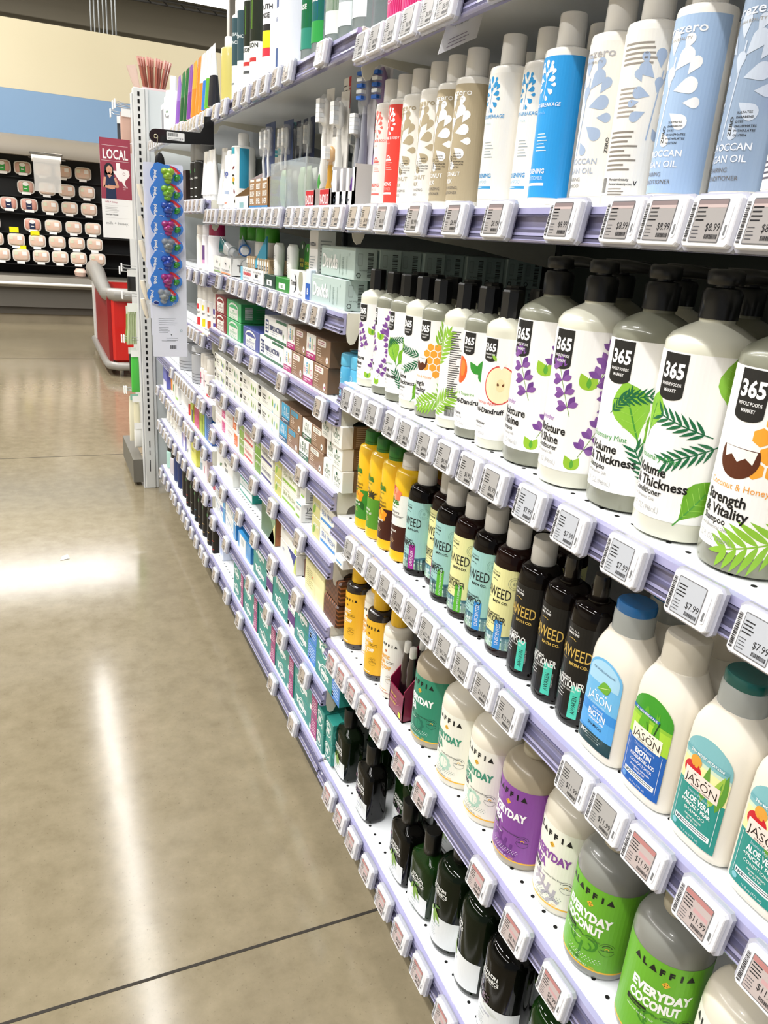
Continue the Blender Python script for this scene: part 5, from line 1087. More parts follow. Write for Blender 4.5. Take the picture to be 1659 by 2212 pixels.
# shelf D
def f_pink(c, t): return lambda a, L, h: (a.rect(L*.62, h*.10, L*.90, h*.85, c, 1), a.text(t, L*.66, h*.5, h*.12, 'fbeef2', .02, sx=.7), a.lines(L*.66, h*.36, L*.84, 2, h*.12, h*.03, 'fbeef2', 3), a.text('WELEDA', L*.10, h*.5, h*.14, 'c9a9a0', .0, w=L*.4), a.lines(L*.12, h*.35, L*.4, 2, h*.12, h*.025, 'b9b4ae'))
def f_jason(lf, band_, t, tc): return lambda a, L, h: (a.rect(0, 0, L*.34, h, lf, 1), a.leaf(L*.05, h*.1, h*.7, h*.3, 60, '7fae3a', 2), a.text('JASON', L*.06, h*.55, h*.16, 'f5f5ee', .02, w=L*.26, l=4), a.text(t, L*.42, h*.45, h*.24, tc, .0, w=L*.52), a.rect(L*.38, h*.14, L*.96, h*.28, band_, 2), a.text('PURE NATURAL', L*.42, h*.76, h*.1, '9a9a94', 0, w=L*.3))
for j in range(2):
    w_ = ('lower', 'upper')[j]; z = .6425+j*.0475
    carton('toothpaste_carton', 'white carton with pink square, %s of its stack' % w_, .008, 2.385, 2.553, z, .0465, .10, 'f7f4f2', f_pink('d2558f', 'GEL'))
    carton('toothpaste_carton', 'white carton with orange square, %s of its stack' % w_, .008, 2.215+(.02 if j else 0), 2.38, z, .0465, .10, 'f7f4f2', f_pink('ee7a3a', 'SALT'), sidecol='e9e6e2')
    carton('toothpaste_carton', 'cream carton with green foliage panel and red band, %s' % w_, .006, 2.035, 2.20, z, .0465, .10, 'f3f0e6', f_jason('8fae5a', 'd84a4a', 'POWERSMILE', 'd84a4a'))
    carton('toothpaste_carton', 'cream carton with bamboo panel and violet band, %s' % w_, .006, 1.838, 2.015, z, .0465, .10, 'f3f2e6', f_jason('6f9a34', '3f3a80', 'POWERSMILE', '4a4a6a'))
    carton('toothpaste_carton', 'cream carton with yellow sea panel and lime green band, %s' % w_, .006, 1.630, 1.815, z, .0465, .11, 'f6f4e6', f_jason('c9c86a', '8fc23c', 'SEA FRESH', '9aa86a'))
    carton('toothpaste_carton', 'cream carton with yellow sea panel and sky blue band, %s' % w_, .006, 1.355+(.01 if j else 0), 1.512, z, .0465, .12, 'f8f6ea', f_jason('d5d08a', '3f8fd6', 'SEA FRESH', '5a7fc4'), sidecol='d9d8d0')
for j in range(2):
    carton('toothpaste_carton', 'white carton turned end-on with black lettering on its side, %s' % ('lower', 'upper')[j], .0+.012*j, 1.575+.006*j, 1.622, .6425+j*.0455, .0445, .14, 'f4f4f0', lambda a, L, h: (a.text('JASON', L*.5, h*.62, h*.15, '8a8a86', 0, w=L*.6, al='c'), a.rect(L*.2, h*.2, L*.8, h*.32, '8fc23c', 2), a.rect(L*.2, h*.9, L, h, '5fb0c0', 1)), lambda a, d, h: (a.text('JASON', d*.10, h*.62, h*.22, '222222', .0, sx=1.1), a.lines(d*.08, h*.5, d*.9, 5, h*.09, h*.03, '4a4a4a')))
carton('carton_small', 'small white carton with blue stripe at the bay edge', .0, 1.300, 1.343, .6425, .022, .10, 'f5f6f6', lambda a, L, h: (a.rect(L*.15, h*.35, L*.85, h*.52, '5fa6e0', 1),))

# shelf E
carton('toothpaste_carton', 'white carton with slim green leaf, leaning at the far end', .012, 2.31, 2.55, .4925, .07, .06, 'f2f2ec', lambda a, L, h: (a.leaf(L*.2, h*.3, h*.6, h*.16, 20, '4f7a4a', 1), a.text('AURA', L*.5, h*.6, h*.16, '2a3a32', .03, sx=.8), a.text('GLOW', L*.55, h*.35, h*.16, '2a3a32', .03, sx=.8)))
for j in range(2):
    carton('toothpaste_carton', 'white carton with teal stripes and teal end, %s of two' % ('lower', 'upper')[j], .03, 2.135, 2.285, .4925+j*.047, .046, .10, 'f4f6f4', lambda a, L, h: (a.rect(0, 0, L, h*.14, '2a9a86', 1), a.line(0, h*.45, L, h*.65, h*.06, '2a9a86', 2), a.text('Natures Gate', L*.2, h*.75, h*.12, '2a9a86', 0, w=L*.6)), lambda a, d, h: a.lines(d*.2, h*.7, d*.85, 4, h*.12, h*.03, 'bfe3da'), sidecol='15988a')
carton('gift_carton', 'large green carton with curved leaf shapes and pale yellow corner', .006, 1.80, 1.935, .4925, .105, .05, '7f9f7a', lambda a, L, h: (a.ell(L*.2, h*.1, L*.75, h*.62, '4f6f4c', 1, 30), a.poly([(L*.55, 0), (L, 0), (L, h*.6)], 'f0e8a0', 1), a.ell(L*.9, h*.85, L*.4, h*.2, '9ab890', 2)), sidecol='a5673a')
for j in range(2):
    carton('toothpaste_carton', 'white carton with navy curve and lime end, %s of two' % ('lower', 'upper')[j], .004, 1.608, 1.742, .4925+j*.053, .052, .06, 'f5f4ee', lambda a, L, h: (a.poly([(L*.45, h), (L, h), (L, h*.1), (L*.8, h*.55)], '26388a', 1), a.poly([(L*.86, 0), (L, 0), (L, h), (L*.9, h*.5)], 'cfe06a', 2), a.text('daily', L*.15, h*.55, h*.14, '4a6ab0', 0)))
BRN = striped('8a5431', '3f2212', 42, .8, axis='Y')
for k, (x, y, z) in enumerate(((.075, 1.60, .4925), (.075, 1.60, .5465), (.02, 1.548, .4925), (.004, 1.328, .4925), (.006, 1.326, .5465))):
    r_ = thing('striped_carton', 'brown carton with dark diagonal stripes, %s' % ('deeper, lower', 'deeper, upper', 'left of the yellow carton', 'near end, lower', 'near end, upper')[k], 'box', (x, y, z))
    MB().bbox(0, 0, 0, .075, .082 if k > 2 else .05, .053, BRN, .004).build('carton', r_)
carton('toothpaste_carton', 'pale yellow carton with fine print and green seal', .006, 1.415, 1.545, .4925, .078, .075, 'f6efb4', lambda a, L, h: (a.lines(L*.1, h*.75, L*.5, 9, h*.065, h*.015, '9a945a'), a.ell(L*.42, h*.62, L*.03, h*.03, 'e8783a'), a.rect(L*.54, h*.01, L*.55, h*.99, 'e2dba0', 1)))
tag(MB().lathe([(.008, 0), (.009, .002), (.006, .006), (.001, .007)], mat('2f6a3a', .4), 16).build('green_seal', loc=(.04, 1.47, .5708)), 'small dark green round cap on top of the pale yellow carton', 'cap')

# shelf F and G: teal cartons
def f_teal(end, ec, wash=True):
    def f(a, L, h):
        a.rect(0, 0, L*.985, h*.97, '2f8f84', 0)
        for k in range(7): a.ring(L*(.1+.13*k), h*(.3+.4*(k % 2)), h*.2, h*.02, '4aa79b', 1, 10, 30*k, 30*k+200)
        cx = L*.34; a.ring(cx, h*.5, h*.36, h*.05, 'f2f7f5', 2, 22, 20, 160); a.ring(cx, h*.5, h*.27, h*.04, 'f2f7f5', 2, 22, 30, 150); a.ring(cx, h*.5, h*.36, h*.05, 'f2f7f5', 2, 22, 200, 340)
        a.text('Toms', cx, h*.37, h*.30, 'f7faf9', .08, w=L*.46, al='c', l=4); a.rect(L*.70, h*.12, L*.76, h*.36, 'f2f7f5', 3)
        if end and ec == 'f4f2f4': a.rect(L*end, 0, L, h, ec, 3); a.rect(L*end, h*.40, L, h*.95, '5a2a78', 5); a.ell(L*(end+.1), h*.2, h*.07, h*.1, '8a6aa0', 5); return
        if end: a.rect(L*end, 0, L, h, ec, 3); a.lines(L*(end+.03), h*.75, L*.97, 5, h*.13, h*.04, 'f4dbe8' if ec != '3f86d8' else 'd5e6fa', 5)
    return f
def teal_stack(n, label, x, y0, y1, z, end, ec, d=.09, h=.0535):
    for j in range(n):
        carton('toothpaste_carton', '%s, %s of its stack' % (label, ('lower', 'upper')[j] if n > 1 else 'single'), x, y0, y1, z+j*(h+.001), h, d, '2f8f84', f_teal(end, ec), (lambda a, dd, hh: (a.ring(dd*.3, hh*.55, hh*.25, hh*.06, '4fb0a4', 2), a.lines(dd*.5, hh*.8, dd*.9, 3, hh*.2, hh*.05, '4fb0a4'))) if ec != '3f86d8' else None)
for k, (y0, y1) in enumerate(((2.395, 2.55), (2.24, 2.385))):
    for j in range(2): carton('bandage_carton', 'white and light blue carton with blue slanted line, %s %s' % (('left stack', 'right stack')[k], ('lower', 'upper')[j]), .006, y0, y1, .3355+j*.0545, .0535, .09, 'f2f4f2', lambda a, L, h: (a.line(0, h*.9, L*.9, h*.1, h*.06, '3f7fb8', 1), a.rrect(L*.55, h*.55, L*.8, h*.85, .002, '5a6ab8' if k == 0 else 'd9dedd', 2), a.rect(L*.8, 0, L, h, '4a9ad0', 2), a.lines(L*.15, h*.35, L*.45, 3, h*.1, h*.03, 'a0b0b8', 2)), sidecol='2f7fc0')
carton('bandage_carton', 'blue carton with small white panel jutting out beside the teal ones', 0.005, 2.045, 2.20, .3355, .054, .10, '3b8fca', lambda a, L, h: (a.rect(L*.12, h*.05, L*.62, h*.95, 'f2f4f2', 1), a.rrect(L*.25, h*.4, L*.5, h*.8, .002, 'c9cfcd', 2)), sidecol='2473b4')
teal_stack(2, 'teal carton with white round emblem and violet banded end', .002, 1.792, 1.998, .3355, .70, 'f4f2f4')
teal_stack(2, 'teal carton with white round emblem, white end, middle of the row', .002, 1.595, 1.788, .3355, .70, 'f4f2f4')
for y0 in (1.797, 1.600):
    for j in range(2): pass
teal_stack(2, 'teal carton with white round emblem and light blue end, farther', .002, 1.432, 1.592, .3355, .64, '3f86d8')
teal_stack(2, 'teal carton with white round emblem and light blue end, nearer', .0, 1.272, 1.428, .3355, .70, '3f86d8')
for y0, y1, nm in ((2.115, 2.245, 'farthest'), (1.945, 2.105, 'second'), (1.755, 1.930, 'third'), (1.590, 1.745, 'fourth'), (1.405, 1.580, 'nearest long')):
    teal_stack(2, 'teal carton with magenta end on the lowest shelf, %s' % nm, .002, y0, y1, .1575, .76, 'a32a72')
for k in range(2):
    teal_stack(2, 'short teal carton with magenta foot by the near end, %s' % ('left', 'right')[k], .0+.004*k, 1.355-.046*k, 1.398-.046*k, .1575, 0, 'a32a72', .05)
for y0, y1 in ((1.80, 1.86), (1.605, 1.66)):
    pass

# second shelf, middle bay: tubes, bottles, trays, brushes
def mouthwash(label, x, y, z):
    def art(a, r, h):
        a.rect(-1.5*r, h*.02, 1.7*r, h*.97, 'f5f5f2'); a.rect(-1.2*r, h*.86, .4*r, h*.96, '3fa3b4', 1); a.rect(.9*r, h*.35, 1.7*r, h*.95, '2f8fb0', 1); a.text('natural', -.4*r, h*.89, .006, 'eef6f6', 0, al='c'); a.rrect(-1.1*r, h*.42, -.6*r, h*.54, .002, '3fa3b4', 2)
        a.text('WASH', -.5*r, h*.33, .007, '8fa0c8', 0, al='c'); a.leaf(-.9*r, h*.06, .02, .016, 60, '8fbf4a', 2); a.leaf(-.3*r, h*.04, .02, .012, 110, '2f5a5a', 2)
        a.ell(.25*r, h*.48, .006, .006, 'f2b43a', 2)
        for k in range(5): a.leaf(.4*r, h*(.12+.14*k), .014, .006, 60+k*40, ('3f3a2a', '7a2a2a', '4f7a3a')[k % 3], 2)
    o = can('mouthwash_bottle', label, x, y, z, .033, .205, 'f3f3f0', 'f5f5f3', art, .032, .015, 36); return o
mw = mouthwash('large white mouthwash bottle with teal bands', .095, 2.526, 1.3235); copy_thing(mw, (.045, 2.34, 1.3235), .1, 'large white mouthwash bottle with teal bands'); copy_thing(mw, (.145, 2.30, 1.3235), 1, 'white mouthwash bottle in the row behind'); copy_thing(mw, (.145, 2.22, 1.3235), 1, 'white mouthwash bottle in the row behind')
can('mouthwash_bottle', 'white bottle with blue letters left of the teal banded ones', .036, 2.42, 1.3235, .026, .165, 'f5f5f3', 'f2f2f0', band('f6f6f4', ('op', .62, .2, .018, '3a52a8'), (.30, .36, 'b5c4dc', -.5, .8), ('MINT', .12, .2, .006, 'e8783a')), .012, .020)
for k, y in enumerate((2.79, 2.745, 2.70, 2.655, 2.605, 2.545, 2.490)):
    tube('white toothpaste tube standing on its cap, second shelf', .03 if k != 4 else .05, y, (1.355 if y > 2.565 else 1.3235)+.008, .135 if k < 5 else .10, .017, 'f4f3f0', 'f0efec', (0, 0, random.uniform(-.2, .2)))
tr = thing('display_tray', 'white and brown cut-away cardboard tray beside the teal banded bottles', 'tray', (.004, 2.115, 1.3235))
MB().box(0, 0, 0, .10, .15, .002, mat('f0efea', .5)).box(0, 0, 0, .002, .15, .035, mat('f0efea', .5)).prism([(0, 0), (.10, 0), (.10, .11), (.0, .036)], 0, .002, mat('bfcfd0', .5), 'xz').prism([(0, 0), (.10, 0), (.10, .11), (.0, .036)], .148, .150, mat('8a6a44', .6), 'xz').build('carton', tr)
Art().text('hi', .04, .022, .006, '9aa0a0', 0).bars(.055, .006, .10, .020, 5, '7fc0c4', 2).build('front_print', lambda u, v, q: (-q, .15-u, v), tr)
bt = thing('display_tray', 'kraft brown tray lettered BEST BRUSH EVER holding toothbrushes', 'tray', (.004, 1.925, 1.3235)); kr = mat('a07a50', .6)
MB().box(0, 0, 0, .09, .18, .002, kr).box(0, 0, 0, .002, .18, .072, kr).prism([(0, 0), (.09, 0), (.09, .125), (.0, .072)], 0, .002, mat('8a6640', .6), 'xz').prism([(0, 0), (.09, 0), (.09, .125), (0, .072)], .178, .18, mat('d8c4c0', .6), 'xz').build('carton', bt)
a = Art()
for k in range(3):
    cx = .03+.06*k; a.rrect(cx-.020, .066, cx+.020, .0715, .002, 'f4efe4', 2)
    for i, t in enumerate(('BEST', 'BRUSH', 'EVER.')): a.text(t, cx, .049-i*.017, .0125, 'f7f3ea', .03, w=.040, al='c')
    a.rect(cx-.029, .0, cx+.029, .010, '3f8ac0', 2)
a.build('front_print', lambda u, v, q: (-q, .18-u, v), bt)
def toothbrush(label, x, y, z, L, c1, c2, bris='f2f2f0', rz=0, lean=0, card=None, thick=1.0):
    root = thing('toothbrush', label, 'toothbrush', (x, y, z)); root.rotation_euler = (lean, 0, rz)
    t = thick
    MB().tube([(0, 0, 0), (-.001, .001, L*.12), (.002, .003, L*.3), (.003, .002, L*.45), (-.001, -.001, L*.62), (0, 0, L*.74)], [.0035*t, .0055*t, .006*t, .0045*t, .0035*t, .0026*t], mat(c1, .3, coat=.5), 12).build('handle', root, smooth=60)
    MB().tube([(-.004, 0, L*.08), (-.0045, .002, L*.22), (-.003, .003, L*.36)], [.002*t, .004*t, .0015*t], mat(c2, .4), 8).build('grip', root, smooth=60)
    MB().oval([(.002, .004, L*.73), (.0042*t, .0075*t, L*.78), (.0045*t, .008*t, L*.93), (.003, .005, L*.99), (.001, .002, L)], mat(c1, .3, coat=.5), 16).build('head', root, smooth=60)
    b = MB(); bm_ = mat(bris, .6)
    for i in range(5): b.box(-.011*t, -.0048*t, L*(.775+.042*i), -.004*t, .0048*t, L*((.80 if bris != 'f2f2f0' else .815)+.042*i), bm_ if i % 2 == 0 else mat({'f2f2f0': 'e4e8ea', '2f6ac8': 'f2f6fa'}.get(bris, 'e4e8ea'), .6))
    b.build('bristles', root)
    if card:
        MB().bbox(.010, -.016, -.005, .0112, .016, L+.018, mat(card, .5), .0004).build('card', root)
        MB().oval([(.008, .012, L*.68), (.0105, .014, L*.74), (.0105, .014, L*.98), (.006, .008, L*1.03)], mat('ffffff', .08, alpha=.16), 16, 3).build('blister', root, smooth=60)
    return root
for k, (c, y) in enumerate((('3fb0a0', 2.085), ('2f62c8', 2.04), ('2f62c8', 1.99), ('8f9498', 1.955))):
    toothbrush('white toothbrush with %s grip in the kraft tray' % ({'3fb0a0': 'teal', '2f62c8': 'blue', '8f9498': 'grey'}[c]), .035+.02*(k > 1), y, 1.327, .185, 'eef0f2', c, card='3f4f78', rz=.1)
for k in range(4): toothbrush('white toothbrush on a dark blue card behind the kraft tray', .09, 2.06-.055*k, 1.327, .19, 'd9dde2', '8f9498', card='2a3556')
acr = mat('cfd6d6', .08, alpha=.28, coat=.5)
for k, (y0, y1) in enumerate(((1.775, 1.905), (1.635, 1.77))):
    q = thing('acrylic_bin', 'clear acrylic bin, %s of the two beside the kraft tray' % ('farther', 'nearer')[k], 'bin', (.004, y0, 1.3235)); L = y1-y0
    MB().box(0, 0, 0, .002, L, .10, acr).box(0, 0, 0, .10, .002, .10, acr).box(0, L-.002, 0, .10, L, .10, acr).box(0, 0, 0, .10, L, .002, acr).build('bin', q)
    for j in range(4):
        m_ = thing('floss_pouch', 'pale green floss pouch inside the clear acrylic bin', 'pouch', (.022+.02*(j % 2), y0+.035+.022*j, 1.327))
        MB().oval([(.002, .014, 0), (.008, .018, .03), (.007, .018, .06), (.001, .016, .082)], mat(('c9d8c0', 'dfe4d8', 'b5cfae', 'd5c4b4')[j], .35, coat=.4), 16).build('pouch', m_, smooth=60)
def radius_tray(y0, nm):
    q = thing('display_tray', 'small grey tray with white lettered red badge, %s' % nm, 'tray', (.003, y0, 1.3235))
    MB().box(0, 0, 0, .08, .056, .002, mat('d5d3d0', .5)).box(0, 0, 0, .002, .056, .035, mat('d5d3d0', .5)).prism([(0, 0), (.08, 0), (.08, .06), (0, .035)], 0, .002, mat('bdbab6', .5), 'xz').build('carton', q)
    Art().rect(.002, .001, .054, .034, 'c8282c').text('RADIUS', .028, .008, .018, 'f6f0ee', .02, w=.046, al='c').build('front_print', lambda u, v, d: (-d, .056-u, v), q)
radius_tray(1.575, 'farther'); radius_tray(1.485, 'nearer')
for k, (y, c, g_, L, cd) in enumerate(((1.655, 'e9ebea', 'd5d8d6', .165, 'e9e7e2'), (1.605, 'ecebe6', '4aa04a', .20, 'efede8'), (1.56, 'c8922a', 'c8922a', .11, 'e4e2dc'), (1.52, 'ecebe6', 'd0d0cc', .185, 'efede8'))):
    o = toothbrush('%s toothbrush standing on a white card behind the red badged trays' % ('clear white', 'white and green', 'amber', 'wide headed white')[k], .03 if k else .118, y, 1.33, L, c, g_, card=cd, thick=1.6, rz=.15)
for k, (y, t) in enumerate(((1.60, .2), (1.545, .235))):
    q = thing('toothbrush_card', 'white backing card with red strip, %s' % ('lower', 'taller')[k], 'card', (.052, y, 1.3255)); MB().box(0, -.02, 0, .0015, .02, t, mat('efede9', .5)).build('card', q)
    Art().rect(.008, t-.055, .02, t, 'c8282c').text('RADIUS', .017, t-.05, .009, 'f6f0ee', .02, rot=90, sx=.8).lines(-.017, t-.015, .004, 5, .008, .002, '55585a').lines(-.017, t*.4, -.004, 6, .008, .002, '7a7d80').leaf(-.01, t*.3, .03, .004, 60, '7fa84a').leaf(-.004, t*.3, .03, .004, 75, '7fa84a').build('print', lambda u, v, d: (-d, -u, v), q)
ty = thing('display_tray', 'white tray with three tall slots at the bay edge', 'tray', (.002, 1.352, 1.3235))
wt = mat('edebe8', .5); b = MB().box(0, 0, 0, .09, .118, .002, wt).box(0, 0, 0, .002, .118, .028, wt)
for y in (0, .030, .062, .094): b.box(0, y, 0, .002, y+.012+(.012 if y > .09 else 0), .066, wt)
b.prism([(0, 0), (.09, 0), (.09, .075), (0, .072)], 0, .002, mat('c9c5c2', .5), 'xz').prism([(0, 0), (.09, 0), (.09, .075), (0, .072)], .116, .118, wt, 'xz').build('carton', ty)
a = Art()
for k in range(3): a.ring(.022+.034*k, .014, .008, .0006, '8a949a', 2, 6); a.text('Toms', .022+.034*k, .0115, .005, '1d2a3a', .03, al='c', sx=.75)
a.build('front_print', lambda u, v, d: (-d, .118-u, v), ty)
for k, (y, c, x) in enumerate(((1.405, '8d8f9c', .035), (1.372, '7b4a9a', .050), (1.445, '9a9ca4', .04))):
    toothbrush('%s toothbrush with blue and white bristles in a clear blister' % ('silver', 'purple', 'grey')[k], x, y, 1.328, .225 if k < 2 else .16, c, '6a3a92', '2f6ac8' if k < 2 else 'f2f2f0', thick=1.5, card='e9e8ee' if k < 2 else None, rz=.3)

# top shelf
def topb(label, x, y, z, r, h, body, cap, art, caph=.035, capr=None): return can('mouthwash_bottle', label, x, y, z, r, h, body, cap, art, caph, capr, 32)
z = 1.6005
topb('clear bottle of yellowish oil with white cap and blue label', .036, 2.47, z, .026, .185, 'c9bd6a', 'f5f4f0', band(None, (.30, .9, '2f4a94', -1.5, -.2), (.02, .28, 'f0efe6', -1.5, -.2)), .026, .016)
topb('white bottle with dark slate label, farther', .030, 2.325, z, .022, .245, 'f3f4f2', 'f5f5f3', band('f3f4f2', (.42, .95, '35525a'), ('DENTAL', .75, .2, .008, 'e6eef0'), ('ESSENCE', .66, .2, .008, 'e6eef0'), ('mint', .2, .2, .007, '7a8488')), .035, .014)
topb('white bottle with dark slate label, nearer', .030, 2.262, z, .022, .25, 'f3f4f2', 'f5f5f3', band('f3f4f2', (.42, .95, '35525a'), ('ESSENCE', .66, .3, .008, 'e6eef0')), .035, .014)
topb('tall white bottle with black label and aloe leaf picture, farther', .032, 2.185, z, .026, .255, 'f3f4f2', 'f5f5f3', band('f3f4f2', (.50, .95, '1c2416'), (.62, .9, '4f7a2a', -.3, .4), ('JASON', .44, .3, .010, '1c2416'), (.30, .34, 'c83a3a', -.6, .9), (.22, .25, '55585a', -.6, .9)), .035, .014)
topb('tall white bottle with black label and aloe leaf picture, nearer', .032, 2.120, z, .026, .255, 'f3f4f2', 'f5f5f3', band('f3f4f2', (.50, .95, '1c2416'), (.62, .9, '5f8a2a', -.3, .4), ('JASON', .44, .3, .010, '1c2416'), (.30, .34, 'c83a3a', -.6, .9)), .035, .014)
topb('tall white bottle with yellow and red bands', .030, 1.985, z, .028, .25, 'f4f5f6', 'f5f5f3', band('f4f5f6', (.50, .56, '2a2a2a', -.6, .9), (.34, .50, 'e9e02a', -.6, .9), (.26, .34, 'd83a4a', -.6, .9), ('MOUTH', .70, .2, .010, '1c1c1c'), ('RINSE', .62, .2, .010, '1c1c1c')), .035, .016)
topb('broad white bottle with navy label', .040, 1.875, z, .036, .25, 'e9ecf6', 'f5f5f3', band('e9ecf6', (.62, .98, '2a4a86', -.9, .2), (.04, .26, '34568f', -.9, .2), ('RINSE', .5, -.3, .008, '6a7aa0')), .035, .018)
for k, (y, c1, c2) in enumerate(((1.700, '2f8f7a', '2a9a3a'), (1.632, '2fa04a', '2f6ac8'), (1.550, 'e9efe9', '3f8a3a'), (1.480, 'e6eef2', 'd5dee4'), (1.410, 'e6eef2', '5f8a3a'))):
    o = topb('clear mouthwash bottle with %s label' % ('teal and green', 'green and blue', 'white herb', 'frosty white', 'white leaf')[k], .036, y, z, .030, .24, 'b9c6c6', 'e8eaea', band(None, (.12, .86, c1, -1.1, 1.0), (.30, .62, c2, -1.1, 1.0), ('FRESH', .66, 0, .009, 'f4f8f6'), ('RINSE', .46, 0, .009, 'f4f8f6')), .035, .016)
    o.children[0].data.materials[0] = mat('c4d0cf', .06, trans=.7, coat=.5)
TB2 = [(2.655, 'f2f2f0', '26262c', 'dark grey and white'), (2.71, 'f4f5f4', '5fae3a', 'white and green'), (2.76, 'f4f5f4', '2f7ad0', 'white and blue'), (2.815, 'f6f2ee', 'f08a2a', 'white and orange'), (2.87, 'f08a2a', 'f08a2a', 'all orange'), (2.95, 'f4a93a', 'f08a2a', 'pale orange'), (3.03, '8a55a8', '7a3f9a', 'purple'), (3.10, '1f6a35', '1f5a30', 'dark green'), (3.18, '2f7a45', '1f5a30', 'mid green'), (3.27, '9a78c8', '8a5ab8', 'lilac')]
for y, c, c2, nm in TB2:
    tube('%s toothpaste tube standing upside down on its cap, top shelf' % nm, .028, y, 1.615, .17, .020, c, 'f2b52a' if nm not in ('dark grey and white',) else 'f2f2f0', (radians(-3), 0, 0), c2)
can('pump_dispenser', 'white foaming pump bottle near the white post', .035, 3.46, 1.6085, .03, .215, 'f0f0f2', 'e9eaee', band('f2f2f4', ('mint', .5, .2, .010, '3f7a4a'), ('CARE', .38, .2, .010, '22222a')), .05, .014)
carton('toothpaste_carton', 'grey and white carton with red foot near the white post', .012, 3.56, 3.65, 1.6085, .13, .05, 'e4e4e6', lambda a, L, h: (a.rect(L*.2, h*.25, L*.8, h*.85, '8a8d94', 1), a.rect(0, 0, L, h*.22, 'e0404a', 1)))
carton('toothpaste_carton', 'white carton with red foot between grey carton and pump bottle', .012, 3.50, 3.555, 1.6085, .15, .05, 'f2f2f2', lambda a, L, h: (a.rect(0, 0, L, h*.16, 'e0404a', 1), a.text('DR', L*.3, h*.5, h*.08, '22222a', .02)))

# second shelf, far bay
for k, (y, w_) in enumerate(((3.20, .07), (3.11, .08))):
    carton('carton_dark', 'dark brown carton on the far second shelf, %s' % ('farther', 'nearer')[k], .01, y-.04, y-.04+w_, 1.3555, .11, .06, '2c2220', lambda a, L, h: a.text('S', L*.5, h*.6, h*.1, 'b09a90', 0, al='c'))
for k, y in enumerate((2.98, 2.90)):
    can('shaving_bottle', 'black bottle with grey cap and square white emblem, %s' % ('farther', 'nearer')[k], .045, y, 1.3555, .034, .19, '1b1a19', '8c8c8a', band('1b1a19', (.12, .14, 'e9e9e6', -.6, .5), (.32, .34, 'e9e9e6', -.6, .5), (.12, .34, 'e9e9e6', -.6, -.5), (.70, .78, '5fae5a', -.2, .1), ('CREMO', .55, .2, .006, 'd0d0cc')), .055, .033, 36)
# far bay, lower shelves
can('spray_can', 'white can with dark red cap, far bay under the hanging cards', .05, 2.72, 1.1315, .029, .155, 'eeecef', '8a1440', band('eeecef', (.25, .65, '7a5a86', -1, -.2), (.18, .25, 'd59ac4', -1, -.2)), .035, None, 36)
can('spray_can', 'white slim can with purple picture panel beside the red capped one', .034, 2.80, 1.1315, .018, .15, 'f0eef0', 'f0eef0', band('f2f0f2', (.3, .7, '6a4a80', -.8, .8), (.2, .3, 'd59ac4', -.8, .8)), .03)
can('spray_can', 'cream slim can with teal strip, farthest on its shelf', .034, 2.89, 1.1315, .02, .15, 'f0ece4', 'efe9e0', band('f0ece4', (.15, .75, '5a9aa4', -.8, -.2)), .03)
cc = ['d2303a', 'e2d62a', 'c85a32', '5a4a9a', '3a3a44']
for k, y in enumerate((2.86, 2.80, 2.735, 2.67, 2.61)):
    c = cc[k]; can('spray_can', 'white spray can with %s blots under the red capped can' % ('red', 'yellow', 'rust orange', 'violet', 'black')[k], .032+.006*k, y, .9325, .024, .148, 'f3f2f0', 'f1f0ec', band('f4f3f1', (.62, .80, c, -.7, .5), (.08, .34, c, -.4, .8), ('SPRAY', .48, .2, .007, '33333a')), .045, .023)
for k in range(5): can('spray_can', 'white spray can with grey rim in the row behind', .09+.002*k, 2.85-.062*k, .9325, .024, .15, 'e2e1dd', 'b9b8b4', None, .02, .021, 20)
for k, (y, r) in enumerate(((3.28, .05), (2.98, .052))): can('steel_canister', 'brushed silver canister on the far fourth shelf, %s' % ('farther', 'nearer')[k], .06, y, .7055, r, .14, '9da0a4', 'b4b6ba', band('a8aaae', (.1, .12, '6a6c70'), (.2, .22, '6a6c70'), (.3, .32, '6a6c70')), .02, r, 36).children[0].data.materials.__setitem__(0, mat('a4a6aa', .25, .9))
for k, (y, c) in enumerate(((2.835, 'd05a86'), (2.775, 'd05a86'), (2.70, 'd83a44'))):
    can('deodorant_stick', 'white deodorant stick with %s print, %s of three' % (('pink', 'pink', 'red')[k], ('farthest', 'middle', 'nearest')[k]), .034, y, .7055, .021 if k < 2 else .026, .135, 'f3f0ee', 'f2eee6', band('f5f2f0', (.3, .8, c, -.7, .3) if k < 2 else (.04, .16, c), ('care', .5, .3, .007, '2a2a2a')), .05, None, 24)
def simple(kind, label, y0, y1, z, h, col, extra=None, d=.05, x=.010):
    if kind == 'c': carton('carton', label, x, y0, y1, z, h, d, col, extra)
    else: can('bottle', label, x+(y1-y0)/2, (y0+y1)/2, z, (y1-y0)/2*.92, h, col, extra[0], extra[1] if len(extra) > 1 else None, h*.3, (y1-y0)/2*.8, 20)
z = .5442
simple('c', 'periwinkle blue carton with white foot by the far end panel', 3.66, 3.76, z, .115, '6a6fc0', lambda a, L, h: a.rect(0, 0, L, h*.3, 'eceaf2', 1))
simple('b', 'black bottle with orange label by the periwinkle carton', 3.50, 3.60, z, .118, '17141a', ('101014', band('d9862a', (.02, .25, 'e9e6e2'))))
simple('c', 'small cream carton with green letters', 3.42, 3.48, z, .08, 'f0ece0', lambda a, L, h: a.rect(L*.3, h*.4, L*.7, h*.8, '3f8a4a', 1), .03)
simple('c', 'white and lime green tall carton', 3.33, 3.40, z, .115, 'f4f4f0', lambda a, L, h: (a.rect(0, h*.7, L, h, '9ae03a', 1), a.rect(0, h*.1, L, h*.2, '9ad05a', 1)))
simple('b', 'white tube with dark brown cap', 3.235, 3.305, z, .12, 'f3f2ee', ('4a1f12', None))
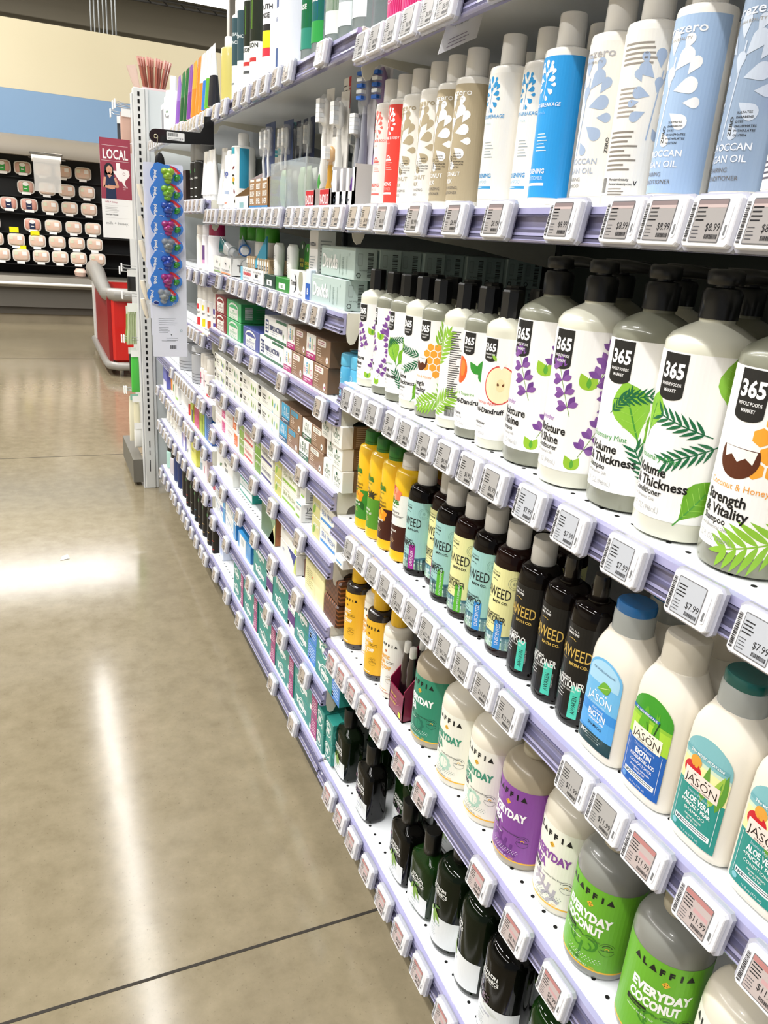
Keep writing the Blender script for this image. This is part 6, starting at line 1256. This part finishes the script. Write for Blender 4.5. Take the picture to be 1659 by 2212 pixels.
simple('b', 'white bottle with grey cap beside the brown capped tube', 3.150, 3.215, z, .10, 'f3f2ee', ('f0eeea', None))
simple('b', 'white bottle with red rose label', 3.06, 3.13, z, .11, 'f3f2ee', ('f5f4f0', band('f3f2ee', (.1, .7, 'cf3a3a', -.7, .9))))
simple('c', 'small lime and navy carton', 2.985, 3.04, z, .07, 'c5d84a', lambda a, L, h: a.rect(L*.5, 0, L, h*.7, '26305a', 1), .04)
simple('c', 'tall raspberry red carton', 2.865, 2.955, z, .115, 'c83a66', lambda a, L, h: a.text('energy', L*.7, h*.2, h*.08, 'e87a9a', .02, rot=90))
simple('c', 'tall lime green carton with yellow stripes', 2.765, 2.855, z, .115, 'a8bf2a', lambda a, L, h: (a.rect(L*.2, 0, L*.35, h, 'c9d84a', 1), a.rect(L*.65, 0, L*.75, h, '7f9a1f', 1)))
simple('c', 'tall cobalt blue carton with white lines', 2.63, 2.75, z, .118, '2460b4', lambda a, L, h: (a.rect(0, 0, L*.3, h, '5a96d6', 1), a.text('Bright', L*.45, h*.75, h*.06, 'f0f4fa', .02), a.lines(L*.45, h*.55, L*.9, 6, h*.06, h*.015, 'bcd4f0', 2)))
z = .3775
for k, y in enumerate((3.70, 3.60, 3.50, 3.42)):
    tube('crumpled cream tube standing near the far end panel', .03, y, z+.008, .10, .018, 'efebe0', 'e4e0d4', (0, 0, .3*k))
simple('c', 'low white box beside the cream tubes', 3.27, 3.38, z, .055, 'f2f1ee')
simple('c', 'lilac and white slim carton', 3.17, 3.25, z, .10, '9a98d0', lambda a, L, h: (a.rect(L*.4, 0, L, h, 'f2f0f4', 1), a.rect(L*.5, h*.4, L*.8, h*.8, 'd5a0e0', 2)))
simple('c', 'white carton with small fern picture', 3.06, 3.14, z, .095, 'f5f5f2', lambda a, L, h: a.leaf(L*.3, h*.1, h*.25, h*.12, 60, '3f5a4a', 2))
simple('c', 'yellow pouch with dark writing on the far sixth shelf', 2.93, 3.03, z, .095, 'e6e25a', lambda a, L, h: a.text('lime', L*.2, h*.5, h*.12, '3f5a1f', .02))
simple('b', 'clear bottle with speckled label beside the yellow pouch', 2.82, 2.90, z, .10, 'd5dcdf', ('e9ecee', band('dfe6ea', (.2, .6, '9ab0b8', -.6, .6))))
simple('c', 'white and pale pink carton', 2.72, 2.80, z, .09, 'f6eef0', lambda a, L, h: a.rect(L*.4, h*.3, L*.55, h*.6, 'e05a7a', 1))
jr = thing('jar', 'pink glass jar with magenta lid', 'jar', (.05, 2.645, z)); MB().lathe([(.030, 0), (.034, .003), (.034, .045), (.03, .05)], mat('b04a5a', .12, coat=.8), 32).build('jar_body', jr, smooth=50); MB().lathe([(.033, .050), (.0345, .052), (.0345, .078), (.032, .081), (.001, .081)], mat('b0217a', .3), 32).build('lid', jr, smooth=45)
z = .1405
for k, (y0, y1, c, cp, h, lb) in enumerate(((3.70, 3.78, 'a9cfc4', '17181a', .12, 'mint bottle with black cap at the far end of the lowest shelf'), (3.59, 3.67, 'c5bfc4', '15161a', .115, 'greyish bottle with black cap'), (3.47, 3.56, '2a3a6a', '1c2a56', .16, 'navy bottle with tan panel'), (3.36, 3.45, '16295c', '1c2f6a', .17, 'dark blue bottle with teal edge'), (3.24, 3.32, '1a1614', '121010', .17, 'black bottle with bronze print, far lowest shelf'))):
    simple('b', lb, y0, y1, z, h, c, (cp, band(c, (.3, .8, 'c29a6a', -.9, 0)) if k in (2, 4) else band(c, (.0, .9, '3f9a94', -1.2, -.8)) if k == 3 else None))
for k, y in enumerate((3.15, 3.05, 2.96, 2.875, 2.79, 2.70, 2.61)):
    col = ('c83a32', 'a8a89a', '2f7a9a', 'd9a85a', 'd9b46a', 'd9b46a', 'd8432f')[k]
    can('shaving_bottle', 'slim black bottle with green dot and %s emblem' % ('red', 'grey', 'blue', 'amber', 'gold', 'pale gold', 'bright red')[k], .038, y, z, .031, .19, '131110', '1a1816', band('141211', (.12, .135, col, -.5, .5), (.36, .375, col, -.5, .5), (.12, .375, col, -.5, -.38), (.80, .88, '5fc26a', -.15, .1)), .05, .029, 28)
carton('carton', 'pale lavender bottle box at the near end of the far lowest shelf', .02, 2.488, 2.545, .1575, .145, .05, 'd9dff2', lambda a, L, h: a.rect(L*.2, h*.1, L*.8, h*.6, 'b5c4ea', 1))
# ------------------------------------------------------------------ hook arm, hanging cards, store sign, side pegs
hk = thing('hook_arm', 'black plastic arm with white barcode sticker reaching out from the top rail', 'hook', (0, 2.45, 0)); bk = mat('0d0d0e', .35, coat=.3)
MB().prism([(-.016, 1.545), (-.016, 1.50), (-.180, 1.489)]+[(-.180+.018*cos(radians(t)), 1.507+.018*sin(radians(t))) for t in range(270, 89, -20)]+[(-.180, 1.525), (-.055, 1.528), (-.045, 1.545), (-.043, 1.572), (-.016, 1.576)], 0, .004, bk, 'xz').build('arm', hk)
MB().tube([(-.180+.005*cos(t*pi/5), -.002, 1.505+.005*sin(t*pi/5)) for t in range(11)]+[(-.178, -.003, 1.480), (-.177, -.003, 1.462)], .0012, mat('d5cfae', .3, .8), 6).build('wire_loop', hk)
Art().rrect(-.150, 1.500, -.100, 1.521, .002, 'f4f4f4').bars(-.147, 1.510, -.118, 1.519, 18, '222222').lines(-.147, 1.505, -.110, 2, .003, .0008, '555555').text('3.25', -.104, 1.503, .004, '222222', .02, al='r').build('sticker', lambda u, v, d: (u, -d, v), hk)
MB().oval([(.010, .003, 0), (.014, .005, .01), (.015, .006, .03), (.012, .006, .05), (.005, .003, .062)], bk, 20, 2.2).xform(lambda x, y, z: (x-.171, y-.003, z+1.402)).box(-.177, -.006, 1.384, -.167, -.002, 1.404, bk).build('clip', hk, smooth=50)
wc = None
cards = [(-.216, 2.462, 1.437, .112, .29), (-.212, 2.459, 1.36, .108, .26), (-.209, 2.456, 1.31, .107, .26), (-.208, 2.453, 1.26, .107, .26), (-.206, 2.450, 1.21, .105, .26), (-.204, 2.447, 1.147, .103, .26)]
for k, (x, y, z, w_, h) in enumerate(cards):
    r_ = thing('backing_card', 'white rounded backing card of the hanging strip, %s' % ['topmost', 'second down', 'third down', 'fourth down', 'fifth down', 'lowest, with barcode'][k], 'card', (x, y, z))
    p = []
    for cx, cy, a0 in ((w_-.004, -h+.004, -90), (w_-.004, -.004, 0), (.004, -.004, 90), (.004, -h+.004, 180)): p += [(cx+.004*cos(radians(a0+q*30)), cy+.004*sin(radians(a0+q*30))) for q in range(4)]
    MB().prism(p, 0, .0016, mat('e6e8f4', .4), 'xz').build('card', r_)
    a = Art()
    if k == 5:
        a.lines(.018, -.145, .092, 4, .006, .0009, '8a8f98').lines(.018, -.172, .06, 4, .005, .0009, '8a8f98').ring(.085, -.180, .004, .001, '8fb0b8', 2, 6).text('Y', .055, -.196, .006, '3a3f44', .02, al='c').lines(.04, -.204, .075, 2, .006, .0008, '6a6f78').lines(.026, -.212, .09, 1, .006, .0008, '6a6f78').bars(.05, -.236, .070, -.225, 16, '222222')
    else: a.ring(.5*w_, -h, 0.0001, .00005, 'b9bfd8', 1, 4).lines(.012, -.080, .04, 8, .004, .0008, 'a9afc0')
    a.build('print', lambda u, v, d: (u, -d, v), r_)
cols = ['a8d82a', '8ccf2a', '1f58c8', 'c02a8a', 'd5dde0', '1f50c0', 'b8248a', 'dfe6e6']
def pod_pack(c):
    r_ = thing('toothbrush_cover_pack', '', 'package', (0, 0, 0)); r_['group'] = 'toothbrush cover packs on the hanging strip'
    p = [(.046*cos(radians(t)), .029*sin(radians(t))) for t in range(-175, 80, 12)]+[(-.008, .030), (-.024, .034), (-.034, .031), (-.038, .022), (-.044, .014), (-.047, .004)]
    MB().prism(p, 0, .0012, mat('3a7fd8', .35, coat=.3), 'xz').build('card', r_)
    a = Art().text('steripod', -.033, -.029, .0092, 'f4f7fb', .035, rot=84, sx=1.0).ell(-.018, -.021, .0085, .0058, 'f2f4f8').ell(-.018, -.021, .0075, .0048, '1c2f78', 2).poly([(.008, .029), (.024, .024), (.040, .010), (.030, .006), (.014, .018)], 'd8303a', 2).text('kids', .018, .013, .006, 'f6e8e8', .02, rot=-38, l=4).line(.032, -.014, .030, -.022, .0009, 'dfe9f6', 2).line(.036, -.012, .036, -.020, .0009, 'dfe9f6', 2)
    a.build('print', lambda u, v, d: (u, -d, v), r_)
    m_ = mat(c, .08, trans=.45, coat=1) if c[0] not in 'dD' else mat(c, .05, trans=.75, coat=1)
    b = MB()
    for cx, cz, rx, rz, dp in ((-.006, .012, .011, .010, .012), (.010, .012, .012, .011, .012), (.003, -.001, .015, .011, .018), (.003, -.013, .011, .008, .013), (.002, .004, .008, .007, .022)):
        b.lathe([(.001, -dp), (.5, -dp*.92), (.85, -dp*.6), (1, -.001), (1, 0)], m_, 18); n = 18*5; b.v[-n:] = [(cx+x*rx, z, cz+y*rz) for x, y, z in b.v[-n:]]
    b.build('cover', r_, smooth=70)
    g_ = mat('2f9a2a', .12, trans=.2, coat=1); b = MB()
    for cx, cz, rx, rz, dp in ((.030, -.001, .009, .008, .007), (.027, -.008, .007, .004, .006)):
        b.lathe([(.001, -dp), (.6, -dp*.85), (1, -.001), (1, 0)], g_, 16); n = 16*4; b.v[-n:] = [(cx+x*rx, z, cz+y*rz) for x, y, z in b.v[-n:]]
    b.build('green_clip', r_, smooth=70)
    return r_
PC = {}
for k, (c, x, z) in enumerate(zip(cols, (-.155, -.156, -.156, -.156, -.157, -.160, -.161, -.172), (1.403, 1.357, 1.313, 1.262, 1.213, 1.164, 1.113, 1.068))):
    o = pod_pack(c); o.location = (x, 2.431+.0012*k, z); o.rotation_euler = (radians(3), radians((0, 2, -2, 0, 1, 2, 0, 6)[k]), 0)
    o['label'] = 'blue round card with %s toothbrush cover, %s on the hanging strip' % (('yellow-green', 'lime green', 'dark blue', 'magenta', 'clear', 'royal blue', 'purple-pink', 'clear bug-shaped')[k], ['topmost', 'second down', 'third down', 'fourth down', 'fourth from bottom', 'third from bottom', 'second from bottom', 'lowest'][k])

# LOCAL sign
sn = thing('store_sign', 'red and white vertical sign lettered LOCAL with a drawn woman and a state map', 'sign', (-.219, 3.9, 1.199)); W, H = .131, .416
MB().box(0, 0, 0, W, .003, H, mat('f6f5f2', .45)).build('panel', sn)
a = Art().rect(0, .166, W, H, '9a3f50'); sk = 'd9a184'
a.rect(.010, .386, .120, .3872, 'e8d8d8', 2).rect(.006, .3235, .122, .3247, 'e8d8d8', 2).text('LOCAL', .0655, .333, .040, 'fbf7f4', .02, w=.108, al='c')
a.poly([(.068, .318), (.084, .318), (.084, .296), (.098, .292), (.108, .294), (.122, .288), (.124, .270), (.116, .258), (.106, .248), (.102, .236), (.108, .222), (.098, .226), (.088, .244), (.080, .242), (.070, .256), (.052, .284), (.068, .284)], 'f6f1ee', 2).ring(.100, .274, .006, .0014, '9a3f50', 3, 14).text('AUSTIN', .093, .216, .0055, 'f0dada', .02, sx=.8).text('Texas', .093, .208, .0042, 'f0dada', 0, sx=.8)
a.ell(.036, .288, .020, .027, '24262c', 2).ell(.036, .270, .021, .018, '24262c', 2).ell(.038, .286, .0125, .018, sk, 3).rect(.032, .262, .043, .275, 'cc9276', 3).ell(.038, .278, .004, .0014, 'b85a58', 4).ell(.0335, .289, .0016, .001, '2a2020', 4).ell(.0425, .289, .0016, .001, '2a2020', 4).line(.0385, .287, .0395, .282, .0007, 'b87c64', 4)
a.poly([(.016, .256), (.030, .266), (.046, .266), (.062, .256), (.068, .230), (.062, .214), (.064, .166), (.020, .166), (.022, .214), (.012, .236)], '27324f', 3)
a.line(.018, .256, .013, .222, .010, sk, 4).line(.012, .218, .050, .211, .010, sk, 5).line(.060, .256, .071, .222, .010, sk, 4).line(.072, .218, .030, .220, .009, 'd29a7c', 4).ell(.0125, .219, .0055, .006, sk, 5).ell(.0715, .220, .005, .006, 'd29a7c', 5).ell(.053, .212, .006, .004, sk, 6).poly([(.028, .266), (.048, .266), (.038, .252)], sk, 4)
a.text('milk + honey', .015, .150, .009, 'b86a78', .01, w=.052).rect(.014, .139, .112, .1396, 'cfcac6', 2).lines(.014, .130, .09, 4, .0065, .0012, 'a8a4a2').text('Alissa Bayer / Founder', .014, .098, .0055, '3a3a3e', .02, w=.055).rect(.014, .086, .112, .0866, 'cfcac6', 2).text('milk + honey.', .014, .058, .0125, '3a3a3e', -.01, w=.098)
a.build('print', lambda u, v, d: (u, -d, v), sn)
MB().tube([(.131, .002, .40), (.145, .004, .41)], .003, mat('c8c8c8', .3, .8), 6).build('clip', sn)

# pegs and packs hanging on the aisle side of the end panel
mt_ = mat('b9bbbd', .3, .9); wt_ = mat('f3f3f3', .4)
pegs = [(4.00, 1.76), (4.10, 1.765), (4.22, 1.745), (4.00, 1.06), (4.10, 1.04), (4.02, .93), (4.02, .72), (4.14, .705), (4.02, .465), (4.12, .445)]
for k, (y, z) in enumerate(pegs):
    r_ = thing('peg_hook', 'thin metal peg with white scan tag on the side of the end panel', 'hook', (-.047, y, z))
    MB().tube([(0, 0, 0), (-.075, 0, .004), (-.085, 0, .010)], .002, mt_, 6).tube([(0, 0, .012), (-.085, 0, .018)], .0015, mt_, 6).build('peg', r_)
    MB().bbox(-.092, -.014, -.012, -.087, .014, .026, wt_, .001).build('scan_tag', r_)
def hang(name, label, y, z, h, w_, col, kind='flat', col2=None):
    r_ = thing(name, label, 'package', (-.09, y, z)); m_ = mat(col, .3, coat=.4)
    if kind == 'flat':
        MB().oval([(.004, w_*.5, -h), (.012, w_*.5, -h*.9), (.013, w_*.5, -h*.3), (.003, w_*.45, 0)], m_, 20, 3).xform(lambda x, yy, zz: (yy*.8, x, zz)).build('pouch', r_, smooth=60)
        MB().box(-.02, -.014, -.02, .02, -.0135, .012, mat(col2 or 'f2f2f0', .5)).build('header_card', r_)
    else:
        b = MB()
        for q in range(4): b.tube([(-.02+.012*q, .004*q, -.01), (-.022+.010*q, .004*q, -h*.6), (-.028+.012*q, .004*q, -h)], [.004, .006, .008], m_, 8)
        b.build('brushes', r_, smooth=60); MB().box(-.026, -.012, -.04, .024, -.0115, 0, mat(col2 or 'f2f2f0', .5)).build('header_card', r_)
    return r_
hang('hair_pouch', 'clear and pinkish pouch hanging high beside the red sign', 4.02, 1.74, .17, .06, 'c9a595')
hang('hair_pouch', 'dark grey pouch hanging behind the red sign', 4.22, 1.73, .40, .05, '3a3c40')
hang('cup_pouch', 'black rounded pouch hanging at the freezer side of the post', 4.03, 1.045, .09, .05, '101012')
hang('brush_pack', 'pack of pale green handled brushes hanging below the black pouch', 4.02, .90, .20, .05, 'b9c69a', 'rods', 'e9ece4')
hang('brush_pack', 'second pack of olive green brushes hanging nearer the post', 4.10, .88, .18, .05, '7f8f4a', 'rods', 'dfe4d6')
hang('sponge_pouch', 'bright green cone-shaped pack hanging low beside the post', 4.02, .66, .20, .05, '4fc04a')
hang('sponge_pouch', 'black netted pack beside the bright green one', 4.12, .66, .12, .04, '17181a')
hang('loofah_pack', 'long cream loofah pack hanging lowest on the side pegs', 4.02, .43, .25, .035, 'e6dfbf')
hang('loofah_pack', 'round cream bath pad pack with teal header beside the loofah', 4.12, .42, .24, .07, 'ebe6cf', 'flat', '8fc0b0')
hang('white_pouch', 'white sheet pack leaning at the foot of the end panel', 3.98, .30, .12, .05, 'eeeeea')
cr = mat('e9e0cc', .5)
for k, z in enumerate((1.43, 1.30, 1.20, 1.03, .95)):
    o = thing('wooden_handle', 'pale wooden brush handle peeking out between cards and post', 'brush', (0, 3.70, z), 0, 'pale brush handles by the post')
    MB().tube([(-.080, 0, 0), (-.074, 0, -.03), (-.060, .01, -.085)], [.010, .012, .007], cr, 12).build('handle', o, smooth=60)
    MB().tube([(-.0745, .0, -.03), (-.065, .06, -.02), (-.055, .141, -.02)], .0018, mt_, 6).build('peg', o)
# long pink sticks bundle on top of the end panel
bx = thing('stick_box', 'low pale pink box holding a bundle on top of the end panel', 'box', (-.03, 3.89, 1.8225)); MB().box(0, 0, 0, .11, .10, .002, mat('e8cfd0', .5)).box(0, 0, 0, .11, .002, .012, mat('e8cfd0', .5)).box(.108, 0, 0, .11, .10, .012, mat('e8cfd0', .5)).build('carton', bx)
s0 = None
for k in range(12):
    x = -.022+.0075*k
    if s0 is None:
        s0 = thing('stick_pack', 'slim rust pink wrapped stick standing in the bundle above the post', 'stick', (0, 0, 0), 0, 'pink wrapped sticks above the post'); MB().oval([(.003, .008, 0), (.0035, .010, .06), (.002, .010, .125)], mat('a8604f', .35, coat=.5, alpha=.9), 12).build('wrapper', s0, smooth=50); MB().box(-.004, -.006, .10, .004, .006, .135, mat('d9a59a', .3)).build('crimp', s0)
    o = s0 if k == 0 else copy_thing(s0); o.location = (x+.01, 3.94+.012*(k % 3), 1.826); o.rotation_euler = (0, radians(-12+2.6*k), .3)
cn = thing('clear_cone', 'clear cellophane bag leaning out above the white post', 'bag', (-.045, 3.93, 1.826)); MB().oval([(.012, .008, 0), (.018, .01, .05), (.022, .004, .095)], mat('e3c6bd', .1, alpha=.5), 14).build('bag', cn, smooth=60); cn.rotation_euler = (0, radians(-14), 0)
# small paper scrap on the floor
tag(MB().prism([(-.51, 3.00), (-.475, 3.01), (-.48, 3.05), (-.50, 3.04)], .0008, .002, mat('f4f4f2', .6), 'xy').build('paper_scrap'), 'tiny white paper scrap lying on the concrete floor', 'paper')
# bay tag stickers under the top shelves
for x, y, nm in ((.10, .95, 'nearest'), (.10, 2.1, 'farther')):
    q = thing('shelf_sticker', 'teal barcode sticker on the underside beam, %s one' % nm, 'sticker', (x, y, 1.53)); MB().box(0, 0, -.014, .034, .001, .014, mat('7fb0b4', .5)).build('sticker', q); Art().bars(.006, -.004, .028, .008, 16, '2a5a60').build('print', lambda u, v, d: (u, -d, v), q)
# ------------------------------------------------------------------ labels that single each thing out
ORD = ['first', 'second', 'third', 'fourth', 'fifth', 'sixth', 'seventh', 'eighth', 'ninth', 'tenth', 'eleventh', 'twelfth', 'thirteenth', 'fourteenth', 'fifteenth', 'sixteenth']
RAILNAME = {'N1': 'topmost nearest rail', 'N2': 'rail under tan and blue bottles', 'N3': 'rail under floral pump bottles', 'N4': 'rail under white capped dark bottles',
 'N5': 'rail under squat green bottles', 'N6': 'lowest nearest rail', 'MT': 'top rail above the toothbrushes', 'M2': 'rail under the toothbrush bins', 'MA': 'rail under pale mint cartons',
 'MB': 'rail under red and green cartons', 'MC': 'rail under leafy white cartons', 'MD': 'rail under pink and orange cartons', 'ME': 'rail under the yellow carton', 'MF': 'rail under upper teal cartons',
 'MG': 'lowest rail under teal cartons', 'FT': 'top rail by the white post', 'F2': 'short rail beside hanging cards', 'Fb': 'rail under the red capped can', 'Fc': 'rail under white spray cans',
 'Fd': 'rail under the silver canisters', 'Fe': 'rail under pink and blue cartons', 'Ff': 'rail under the yellow pouch', 'Fg': 'lowest rail under slim black bottles'}
for rail in TAGS:
    l = sorted([t for t in TAG_OBJS if t[0] == rail], key=lambda t: -t[1])
    for i, t in enumerate(l):
        pos = 'leftmost' if i == 0 else 'rightmost' if i == len(l)-1 else ORD[i]+' from left' if i < len(l)/2 else ORD[len(l)-1-i]+' from right'
        t[2]['label'] = 'white price tag, %s on the %s' % (pos, RAILNAME[rail])
def uniquify():
    tops = [o for o in bpy.data.objects if o.parent is None and 'label' in o and 'category' in o]
    by = {}
    for o in tops: by.setdefault(o['label'], []).append(o)
    for lb, l in by.items():
        if len(l) < 2: continue
        l.sort(key=lambda o: (-round(o.location.y - o.location.x*.75, 3), -o.location.z))
        for i, o in enumerate(l):
            if 'group' not in o: o['group'] = lb
            n = len(l); pos = 'leftmost' if i == 0 else 'rightmost' if i == n-1 else ORD[min(i, 15)]+' from left' if i <= n/2 else ORD[min(n-1-i, 15)]+' from right'
            wds = lb.split()[:9]
            while wds[-1].strip(',') in ('on', 'the', 'with', 'and', 'of', 'in', 'by', 'its', 'behind', 'under', 'beside', 'at', 'a', 'third', 'fourth', 'fifth', 'front', 'row', 'left', 'beside', 'standing', 'second'): wds.pop()
            o['label'] = ' '.join(wds).rstrip(',') + ', %s of %s alike' % (pos, ['', '', 'two', 'three', 'four', 'five', 'six', 'seven', 'eight', 'nine', 'ten'][n] if n <= 10 else 'those')
uniquify()
